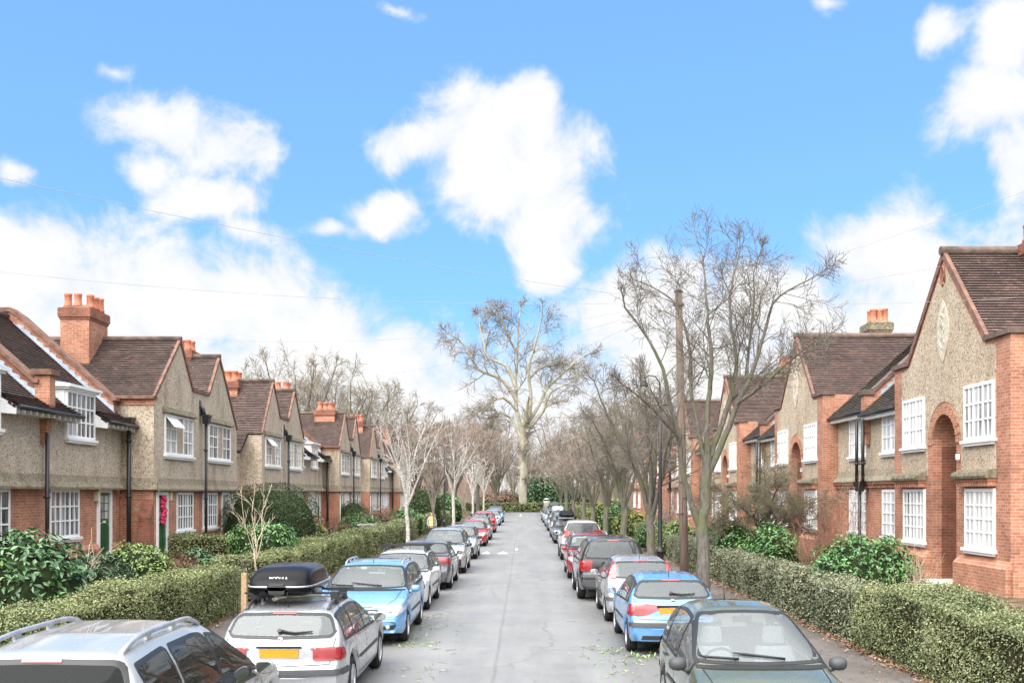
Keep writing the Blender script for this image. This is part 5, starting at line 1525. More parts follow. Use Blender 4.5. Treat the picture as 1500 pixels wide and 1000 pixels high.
def bush(name, label, c, rad, n, leaf, mat, seed, aspect=.4, cat='bush', lump=.22, spread=.6, flat=False, stems=True, group=None, square=2.0):
    """shrub of separate leaves over an uneven dome; c = base centre"""
    rng = np.random.default_rng(seed)
    root = empty(name, c); tag(root, label, cat, group)
    d = rng.normal(0, 1, (n, 3)); d /= np.linalg.norm(d, axis=1, keepdims=True); d[:, 2] = np.where(d[:, 2] < -.35, -d[:, 2], d[:, 2])
    if square > 2: d = d / (np.sum(np.abs(d) ** square, axis=1, keepdims=True) ** (1 / square))
    lum = np.array([mnoise.noise(Vector((q[0] * 2.2 + seed * 3.1, q[1] * 2.2, q[2] * 2.2))) + .5 * mnoise.noise(Vector((q[0] * 5 + seed, q[1] * 5, q[2] * 5))) for q in d])
    rr = (1 + lump * lum) * (1 - .28 * rng.random(n) ** 2.2)
    P = d * rr[:, None] * np.array(rad); P[:, 2] += rad[2] * .35; P[:, 2] *= 1 / 1.35 ; P[:, 2] = np.maximum(P[:, 2], .03)
    P[:, 2] *= 1.0
    Nn = d * np.array([1, 1, 1.2]) + np.array([0, 0, .35])
    V, F = leaf_cloud(P, Nn, leaf, aspect, rng, spread=spread, fold=.14)
    link('foliage', np_mesh(name + '_foliage', V, F, M[mat]), root)
    if stems:
        m = MB(); r_ = random.Random(seed)
        for k in range(9):
            a = r_.uniform(0, 2 * PI); e = Vector((math.cos(a) * rad[0] * .7, math.sin(a) * rad[1] * .7, rad[2] * r_.uniform(.4, .85)))
            m.tube([(0 + .1 * math.cos(a), .1 * math.sin(a), -.15), e * .45 + Vector((0, 0, .1)), e], [.035, .025, .012], 5)
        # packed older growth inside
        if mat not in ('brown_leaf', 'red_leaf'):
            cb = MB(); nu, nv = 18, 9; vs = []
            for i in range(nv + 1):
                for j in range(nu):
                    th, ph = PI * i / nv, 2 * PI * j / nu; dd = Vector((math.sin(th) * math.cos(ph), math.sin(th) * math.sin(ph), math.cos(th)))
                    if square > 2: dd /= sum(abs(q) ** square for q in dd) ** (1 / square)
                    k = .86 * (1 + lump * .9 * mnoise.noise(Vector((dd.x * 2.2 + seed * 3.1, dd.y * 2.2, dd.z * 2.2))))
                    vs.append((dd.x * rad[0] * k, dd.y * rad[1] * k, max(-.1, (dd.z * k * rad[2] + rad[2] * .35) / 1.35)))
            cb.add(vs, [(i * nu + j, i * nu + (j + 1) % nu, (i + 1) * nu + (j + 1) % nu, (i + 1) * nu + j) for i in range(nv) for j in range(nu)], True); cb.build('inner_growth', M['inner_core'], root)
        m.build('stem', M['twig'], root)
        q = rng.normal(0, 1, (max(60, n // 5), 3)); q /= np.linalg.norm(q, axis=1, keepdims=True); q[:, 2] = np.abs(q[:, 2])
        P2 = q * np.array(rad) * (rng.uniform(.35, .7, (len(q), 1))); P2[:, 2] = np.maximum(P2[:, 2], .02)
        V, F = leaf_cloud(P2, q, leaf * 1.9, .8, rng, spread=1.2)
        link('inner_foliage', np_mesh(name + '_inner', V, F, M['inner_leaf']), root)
    return root

def stem_bush(name, label, c, rad, h, n, mat, seed, r=.006, cat='shrub', curve=.4, group=None, forks=3):
    """leafless shrub of many fine stems"""
    rng = random.Random(seed); root = empty(name, c); tag(root, label, cat, group)
    t = Tree(seed, maxlvl=2, ratio=.42, angle=28, wander=.12, up=.06, dens=(0, forks, 2), minr=r * .6, seg=h / 5, split=1, minlen=h * .12)
    for k in range(n):
        a = rng.uniform(0, 2 * PI); q = rng.random() ** .6
        d = Vector((math.cos(a) * q * rad / h * 1.0, math.sin(a) * q * rad / h, 1)).normalized()
        t.grow(Vector((math.cos(a) * .25 * rad * q, math.sin(a) * .25 * rad * q, -.05)), d, h * rng.uniform(.6, 1), r, 0)
    ms = t.meshes(name, (0, 0, 0), 0, cm=mat, sides=(4, 3, 3))
    for part, me in ms: link('stems', me, root)
    return root

M['hedge_olive'] = leaf_mat('privet_olive', [(.12, (.055, .07, .028)), (.38, (.15, .175, .07)), (.68, (.22, .25, .10)), (.95, (.34, .34, .17))])
M['hedge_green'] = leaf_mat('privet_green', [(.12, (.055, .075, .03)), (.4, (.15, .18, .075)), (.68, (.23, .25, .115)), (.95, (.37, .35, .20))])
M['hedge_grey'] = leaf_mat('privet_grey_green', [(.12, (.06, .07, .04)), (.4, (.15, .165, .095)), (.68, (.22, .235, .14)), (.95, (.36, .34, .23))])
M['laurel'] = leaf_mat('laurel_leaf', [(.1, (.025, .07, .018)), (.45, (.06, .17, .04)), (.75, (.13, .29, .07)), (.95, (.26, .42, .12))], .28, .6)
M['laurel_dark'] = leaf_mat('dark_laurel_leaf', [(.1, (.02, .05, .018)), (.5, (.05, .125, .04)), (.8, (.10, .21, .07)), (.97, (.22, .34, .13))], .25, .6)
M['rhodo'] = leaf_mat('rhododendron_leaf', [(.1, (.02, .045, .022)), (.5, (.05, .10, .045)), (.85, (.11, .17, .085)), (.97, (.20, .24, .14))], .35, .5)
M['lightleaf'] = leaf_mat('light_green_leaf', [(.1, (.07, .11, .03)), (.5, (.17, .25, .07)), (.85, (.30, .38, .14)), (.97, (.44, .48, .22))], .45, .4)
M['yew'] = leaf_mat('yew_leaf', [(.1, (.018, .028, .012)), (.5, (.045, .068, .026)), (.85, (.085, .11, .045)), (.97, (.15, .16, .07))], .6, .3)
M['yellow_leaf'] = leaf_mat('golden_leaf', [(.1, (.10, .11, .02)), (.5, (.26, .27, .06)), (.9, (.42, .40, .12))], .5, .3)
M['brown_leaf'] = leaf_mat('brown_heather', [(.1, (.09, .055, .035)), (.5, (.20, .125, .085)), (.9, (.32, .22, .15))], .8, .2)
M['red_leaf'] = leaf_mat('red_brown_leaf', [(.1, (.09, .03, .025)), (.5, (.20, .08, .06)), (.9, (.32, .17, .12))], .7, .3)
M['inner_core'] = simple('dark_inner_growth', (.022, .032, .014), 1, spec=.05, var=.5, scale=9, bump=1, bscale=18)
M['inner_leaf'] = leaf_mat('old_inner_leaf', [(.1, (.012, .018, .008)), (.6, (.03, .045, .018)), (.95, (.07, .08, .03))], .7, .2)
M['litter'] = leaf_mat('fallen_leaf', [(.1, (.09, .05, .03)), (.4, (.22, .12, .07)), (.7, (.36, .23, .14)), (.95, (.52, .40, .28))], .8, .2)
M['sprig'] = leaf_mat('fallen_green_sprig', [(.1, (.10, .16, .05)), (.6, (.24, .36, .12)), (.95, (.42, .52, .24))], .5, .4)
# ================================================================ assembly
random.seed(7)
def X_at(px, Y): return (px - VX) / F_PX * Y
def Z_at(py, Y): return CH + (VY - py) / F_PX * Y
def P3(px, py, Y): return Vector((X_at(px, Y), Y, Z_at(py, Y)))

M['wreath'] = simple('pink_red_wreath', (.55, .03, .09), .7, var=.4, scale=25)

# ---------------- ground
def asphalt(name, lo, hi, seam=False, brown=0.0):
    m, nt, b = new_mat(name)
    g = N(nt, 'ShaderNodeNewGeometry'); pos = g.outputs['Position']
    n1 = N(nt, 'ShaderNodeTexNoise'); n1.inputs['Scale'].default_value = 45; n1.inputs['Detail'].default_value = 4; n1.inputs['Roughness'].default_value = .8; nt.links.new(pos, n1.inputs['Vector'])
    mp = N(nt, 'ShaderNodeMapping'); mp.inputs['Scale'].default_value = (1.5, .10, 1); nt.links.new(pos, mp.inputs['Vector'])
    n2 = N(nt, 'ShaderNodeTexNoise'); n2.inputs['Scale'].default_value = 1.0; n2.inputs['Detail'].default_value = 7; n2.inputs['Roughness'].default_value = .6; nt.links.new(mp.outputs[0], n2.inputs['Vector'])
    n3 = N(nt, 'ShaderNodeTexNoise'); n3.inputs['Scale'].default_value = .7; n3.inputs['Detail'].default_value = 8; n3.inputs['Roughness'].default_value = .7; nt.links.new(pos, n3.inputs['Vector'])
    a1 = N(nt, 'ShaderNodeMath', operation='MULTIPLY_ADD'); nt.links.new(n2.outputs['Fac'], a1.inputs[0]); a1.inputs[1].default_value = .5
    a0 = N(nt, 'ShaderNodeMath', operation='MULTIPLY'); nt.links.new(n3.outputs['Fac'], a0.inputs[0]); a0.inputs[1].default_value = .22
    nt.links.new(a0.outputs[0], a1.inputs[2])
    a2 = N(nt, 'ShaderNodeMath', operation='MULTIPLY_ADD'); nt.links.new(n1.outputs['Fac'], a2.inputs[0]); a2.inputs[1].default_value = .36; nt.links.new(a1.outputs[0], a2.inputs[2])
    col = ramp(nt, a2.outputs[0], [(.32, lo), (.70, hi)])
    if seam:                                                # the joint between the two strips of surfacing, dirt towards the kerbs
        s = N(nt, 'ShaderNodeSeparateXYZ'); nt.links.new(pos, s.inputs[0])
        wob = N(nt, 'ShaderNodeMath', operation='MULTIPLY_ADD'); nt.links.new(n3.outputs['Fac'], wob.inputs[0]); wob.inputs[1].default_value = .12; nt.links.new(s.outputs['X'], wob.inputs[2])
        d = N(nt, 'ShaderNodeMath', operation='ADD'); nt.links.new(wob.outputs[0], d.inputs[0]); d.inputs[1].default_value = .42
        ab = N(nt, 'ShaderNodeMath', operation='ABSOLUTE'); nt.links.new(d.outputs[0], ab.inputs[0])
        mx = N(nt, 'ShaderNodeMix', data_type='RGBA', blend_type='MULTIPLY'); mx.inputs['Factor'].default_value = 1
        nt.links.new(col, mx.inputs['A']); nt.links.new(ramp(nt, ab.outputs[0], [(.012, (.84, .83, .82)), (.05, (1.06, 1.06, 1.06)), (.22, (1, 1, 1))]), mx.inputs['B'])
        ax = N(nt, 'ShaderNodeMath', operation='ADD'); nt.links.new(s.outputs['X'], ax.inputs[0]); ax.inputs[1].default_value = .35
        aa = N(nt, 'ShaderNodeMath', operation='ABSOLUTE'); nt.links.new(ax.outputs[0], aa.inputs[0])
        dv = N(nt, 'ShaderNodeMath', operation='DIVIDE'); nt.links.new(aa.outputs[0], dv.inputs[0]); dv.inputs[1].default_value = 4.2
        ed = N(nt, 'ShaderNodeMath', operation='MULTIPLY_ADD'); nt.links.new(n3.outputs['Fac'], ed.inputs[0]); ed.inputs[1].default_value = .35; nt.links.new(dv.outputs[0], ed.inputs[2])
        m2 = N(nt, 'ShaderNodeMix', data_type='RGBA', blend_type='MULTIPLY'); m2.inputs['Factor'].default_value = 1
        nt.links.new(mx.outputs['Result'], m2.inputs['A']); nt.links.new(ramp(nt, ed.outputs[0], [(.55, (1, 1, 1)), (.95, (.62, .60, .57))]), m2.inputs['B'])
        col = m2.outputs['Result']
    if brown > 0:
        mx = N(nt, 'ShaderNodeMix', data_type='RGBA', blend_type='MULTIPLY'); mx.inputs['Factor'].default_value = brown
        nt.links.new(col, mx.inputs['A']); nt.links.new(ramp(nt, n3.outputs['Fac'], [(.35, (.62, .50, .40)), (.65, (1.05, 1, .95))]), mx.inputs['B']); col = mx.outputs['Result']
    wv_ = N(nt, 'ShaderNodeVectorMath', operation='MULTIPLY_ADD'); nt.links.new(n3.outputs['Color'], wv_.inputs[0]); wv_.inputs[1].default_value = (1.2, 1.2, 0); nt.links.new(pos, wv_.inputs[2])
    vc = N(nt, 'ShaderNodeTexVoronoi', feature='DISTANCE_TO_EDGE'); vc.inputs['Scale'].default_value = .33; nt.links.new(wv_.outputs[0], vc.inputs['Vector'])
    v2 = N(nt, 'ShaderNodeTexVoronoi'); v2.inputs['Scale'].default_value = 1.9; nt.links.new(wv_.outputs[0], v2.inputs['Vector'])
    mc = N(nt, 'ShaderNodeMix', data_type='RGBA', blend_type='MULTIPLY'); nt.links.new(ramp(nt, n3.outputs['Fac'], [(.42, (0, 0, 0)), (.6, (1, 1, 1))]), mc.inputs['Factor']); nt.links.new(col, mc.inputs['A']); nt.links.new(ramp(nt, vc.outputs['Distance'], [(.0, (.55, .55, .55)), (.014, (1, 1, 1))]), mc.inputs['B'])
    ms_ = N(nt, 'ShaderNodeMix', data_type='RGBA', blend_type='MULTIPLY'); ms_.inputs['Factor'].default_value = .8; nt.links.new(mc.outputs['Result'], ms_.inputs['A']); nt.links.new(ramp(nt, v2.outputs['Distance'], [(.06, (.72, .72, .72)), (.17, (1, 1, 1))]), ms_.inputs['B']); col = ms_.outputs['Result']
    nt.links.new(col, b.inputs['Base Color'])
    nt.links.new(ramp(nt, n3.outputs['Fac'], [(.35, (.42,) * 3), (.65, (.75,) * 3)]), b.inputs['Roughness'])
    bp = N(nt, 'ShaderNodeBump'); bp.inputs['Strength'].default_value = .35; bp.inputs['Distance'].default_value = .01
    nt.links.new(n1.outputs['Fac'], bp.inputs['Height']); nt.links.new(bp.outputs['Normal'], b.inputs['Normal'])
    return m
M['road'] = asphalt('road_asphalt', (.125, .124, .121), (.215, .213, .208), True)
M['pavement'] = asphalt('pavement_asphalt', (.09, .08, .072), (.15, .135, .122), False, .6)
M['kerb'] = simple('granite_kerb', (.30, .29, .27), .8, var=.3, scale=4, bump=.3)
M['marking'] = simple('worn_road_paint', (.70, .70, .68), .7, var=.18, scale=14)
M['grass'] = simple('rough_grass', (.11, .125, .05), 1, spec=.1, var=.5, scale=1.5, bump=.8, bscale=14)
YE = 150.0
def sheet(name, x0, x1, y0, y1, z, mat, kind='structure'):
    m = MB(); m.add([(x0, y0, z), (x1, y0, z), (x1, y1, z), (x0, y1, z)], [(0, 1, 2, 3)]); o = m.build(name, mat); tag(o, kind=kind); return o
sheet('ground', -900, 900, -300, 1500, -.03, M['grass'])
m = MB(); m.add([(-4.5, -30, 0), (3.85, -30, 0), (3.85, YE, 0), (-4.5, YE, 0), (-70, YE, 0), (70, YE, 0), (70, YE + 9, 0), (-70, YE + 9, 0)], [(0, 1, 2, 3), (4, 3, 2, 5, 6, 7)][:1] + [(4, 5, 6, 7)])
tag(m.build('road', M['road']), kind='structure')
m = MB()                                                    # low hump across the road
for x0, x1, y0, y1 in ((-4.4, 3.75, 49.5, 54.5),):
    m.add([(x0, y0, .004), (x1, y0, .004), (x1, y0 + 1.2, .075), (x0, y0 + 1.2, .075), (x1, y1 - 1.2, .075), (x0, y1 - 1.2, .075), (x1, y1, .004), (x0, y1, .004)], [(0, 1, 2, 3), (3, 2, 4, 5), (5, 4, 6, 7)])
tag(m.build('road_hump', M['road']), kind='structure')
m = MB()
for (a, c) in ((-2.05, -1.6), (-1.3, -.72)):
    m.add([(a, 49.6, .0165), (c, 49.6, .0165), ((a + c) / 2, 50.6, .0745)], [(0, 1, 2)])
for y in (51.6,): m.add([(-.42, y, .083), (-.31, y, .083), (-.31, y + 1.6, .083), (-.42, y + 1.6, .083)], [(0, 1, 2, 3)])
for y in (132, 138.5): m.add([(-.5, y, .006), (-.32, y, .006), (-.32, y + 4, .006), (-.5, y + 4, .006)], [(0, 1, 2, 3)])
for k in range(10): m.add([(-4.2 + k * .8, YE - .5, .006), (-3.75 + k * .8, YE - .5, .006), (-3.75 + k * .8, YE - .2, .006), (-4.2 + k * .8, YE - .2, .006)], [(0, 1, 2, 3)])
tag(m.build('road_marking', M['marking']), kind='structure')
def kerbs(nm, x0, x1):
    m = MB(); y = -20
    while y < YE - 2:
        l = .9; m.box(x0, x1, y + .006, y + l - .006, -.02, .12 + random.uniform(-.004, .004)); y += l
    tag(m.build(nm, M['kerb']), kind='structure')
kerbs('kerb', -4.66, -4.51); kerbs('kerb', 3.86, 4.01)
sheet('pavement', -6.75, -4.665, -20, YE - 1.5, .11, M['pavement']); sheet('pavement', 4.015, 6.4, -20, YE - 1.5, .11, M['pavement'])
def garden(nm, xs, zs, y0, y1):
    m = MB(); ny = 40; rng = random.Random(2); vs = []
    for i in range(ny + 1):
        y = y0 + (y1 - y0) * i / ny
        for x, z in zip(xs, zs): vs.append((x, y, z + .09 * mnoise.noise(Vector((x * .7, y * .5, 3)))))
    k = len(xs)
    m.add(vs, [(i * k + j, i * k + j + 1, (i + 1) * k + j + 1, (i + 1) * k + j) for i in range(ny) for j in range(k - 1)], True)
    tag(m.build(nm, M['soil']), kind='structure')
garden('garden_ground', [-6.76, -7.4, -9, -11, -13.5, -30], [.06, .3, .55, .75, .85, .9], -5, YE - 3)
garden('garden_ground', [6.41, 7.0, 8.2, 9.6, 11.6, 30], [.06, .25, .45, .6, .68, .8], -5, YE - 3)

# ---------------- houses
left_terrace('terraced_house', 'brick and pebbledash terraced house with corbelled brick pier, behind the dark glossy laurel bush', 18.0, 32.3, 27.0, [(22.7, 24.75), (28.35, 30.2)], [(22.9, 25.3), (27.45, 29.25)], [(30.55, 31.55), (19.5, 20.4)])
left_gable_pair('gabled_house', 'twin gabled pebbledash house with five pot chimney and pink wreath on its green door', 32.4, 41.75, 34.85, 39.35, 5.99, 5.55, 'near', wreath=True,
    chim=[(-15.25, -14.3, 33.7, 35.2, 7.2, 9.05, [(-15.1 + .0, 33.95), (-14.75, 33.9), (-14.45, 34.15), (-14.45, 34.55), (-14.45, 34.95)]), (-13.7, -12.75, 39.2, 40.4, 7.2, 8.42, [(-13.5, 39.5), (-13.2, 39.5), (-12.95, 39.5), (-12.95, 40.0), (-13.4, 40.0)], 'brick', .42)])
left_gable_pair('gabled_house', 'twin gabled pebbledash house with low swept roof, right behind the dark yew dome', 45.75, 54.4, 47.85, 52.3, 5.6, 5.9, 'near', catslide=(44.6, 4.8), door_mat='black_door',
    chim=[(-14.3, -13.2, 47.2, 48.6, 7.0, 8.1, [(-14.0, 47.5), (-13.7, 47.5), (-13.4, 47.5), (-13.4, 48.2)], 'brick', .5, .16), (-13.0, -12.1, 53.2, 54.3, 6.0, 8.25, [(-12.8, 53.4), (-12.4, 53.4), (-12.4, 53.9)], 'brick', .5, .15)])
left_terrace('terraced_house', 'recessed pebbledash terraced house with one dormer, between two twin gabled houses', 54.45, 64.9, None, [(57.0, 58.9), (60.9, 62.9)], [(56.2, 58.0), (60.5, 62.3)], [(62.9, 63.9)])
left_gable_pair('gabled_house', 'twin gabled pebbledash house behind the low brick garden pier', 65.0, 73.6, 67.2, 71.5, 5.9, 5.5, 'near', detail=False, chim=[(-13.6, -12.3, 66.6, 68.0, 7.0, 8.35, [(-13.3, 66.9), (-12.95, 66.9), (-12.6, 66.9), (-12.6, 67.5)], 'brick', .5, .16)])
left_gable_pair('gabled_house', 'twin gabled pebbledash house behind the big pale birch crown', 77.9, 86.6, 80.1, 84.4, 5.6, 5.9, 'near', catslide=(76.8, 4.8), detail=False, chim=[(-13.7, -12.5, 79.6, 81.0, 7.0, 8.5, [(-13.4, 79.9), (-13.0, 79.9), (-12.7, 79.9)], 'brick', .55, .16)])
left_terrace('terraced_house', 'far recessed terraced house, mostly hidden by birch twigs', 86.7, 97.2, None, [(89, 91), (93, 95)], [(89, 91), (93, 95)], [(95.4, 96.4)])
left_gable_pair('gabled_house', 'farthest twin gabled pebbledash house, beyond the pale birches', 97.3, 105.9, 99.5, 103.8, 5.9, 5.5, 'near', detail=False, chim=[(-14, -12.8, 99, 100.4, 7, 8.6, [(-13.7, 99.4), (-13.3, 99.4)], 'brick', .5, .16)])
RP = 14.25
rl = ['large arched gable house with carved oval plaque, behind the big bright laurel', 'gabled brick house behind the dark umbrella shaped thorn tree', 'gabled brick house glimpsed behind the forked street tree', 'gabled brick house behind the tall black swan neck lamp post', 'small gabled brick house just before the farthest gable of the row', 'farthest gabled brick house of the row with arched porches']
for k in range(6):
    ua = 26.3 + RP * k
    ch = None
    if k == 0: ch = [(12.72, 13.9, 25.8, 26.9, 7.2, 9.3, [(12.86, 26.1), (13.25, 26.1), (13.6, 26.4)], 'brick', .5)]
    else: ch = [(13.75, 14.6, ua + .05, ua + 1.1, 7.2, 9.72, [(13.95, ua + .3), (14.2, ua + .3), (14.42, ua + .35), (14.4, ua + .8), (14.0, ua + .8)], 'brick', .56, .13, 'ledge')]
    right_gable('gabled_house', rl[k], ua, chim=ch)
    if k < 5:
        lab = ['recessed link house with double black downpipes beside the arched gable house', 'recessed brick link house with white fascia behind the umbrella thorn tree', 'recessed brick link house seen behind the telegraph pole', 'recessed brick link house beyond the swan neck lamp post', 'farthest recessed brick link house beside the last arched gable'][k]
        right_link('terraced_house', lab, ua + 3.51, ua + RP - 3.61, ua + 6.7)

def far_house(label, cx, cy, w, dpt, eave, ridge, chims, wins):
    org = (cx, cy, 0); root = empty('distant_house', org); tag(root, label, 'house')
    b = MB(org); b.box(cx - w / 2, cx + w / 2, cy, cy + dpt, -.02, eave); b.build('brick_wall', M['brick_far'], root)
    rf = MB(org)
    roof_slope(rf, (cx - w / 2 - .3, cy - .4, eave - .1), (cx + w / 2 + .3, cy - .4, eave - .1), (cx + w / 2 - 1.5, cy + dpt / 2, ridge), (cx - w / 2 + 1.5, cy + dpt / 2, ridge), gauge=.3)
    rf.add([(cx - w / 2 - .3, cy - .4, eave - .1), (cx - w / 2 + 1.5, cy + dpt / 2, ridge), (cx - w / 2 - .3, cy + dpt, eave - .1), (cx + w / 2 + .3, cy - .4, eave - .1), (cx + w / 2 - 1.5, cy + dpt / 2, ridge), (cx + w / 2 + .3, cy + dpt, eave - .1)], [(0, 1, 2), (3, 4, 5)])
    rf.build('roof', M['tile'], root)
    g = MB(org); g.box(cx - w / 2 - .35, cx + w / 2 + .35, cy - .55, cy - .41, eave - .25, eave - .08); g.build('gutter', M['white'], root)
    for x in chims: chimney(root, org, x - .9, x + .9, cy + dpt / 2 - .5, cy + dpt / 2 + .6, ridge - 1.5, ridge + 1.7, [(x - .5, cy + dpt / 2), (x, cy + dpt / 2), (x + .5, cy + dpt / 2)], 'brick_far', .6, .2, 'brick_far', 'brick_far')
    for (x, z) in wins:
        wm = MB(org); 
        for a in (-.8, -.05, .7): wm.box(x + a, x + a + .12, cy - .06, cy - .002, z, z + 1.8)
        for z_ in (z, z + .85, z + 1.7): wm.box(x - .8, x + .82, cy - .065, cy - .003, z_, z_ + .12)
        wo = wm.build('window', M['white'], root)
        pm = MB(org); pm.box(x - .72, x + .74, cy - .03, cy - .004, z + .05, z + 1.75); pm.build('pane', M['pane'], wo)
    return root
far_house('large distant brick house across the junction behind the birches', X_at(668, 182), 182, 15, 9, 9.5, 13.2, [X_at(693, 186), X_at(640, 186)], [(X_at(637, 182), 6.4), (X_at(663, 182), 6.4), (X_at(690, 182), 6.4)])
far_house('distant brick house at the end of the left row behind twigs', X_at(585, 150), 150, 13, 9, 8.2, 11.5, [X_at(570, 154), X_at(600, 154)], [(X_at(570, 150), 4.8), (X_at(600, 150), 4.8)])
far_house('distant brick house beyond the right row, behind bare trees', X_at(910, 186), 186, 14, 9, 8.5, 12, [X_at(900, 190)], [(X_at(890, 186), 5), (X_at(925, 186), 5)])

# ---------------- cars: left row (front to back), then right row
def lx(xr, typ): return xr - CARS[typ]['W'] / 2
def rx(xl, typ): return xl + CARS[typ]['W'] / 2
def rear_at(y, typ): return y + CARS[typ]['L'] / 2
mc = make_car
mc('silver four by four with wide roof rails and dark tinted windows', -3.72, 9.9, 1, 'suv', 'silver', near=True, scale=.97, rails='alloy', lamps='suv', glass='glass_dark', extras=('body_bumper',), rub=False, cat='car')
mc('silver estate car carrying a glossy black roof box', lx(-2.40, 'estate'), rear_at(13.6, 'estate'), 1, 'estate', 'silver_warm', near=True, rails='trim', roofbox=('black_gloss', .16, 2.05, .92, .43, -.62), lamps='wide', extras=('roundel',))
mc('light blue estate car facing the camera, behind the silver roof box car', lx(-2.28, 'focus'), rear_at(19.6, 'focus'), -1, 'focus', 'lightblue', near=True, rails='silver_rail' if False else 'alloy', extras=('body_bumper',))
mc('white estate car with black roof bars facing the camera', lx(-2.36, 'estate'), rear_at(25.3, 'estate'), -1, 'estate', 'white', bars=True, rails='trim')
mc('dark grey saloon seen from behind with red tail lights', lx(-2.20, 'sedan'), rear_at(30.9, 'sedan'), 1, 'sedan', 'darkgrey', lamps='wing', extras=('body_bumper',), rub=False)
mc('silver people carrier with dark nose and reflections on its windscreen', lx(-2.10, 'mpv'), rear_at(37.2, 'mpv'), -1, 'mpv', 'silver', extras=('dark_nose', 'body_bumper', 'dark_mirrors'), rub=False)
mc('small silver hatchback with black grille, facing the camera ahead of the red car', lx(-2.06, 'punto'), rear_at(45.4, 'punto'), -1, 'punto', 'silver_warm', extras=('dark_nose', 'dark_mirrors'))
mc('bright red hatchback facing the camera', lx(-2.05, 'hatch'), rear_at(56.5, 'hatch'), -1, 'hatch', 'red')
mc('pale silver hatchback between the two red cars', lx(-2.04, 'punto'), rear_at(64.0, 'punto'), -1, 'punto', 'silver_warm', bars=True, extras=('dark_mirrors',))
mc('red people carrier with a dark rear screen, seen from behind', lx(-2.08, 'mpv'), rear_at(75.8, 'mpv'), 1, 'mpv', 'red')
mc('pale blue hatchback parked just behind the red people carrier', lx(-2.1, 'hatch'), rear_at(93, 'hatch'), -1, 'hatch', 'paleblue')
mc('dark people carrier with pale windscreen, parked last before the junction opposite the roof boxes', lx(-2.0, 'mpv'), rear_at(102.5, 'mpv'), -1, 'mpv', 'slate')
mc('pale blue car parked crosswise beyond the end of the left hedge', -9.2, 112, 1, 'hatch', 'paleblue', yaw=PI / 2)

mc('dark green hatchback facing the camera with black mirrors and wipers', rx(1.98, 'micra') - .07, 12.55, -1, 'micra', 'green', near=True, scale=1.06, extras=('dark_mirrors', 'dark_handles'), seats='seat_light')
mc('light blue hatchback with black bumper strip, behind the dark green car', rx(1.90, 'hatch'), rear_at(18.55, 'hatch'), 1, 'hatch', 'blue', near=True, lamps='round', spokes=9)
mc('silver hatchback with tall red pillar lights', rx(1.85, 'punto'), rear_at(23.1, 'punto'), 1, 'punto', 'silver_warm', near=True, lamps='high', spokes=9)
mc('black off road car with yellow plate, seen from behind', rx(1.50, 'offroader'), rear_at(27.8, 'offroader'), 1, 'offroader', 'black', near=True, lamps='suv', extras=('clad',), rub=False)
mc('dark red estate car with roof rails, beside the black off road car', rx(1.5, 'focus'), rear_at(34.8, 'focus'), -1, 'focus', 'maroon', rails='alloy', extras=('body_bumper',))
mc('white off road car with upright red tail lights', rx(1.62, 'offroader'), rear_at(44.5, 'offroader'), 1, 'offroader', 'white', lamps='high', extras=('clad',), rub=False)
mc('dark saloon carrying a black roof box, facing the camera', rx(1.74, 'estate'), rear_at(59.6, 'estate'), -1, 'estate', 'slate', roofbox=('black_gloss', 0, 2.0, .95, .42, -.3), extras=('dark_nose',))
mc('silver people carrier parked behind the dark roof box car', rx(1.78, 'mpv'), rear_at(67.5, 'mpv'), -1, 'mpv', 'silver')
M['silver_box'] = simple('silver_box_shell', (.5, .52, .54), .3, metal=.3, coat=.5)
mc('grey car carrying a silver roof box', rx(1.84, 'estate'), rear_at(79, 'estate'), -1, 'estate', 'grey', roofbox=('silver_box', 0, 2.0, 1.0, .45, -.3))
mc('pale blue people carrier carrying a dark grey roof box', rx(1.88, 'mpv'), rear_at(90, 'mpv'), -1, 'mpv', 'paleblue', roofbox=('trim', 0, 2.0, 1.0, .42, -.3))
mc('silver hatchback between the grey roof box car and the last dark saloon', rx(1.9, 'hatch'), rear_at(101.5, 'hatch'), -1, 'hatch', 'silver')
mc('dark saloon parked last before the pale litter bin', rx(1.92, 'sedan'), rear_at(110, 'sedan'), -1, 'sedan', 'slate')

# ---------------- hedges
hedge('long clipped privet hedge behind the silver four by four and below the laurel', -7.85, -6.8, 9.0, 24.6, 1.2, 1500, .042, 'hedge_olive', 1, faces='TBE', wob=.04)
hedge('clipped hedge behind the light blue estate car and the white estate car', -8.0, -6.8, 26.2, 46.0, 1.22, 750, .055, 'hedge_olive', 2, faces='TBE')
hedge('clipped hedge behind the trunk of the nearest white birch', -7.9, -6.8, 47.0, 66.0, 1.25, 380, .08, 'hedge_green', 3, faces='TBE')
hedge('clipped hedge running past the man in the yellow vest', -7.9, -6.8, 67.2, 108, 1.3, 130, .13, 'hedge_green', 4, faces='TBE')
hedge('tall thick clipped hedge in front of the arched gable house', 6.15, 7.25, 9.5, 18.95, 1.26, 1900, .042, 'hedge_green', 5, faces='TFE', wob=.05)
hedge('long lower grey green hedge beside the big forked tree', 6.15, 7.0, 18.9, 44.0, 1.12, 950, .052, 'hedge_grey', 6, faces='TFE', wob=.05)
hedge('clipped hedge beyond the swan neck lamp post', 6.15, 7.1, 45.0, 75.0, 1.28, 300, .09, 'hedge_olive', 7, faces='TFE')
hedge('distant clipped hedge behind the farthest roof box cars', 6.15, 7.1, 76.0, 130, 1.3, 110, .14, 'hedge_olive', 8, faces='TFE')
hedge('low brownish hedge across the end of the street', -9, 14, 161, 162.5, 1.35, 70, .25, 'hedge_olive', 9, faces='TFE', z0=-.02)
hedge('garden hedge running back to the house beside the yew dome', -11.6, -8.6, 33.5, 35.2, 1.55, 700, .07, 'hedge_olive', 10, faces='TFBE', z0=.5)

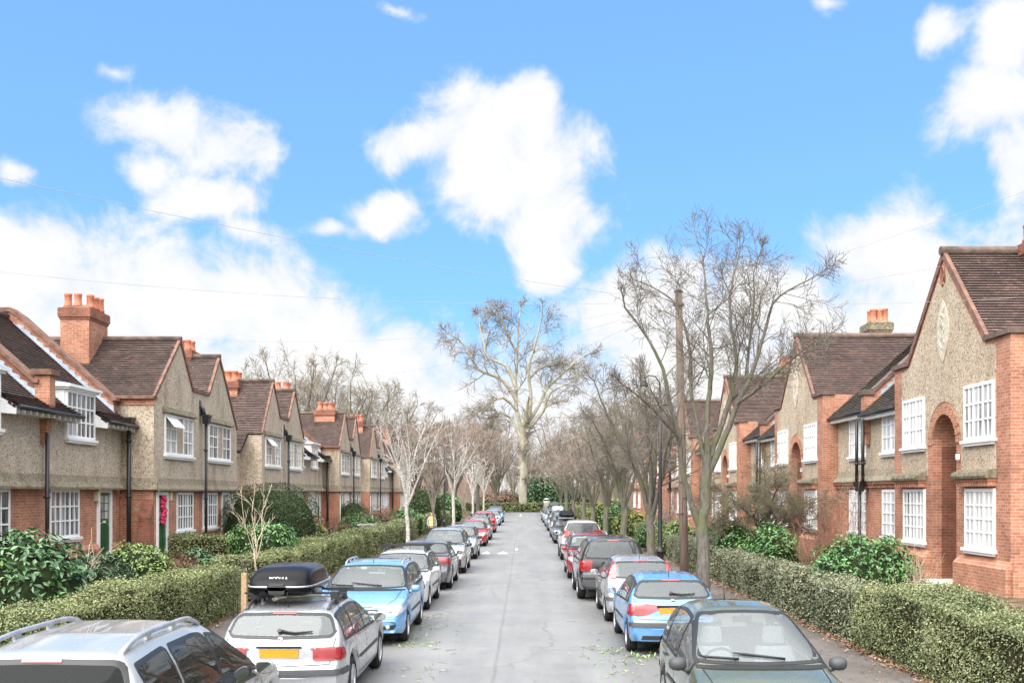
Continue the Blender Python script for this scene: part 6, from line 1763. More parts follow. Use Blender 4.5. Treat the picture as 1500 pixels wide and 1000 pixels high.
# ---------------- bushes
b_ = bush
b_('laurel_bush', 'large dark laurel bush with big glossy leaves, beside bare pale stems', (X_at(28, 19.2), 19.2, .45), (1.35, 1.1, 1.75), 2600, .16, 'laurel_dark', 1, .42)
b_('rhododendron_bush', 'dark rhododendron bush between the big laurel and the light green bush', (X_at(140, 22.3), 22.3, .5), (.85, .8, 1.15), 1300, .15, 'rhodo', 2, .32)
stem_bush('bare_shrub', 'pale bare stems in front of the dark rhododendron', (X_at(102, 21.3), 21.3, .45), .55, 1.3, 24, 'pale_twig', 3, .008)
b_('green_bush', 'light green bush in front of the green door with the pink wreath', (X_at(200, 25.0), 25.0, .5), (.95, .8, 1.25), 2600, .085, 'lightleaf', 4, .45)
b_('heather_bush', 'low reddish brown bush beside the light green bush', (X_at(262, 27.0), 27, .5), (.75, .6, .85), 2600, .05, 'red_leaf', 5, .3)
b_('laurel_bush', 'small laurel with broad leaves by the red brown bush', (X_at(290, 28.2), 28.2, .5), (.5, .5, .95), 500, .15, 'laurel_dark', 6, .42)
b_('box_hedge', 'low light green flat topped hedge behind the small bare sapling', (X_at(333, 28.2), 28.2, .45), (1.0, .5, .72), 2200, .06, 'laurel', 7, .5, square=5, cat='hedge', lump=.08)
b_('laurel_hedge', 'bright green laurel block in front of the yew dome', (X_at(386, 33.2), 33.2, .5), (1.1, .9, 1.45), 2600, .10, 'laurel', 8, .45, square=4, cat='hedge', lump=.1)
b_('yew_dome', 'huge dark clipped yew dome', (X_at(397, 40), 40, .55), (1.95, 1.9, 2.8), 11000, .075, 'yew', 9, .4, lump=.05, square=2.6)
b_('golden_bush', 'golden green rounded bush right of the yew dome', (X_at(462, 47), 47, .55), (.6, .6, 1.05), 1300, .075, 'yellow_leaf', 10)
b_('green_bush', 'small pale green bush under the golden bush', (X_at(470, 45), 45, .4), (.55, .5, .75), 800, .08, 'lightleaf', 11)
b_('heather_bush', 'tan dry shrub beside the brick garden pier', (X_at(492, 52), 52, .5), (1.0, .8, 1.1), 1500, .08, 'brown_leaf', 12, .25)
b_('green_bush', 'dark green rounded bush behind the brick garden pier', (X_at(525, 57), 57, .5), (1.3, 1.1, 1.3), 2000, .09, 'laurel', 13)
b_('yew_dome', 'dark rounded shrub below the white windows, left of the brown mound', (X_at(517, 66), 66, .6), (1.3, 1.1, 1.9), 1500, .11, 'yew', 14, lump=.1)
b_('heather_bush', 'brown rounded shrub mound behind the birch trunk', (X_at(553, 63), 63, .5), (1.5, 1.2, 1.75), 3000, .08, 'brown_leaf', 15, .3, lump=.1)
b_('laurel_bush', 'bright green rounded laurel right of the nearest birch trunk', (X_at(596, 66), 66, .5), (1.2, 1, 1.55), 1500, .12, 'laurel', 16)
b_('laurel_bush', 'dark evergreen bush behind the man in the yellow vest', (X_at(622, 80), 80, .5), (1.6, 1.6, 3.0), 2000, .16, 'yew', 17)
b_('green_bush', 'evergreen bush right of the left lamp post', (X_at(655, 96), 96, .4), (1.6, 1.6, 2.6), 1200, .2, 'laurel', 18)
b_('laurel_bush', 'large bright laurel bush in front of the arched gable house', (X_at(1268, 22.8), 22.8, .35), (1.18, .95, 1.6), 3600, .105, 'laurel', 19, .42, square=2.8)
stem_bush('bare_shrub', 'pale bare twigs sticking out right of the bright laurel', (X_at(1330, 22.0), 22.0, .4), .5, 1.15, 26, 'pale_twig', 20, .007)
b_('laurel_bush', 'green laurel bush left of the russet stems', (X_at(1132, 31), 31, .35), (.85, .8, 1.6), 2400, .105, 'laurel', 21, .45, square=2.6)
b_('laurel_bush', 'yellow green laurel bush under the thorn tree', (X_at(1077, 33.5), 33.5, .35), (.75, .75, 1.65), 1500, .11, 'laurel', 22, .5)
b_('ivy_bush', 'dark ivy covered bush behind the forked tree trunk', (X_at(1050, 35.5), 35.5, .35), (.75, .8, 1.75), 1600, .09, 'laurel_dark', 23)
stem_bush('russet_shrub', 'russet leafless stems between the two laurels', (X_at(1187, 28.3), 28.3, .35), .55, 1.8, 34, 'twig_red', 24, .008)
stem_bush('russet_shrub', 'tall russet twigs in front of the return wall', (X_at(1222, 31), 31, .4), .7, 2.4, 22, 'twig_red', 25, .008)
stem_bush('russet_shrub', 'reddish twigs in front of the wide white window', (X_at(1252, 29.5), 29.5, .4), .55, 2.2, 18, 'twig_brown', 26, .007)
stem_bush('bare_shrub', 'brown bare shrub behind the hedge near the swan neck lamp post', (X_at(985, 50), 50, .4), 1.0, 2.2, 60, 'twig_brown', 27, .012)
for i, (px, Y, w, h, mt, lb) in enumerate([(995, 44, .9, 1.35, 'lightleaf', 'pale olive rounded bush between lamp post and telegraph pole'), (960, 50, 1.0, 1.3, 'laurel', 'small bright bush left of the right lamp post'), (925, 58, 1.1, 1.6, 'yellow_leaf', 'golden bush in front of the red brick wall'), (908, 63, 1.3, 1.9, 'laurel', 'dark green shrub beyond the pale tree trunk'),
        (890, 72, 1.6, 2.2, 'yellow_leaf', 'far golden evergreen behind the right hedge'), (893, 82, 1.5, 1.6, 'yew', 'far dark shrub behind the right hedge')]):
    b_('green_bush', lb, (X_at(px, Y), Y, .4), (w, w, h), 1200, .07 + Y * .001, mt, 40 + i)
b_('rhododendron_bush', 'tall dark evergreen beside the giant plane trunk', (X_at(797, 172), 172, 0), (4.2, 3, 5.6), 3200, .45, 'laurel_dark', 50, .5)
b_('rhododendron_bush', 'dark evergreen at the far end right of the white bin', (X_at(832, 176), 176, 0), (4, 3, 4.6), 1800, .45, 'yew', 51, .5)
b_('rhododendron_bush', 'dull green thicket left of the giant plane trunk', (X_at(737, 174), 174, 0), (4.5, 3, 3.2), 2600, .4, 'brown_leaf', 52, .5)

# ---------------- the big forked street tree
T = Tree(11, maxlvl=3, ratio=.40, angle=46, wander=.14, up=.03, dens=(0, 14, 9, 5), minr=.0052, seg=.22, split=1, minlen=.3, shrink=.42, env=((X_at(1060, 24.5), 24.5, Z_at(490, 24.5)), (2.85, 2.85, 3.5, 3.4)))
Yb = 24.5
def limb(pl, r0, r1, lvl=0, dy=(0, 0), kids=True, Y=Yb, tree=None):
    n = len(pl); return (tree or T).limb([P3(x, y, Y + lerp(dy[0], dy[1], i / (n - 1))) for i, (x, y) in enumerate(pl)], r0, r1, lvl, kids)
limb([(1033, 905), (1031, 855), (1029, 805), (1028, 765)], .165, .145, kids=False)
limb([(1026, 775), (1012, 735), (1001, 690), (994, 640), (981, 590), (970, 540), (945, 490), (915, 450)], .085, .02, 0, (0, -.9))
limb([(1028, 768), (1034, 725), (1037, 680), (1037, 665)], .14, .12, kids=False)
limb([(1036, 672), (1035, 620), (1041, 560), (1042, 520), (1038, 470), (1034, 430), (1032, 400), (1029, 375)], .078, .013, 0, (0, .3))
limb([(1038, 680), (1050, 640), (1068, 590), (1079, 540), (1075, 500), (1069, 450), (1075, 405), (1084, 365)], .08, .014, 0, (0, 1.2))
limb([(1040, 690), (1062, 640), (1081, 590), (1102, 545), (1119, 490), (1132, 445), (1155, 425), (1185, 410)], .085, .014, 0, (0, -.8))
limb([(1034, 690), (1023, 630), (1012, 570), (1010, 510), (992, 450), (965, 425), (930, 410)], .065, .013, 0, (0, 1.4))
limb([(1081, 590), (1112, 568), (1150, 535), (1192, 500)], .05, .014, 0, (-.3, -1.6))
limb([(1068, 590), (1090, 560), (1098, 500), (1105, 430), (1104, 400), (1118, 360)], .05, .011, 0, (.4, 1.8))
limb([(994, 640), (975, 620), (945, 588), (908, 560)], .04, .013, 0, (-.4, -1.7))
big = T.meshes('big_tree', (4.32, Yb, .1), 2, cm='twig_dark')
plant_tree('street_tree', 'big forked leafless street tree with dark twigs beside the telegraph pole', (4.32, Yb, .1), big)

def vase_tree(seed, h, trunk_h, r, spread, nl=6, **kw):
    p = dict(maxlvl=3, ratio=.42, angle=46, wander=.15, up=.04, dens=(0, 10, 7, 4), minr=.008, seg=.3, split=1, minlen=.3, shrink=.45, env=((0, 0, trunk_h + .5 * (h - trunk_h)), (spread * 1.5, spread * 1.5, (h - trunk_h) * .66, (h - trunk_h) * .66))); p.update(kw)
    t = Tree(seed, **p); rg = t.rng
    t.limb([(0, 0, -.1), (.03, 0, trunk_h * .5), (rg.uniform(-.06, .06), rg.uniform(-.06, .06), trunk_h)], r, r * .82, 0, False)
    for k in range(nl):
        a = 2 * PI * (k + rg.uniform(-.3, .3)) / nl; s_ = spread * rg.uniform(.5, 1.05) if k else spread * .12
        hh = h * rg.uniform(.82, 1.0); z0 = trunk_h * rg.uniform(.82, 1.02)
        pts = [(0, 0, z0)]
        for q in (.3, .65, 1): pts.append((math.cos(a) * s_ * q ** 1.15 + rg.gauss(0, .08), math.sin(a) * s_ * q ** 1.15 + rg.gauss(0, .08), z0 + (hh - z0) * q ** (.92 if k else 1)))
        t.limb(pts, r * rg.uniform(.42, .6), r * .09, 0)
    return t
sA = vase_tree(21, 6.7, 2.0, .165, 2.8, 8).meshes('vase_a', (0, 0, 0), 2)
sB = vase_tree(22, 6.4, 2.3, .17, 2.5, 7).meshes('vase_b', (0, 0, 0), 2)
sC = vase_tree(23, 6.5, 1.9, .16, 3.0, 8, minr=.012, dens=(0, 9, 6, 3)).meshes('vase_c', (0, 0, 0), 2, cm='twig_brown')
labs = ['leafless street tree just left of the black lamp post', 'leafless street tree with thick pale trunk beyond the lamp post', 'leafless street tree beside the white off road car', 'brown twigged street tree beside the dark roof box saloon']
for i, (Y, ms, rz, sc_) in enumerate([(36, sA, .4, 1.04), (46.5, sB, 2.1, 1.05), (56.5, sA, 3.3, 1.05), (67, sC, 1.0, 1.08)]):
    plant_tree('street_tree', labs[i], (4.45 + (.1 if i else .0), Y, .1), ms, rz, sc_, 'leafless trees along the right pavement')
for i, Y in enumerate((79, 93, 109, 128)):
    plant_tree('street_tree', 'leafless tree in the far tangle along the right pavement', (4.6, Y, .1), sC if i % 2 else sB, i * 1.9, 1.1 + .05 * (i % 3), 'far trees along the right pavement')
# birches on the left pavement
bA = vase_tree(31, 6.0, 2.5, .092, 1.6, 9, angle=32, up=.08, minr=.0085, shrink=.62, ratio=.36, dens=(0, 7, 4, 2)).meshes('birch_a', (0, 0, 0), 2, 'birch', 'birch_twig')
bB = vase_tree(33, 6.2, 2.6, .12, 1.8, 7, angle=36, minr=.014, ratio=.36, dens=(0, 7, 4, 2), shrink=.62).meshes('birch_b', (0, 0, 0), 2, 'birch', 'birch_twig')
plant_tree('birch_tree', 'largest white barked birch, beside the white estate car', (-5.0, 44, .1), bA, .5, 1.03, 'white birches')
plant_tree('birch_tree', 'white birch just past the distant black lamp post', (-5.0, 73, .1), bB, 2.0, 1.05, 'white birches')
plant_tree('birch_tree', 'third white birch beside the red people carrier', (-5.0, 101, .1), bB, 4.1, 1.0, 'white birches')
plant_tree('birch_tree', 'farthest pale birch, beyond the red people carrier near the junction', (-5.0, 128, .1), bB, 5.3, 1.0, 'white birches')
yA = vase_tree(41, 4.4, 1.5, .045, .9, 7, maxlvl=2, ratio=.35, angle=25, minr=.010, dens=(0, 7, 4), up=.1).meshes('young_a', (0, 0, 0), 0, cm='twig')
plant_tree('young_tree', 'slim young tree in front of the man in the yellow vest', (-4.85, 55, .1), yA, .3, 1.25)
yB = vase_tree(43, 2.5, 1.5, .017, .40, 6, wander=.06, maxlvl=2, ratio=.35, angle=30, minr=.0034, dens=(0, 5, 2), up=.08, seg=.15, minlen=.14).meshes('young_b', (0, 0, 0), 0, cm='pale_twig')
plant_tree('young_tree', 'pale bare sapling tied to a stake behind the roof box', (X_at(376, 20.6), 20.6, .1), yB, 1.3, 1.15)
stk = MB((X_at(358, 20.2), 20.2, .1)); xq = X_at(358, 20.2); stk.box(xq - .05, xq + .05, 20.15, 20.25, .1, 1.38); o = stk.build('tree_stake', M['wood']); tag(o, 'square wooden tree stake behind the black roof box', 'stake')
fnc = MB((xq - .1, 20.3, .1))
for k in range(6): fnc.tube([(xq - .26 + k * .09, 20.34, .1), (xq - .26 + k * .09, 20.34, 1.62)], .006, 4)
for z in (.5, .95, 1.4): fnc.tube([(xq - .28, 20.34, z), (xq + .22, 20.34, z)], .006, 4)
tag(fnc.build('tree_guard', M['blackpipe']), 'thin wire guard around the sapling stake', 'tree guard')
# thorn tree with umbrella crown
t = Tree(51, maxlvl=4, ratio=.6, angle=48, wander=.26, up=-.015, dens=(0, 7, 7, 5, 3), minr=.006, seg=.16, split=2, minlen=.2, shrink=.6)
t.limb([(0, 0, -.1), (.05, 0, .5), (-.05, .03, 1.0)], .15, .12, 0, False)
for k, (x, y, z) in enumerate([(-1.7, -.2, 2.2), (-1.1, .9, 2.6), (.2, -1.3, 2.3), (1.3, .3, 2.2), (.8, 1.1, 2.5), (-.7, -.9, 2.7), (.3, .2, 2.9), (1.5, -.6, 1.7), (-1.8, .4, 1.7)]):
    t.limb([(-.03, .02, .85), (x * .3, y * .3, .85 + (z - .85) * .55), (x * .7, y * .7, .85 + (z - .85) * .85), (x, y, z)], .085, .02, 0)
th = t.meshes('thorn', (0, 0, 0), 2, 'bark', 'dark_twig')
plant_tree('thorn_tree', 'small dark umbrella shaped thorn tree in the right garden', (X_at(1122, 34.5), 34.5, .35), th, .7, .98)
# giant plane at the end
Yp = 166
t = Tree(61, maxlvl=3, ratio=.33, angle=46, wander=.24, up=.0, dens=(0, 10, 8, 5), minr=.032, seg=1.2, split=1, minlen=1.5, shrink=.5, env=((X_at(757, 166), 166, Z_at(550, 166)), (14.5, 13, 12.2, 14)))
def pl(pts, r0, r1, dy=(0, 0), kids=True): limb(pts, r0, r1, 0, dy, kids, Yp, t)
pl([(767, 755), (766, 700), (766, 650), (766, 625)], .72, .60)
pl([(765, 640), (757, 600), (755, 565), (758, 520), (760, 480), (762, 455)], .40, .08, (0, 1))
pl([(759, 590), (737, 558), (715, 547), (700, 540), (685, 515), (675, 500), (655, 487)], .36, .08, (0, -3))
pl([(757, 570), (741, 535), (716, 525), (708, 500), (703, 480), (701, 463)], .32, .08, (0, 3))
pl([(768, 630), (778, 592), (775, 560), (776, 530), (784, 505), (790, 480), (795, 462)], .36, .08, (0, -2))
pl([(770, 625), (790, 592), (800, 570), (822, 550), (842, 530), (862, 518)], .34, .08, (0, 3))
pl([(772, 632), (796, 602), (806, 575), (830, 562), (855, 552)], .32, .08, (0, -4))
pl([(757, 600), (737, 582), (715, 592), (698, 604)], .30, .08, (0, -3))
pl([(762, 640), (748, 612), (726, 606), (706, 622)], .28, .08, (0, 4))
pl([(760, 520), (748, 500), (735, 470), (728, 455)], .25, .08, (0, -2))
pl([(775, 555), (790, 540), (808, 535), (825, 530)], .25, .08, (0, 2))
plm = t.meshes('plane', (0, Yp, 0), 2, 'plane_bark', 'plane_twig')
plant_tree('plane_tree', 'giant pale barked plane tree at the end of the street', (0, Yp, 0), plm)
# background trees
def bgtree(seed, **kw):
    p = dict(maxlvl=3, ratio=.42, angle=44, wander=.18, up=.03, dens=(0, 10, 7, 4), minr=.018, seg=.8, split=1, minlen=.8, shrink=.45); p.update(kw)
    return vase_tree(seed, 15, 3.2, .42, 4.6, 7, **p).meshes('bg%d' % seed, (0, 0, 0), 1, 'bark', 'far_twig')
def top_of(ms): return max(max(v.co.z for v in me.vertices) for _, me in ms)
g1, g2, g3 = bgtree(71), bgtree(72), bgtree(73, dens=(0, 10, 8, 4))
M_far = [(352, 522, 92, g1), (432, 494, 98, g2), (478, 535, 112, g3), (513, 516, 104, g1), (556, 545, 118, g2), (592, 572, 128, g3), (330, 560, 100, g3)]
fl_ = ['tall bare tree behind the chimneys of the twin gabled houses', 'tallest bare tree rising above the left roofs', 'bare tree between the two tall trees above the left roofs', 'second tall bare tree above the left roofs', 'bare tree right of the two tall trees above the left roofs', 'bare tree at the end of the left roof line', 'faint bare tree behind the second chimney']
for i, (px, py, Y, ms) in enumerate(M_far):
    plant_tree('bare_tree', fl_[i], (X_at(px, Y), Y, 0), ms, i * 1.7, Z_at(py, Y) / top_of(ms), 'bare trees behind the houses')
rngb = random.Random(77)
for i in range(16):
    px = 620 + i * 19 + rngb.uniform(-8, 8); Y = rngb.uniform(178, 215); py = rngb.uniform(590, 640)
    if 735 < px < 800: py = rngb.uniform(640, 662)
    plant_tree('bare_tree', 'bare brown tree in the woodland beyond the end of the street', (X_at(px, Y), Y, 0), (g1, g2, g3)[i % 3], rngb.uniform(0, 6), Z_at(py, Y) / top_of((g1, g2, g3)[i % 3]), 'woodland trees beyond the junction')
for i, (px, py, Y) in enumerate([(1322, 492, 110), (1010, 560, 120), (1100, 570, 115), (960, 560, 140), (905, 545, 150), (1160, 560, 105)]):
    plant_tree('bare_tree', 'bare tree behind the right row of houses' if i else 'faint bare tree above the roof right of the mossy chimney', (X_at(px, Y), Y, 0), (g3, g1, g2)[i % 3], i * 2.2, Z_at(py, Y) / top_of((g3, g1, g2)[i % 3]), 'bare trees behind the right houses' if i else None)
for i, (px, Y, sc_) in enumerate([(612, 118, 1.5), (640, 132, 1.75), (668, 140, 1.8), (700, 146, 1.9), (725, 152, 1.7), (585, 112, 1.35)]):
    plant_tree('bare_tree', 'brown twiggy tree crowding behind the white birches', (X_at(px, Y), Y, 0), sC, 1.3 * i, sc_, 'twiggy trees behind the birches')
# brushwood beyond the junction: nobody could count it
rng = np.random.default_rng(5); n = 9000
P = np.stack([rng.uniform(-45, 45, n), rng.uniform(170, 200, n), rng.random(n) ** 1.6 * 7.5], 1)
d = rng.normal(0, .5, (n, 3)); d[:, 2] += 1.2; d /= np.linalg.norm(d, axis=1, keepdims=True); l = rng.uniform(1.2, 3, (n, 1)); a = np.cross(d, rng.normal(0, 1, (n, 3))); a /= np.linalg.norm(a, axis=1, keepdims=True); a *= .035; c_ = np.cross(d, a)
V = np.stack([P + a, P - a * .5 + c_, P - a * .5 - c_, P + d * l], 1).reshape(-1, 3); b0 = np.arange(n)[:, None] * 4
Fb = np.concatenate([b0 + np.array([[0, 1, 3]]), b0 + np.array([[1, 2, 3]]), b0 + np.array([[2, 0, 3]])], 1).reshape(-1, 3)
tag(link('brushwood', np_mesh('brushwood', V, Fb, M['far_twig'])), kind='stuff')

# ---------------- fallen leaves
def litter(name, mat, n, fx, fy, z, size, seed, asp=.6):
    rng = np.random.default_rng(seed); x, y = fx(rng, n), fy(rng, n)
    P = np.stack([x, y, z + rng.random(n) * .02], 1); V, F = leaf_cloud(P, np.tile((0, 0, 1.), (n, 1)), size, asp, rng, spread=.3, fold=.1)
    tag(link(name, np_mesh(name, V, F, M[mat])), kind='stuff')
litter('fallen_leaves', 'litter', 9000, lambda r, n: 6.18 - np.abs(r.normal(0, .16, n)) + .1, lambda r, n: 10 + 40 * r.random(n) ** 1.5, .125, .065, 1)
litter('fallen_leaves', 'litter', 1500, lambda r, n: r.uniform(3.9, 6.1, n), lambda r, n: 9 + 50 * r.random(n) ** 1.4, .118, .045, 2)
litter('fallen_leaves', 'litter', 2500, lambda r, n: -6.78 + np.abs(r.normal(0, .25, n)), lambda r, n: r.uniform(10, 60, n), .125, .055, 3)
litter('fallen_leaves', 'litter', 900, lambda r, n: np.where(r.random(n) < .5, -4.42 + np.abs(r.normal(0, .3, n)), 3.78 - np.abs(r.normal(0, .35, n))), lambda r, n: r.uniform(12, 80, n), .012, .05, 4)
def sprig_at(X, Y, n, seed, sp=.3):
    litter('fallen_sprigs', 'sprig', n, lambda r, k: X + r.normal(0, sp, k), lambda r, k: Y + r.normal(0, sp * 1.2, k), .012, .085, seed, .3)
rs_ = random.Random(4)
for i, (px, py, n, sp) in enumerate([(588, 935, 70, .22), (615, 905, 50, .3), (610, 945, 60, .2), (630, 918, 30, .25), (945, 962, 60, .12), (893, 955, 50, .25), (915, 970, 35, .2), (625, 985, 20, .3), (910, 988, 18, .3), (870, 950, 14, .3)]):
    Y = CH * F_PX / (py - VY); sprig_at(X_at(px, Y), Y, n, 20 + i, sp)
tw = MB()
for k in range(60):
    Y = rs_.uniform(13, 40); X = rs_.choice([rs_.uniform(-2.3, -1.2), rs_.uniform(.6, 2.2)]); a = rs_.uniform(0, PI); l = rs_.uniform(.06, .22)
    tw.tube([(X, Y, .012), (X + math.cos(a) * l, Y + math.sin(a) * l, .016)], .004, 4)
tag(tw.build('fallen_twigs', M['twig']), kind='stuff')

# ---------------- street furniture
def lamp_post(label, X, Y, h, org_z=.11):
    root = empty('lamp_post', (X, Y, org_z)); tag(root, label, 'lamp post'); o = (X, Y, org_z)
    m = MB(o); m.lathe([(.13, 0), (.13, .10), (.105, .14), (.105, 1.0), (.125, 1.03), (.125, 1.09), (.075, 1.17), (.066, 1.22), (.064, 2.6), (.05, h * .62), (.042, h)], (X, Y, org_z), 14); m.build('column', M['blackpipe'], root)
    m = MB(o)
    for z in (1.06, .62): m.lathe([(.115, -.02), (.145, -.015), (.145, .015), (.115, .02)], (X, Y, org_z + z), 14)
    m.box(X - .06, X + .06, Y - .114, Y - .10, org_z + .25, org_z + .85); m.build('base_moulding', M['blackpipe'], root)
    m = MB(o); m.tube([(X - .28, Y, org_z + h - .45), (X + .22, Y, org_z + h - .45)], .02, 6); m.build('ladder_bar', M['blackpipe'], root)
    m = MB(o); m.tube([(X, Y, org_z + h - .02), (X - .02, Y, org_z + h + .25), (X - .14, Y, org_z + h + .42), (X - .34, Y, org_z + h + .46), (X - .5, Y, org_z + h + .36)], .022, 8); m.build('swan_neck', M['blackpipe'], root)
    m = MB(o); c = (X - .5, Y, org_z + h + .12); m.lathe([(.13, .0), (.135, .02), (.08, .10), (.04, .17), (.02, .19)], c, 14); lo = m.build('lamp_shade', M['blackpipe'], root)
    m = MB(o); m.lathe([(.001, -.10), (.06, -.08), (.09, -.02), (.09, .005)], c, 14); m.build('lamp_glass', M['stone'], lo)
    return root
lamp_post('tall black swan neck lamp post beside the telegraph pole', X_at(967, 31.5), 31.5, 6.0)
lamp_post('distant thin black lamp post between two white birches', -4.95, 64, 5.4)
xp, yp = X_at(1003, 27.6), 27.6
root = empty('telegraph_pole', (xp, yp, .1)); tag(root, 'brown wooden telegraph pole beside the big forked tree', 'telegraph pole'); o_ = (xp, yp, .1)
m = MB(o_); m.tube([(xp, yp, .0), (xp - .05, yp, 3), (xp - .17, yp, 8.38)], [.125, .115, .09], 14); m.build('post', M['pole_wood'], root)
m = MB(o_)
for k in range(6):
    z = 2.4 + k * .42; m.tube([(xp - .06, yp - .12, z), (xp - .06 + (.17 if k % 2 else -.17), yp - .14, z)], .012, 5)
m.build('climbing_peg', M['blackpipe'], root)
m = MB(o_); m.lathe([(.12, 0), (.12, .04), (.02, .09)], (xp - .17, yp, 8.36), 12); m.lathe([(.13, -.02), (.15, 0), (.15, .05), (.13, .07)], (xp - .165, yp, 8.0), 12); m.build('pole_cap', M['ridge'], root)
M['wire'] = simple('grey_telephone_wire', (.30, .30, .31), .7)
top = Vector((xp - .17, yp, 8.1))
def wire(label, end, sag=.5, r=.0045):
    end = Vector(end); m = MB(tuple(top)); m.tube([top.lerp(end, t) - Vector((0, 0, sag * 4 * t * (1 - t))) for t in np.linspace(0, 1, 25)], r, 4)
    tag(m.build('telephone_wire', M['wire']), label, 'wire', 'telephone wires fanning out from the pole')
wire('telephone wire from the pole to the chimney side of the nearest left terrace', (-13.0, 22, 7.9), .35)
wire('telephone wire rising to the top left edge of the sky', (-12.5, 14.5, 8.6), .3)
wire('telephone wire from the pole to the nearest left twin gables', (-12, 34.9, 8.3), .55)
wire('telephone wire from the pole to the second left twin gables', (-12, 47.9, 8.1), .6)
wire('telephone wire from the pole to the third left twin gables', (-11.8, 71.5, 7.6), .7)
wire('telephone wire from the pole to the ridge of the arched gable house', (11.5, 26.2, 8.9), .12)
wire('telephone wire from the pole to the far upper edge on the right', (12.2, 22.5, 10.0), .1)
wire('telephone wire from the pole to the roof slope of the arched gable house', (12.2, 24.2, 7.6), .12)
wire('telephone wire from the pole to the second gable on the right', (11.0, 38.5, 6.9), .2)
# garden pier, bins
px0, yy = X_at(538, 52), 52
root = empty('garden_pier', (px0, yy, .4)); tag(root, 'low yellow brick garden pier with stone coping', 'brick pier'); m = MB((px0, yy, .4)); m.box(px0 - .38, px0 + .38, yy - .25, yy + .25, .3, 1.3); m.build('brickwork', M['brick_pale'], root)
m = MB((px0, yy, .4)); m.box(px0 - .46, px0 + .46, yy - .32, yy + .32, 1.302, 1.4); m.build('coping', M['kerb'], root)
X, Y = X_at(801, 158), 160.2
root = empty('litter_bin', (X, Y, 0)); tag(root, 'pale litter bin at the far end of the street', 'bin'); o_ = (X, Y, 0); m = MB(o_); m.lathe([(.42, 0), (.48, 1.5), (.52, 1.55), (.52, 1.7), (.44, 1.72)], (X, Y, 0), 14); m.build('bin_body', M['stone'], root)
m = MB(o_); m.lathe([(.5, 1.95), (.52, 2.0), (.3, 2.15), (.001, 2.2)], (X, Y, 0), 14); m.box(X - .45, X - .4, Y - .04, Y + .04, 1.7, 1.98); m.box(X + .4, X + .45, Y - .04, Y + .04, 1.7, 1.98); m.build('bin_lid', M['lead'], root)

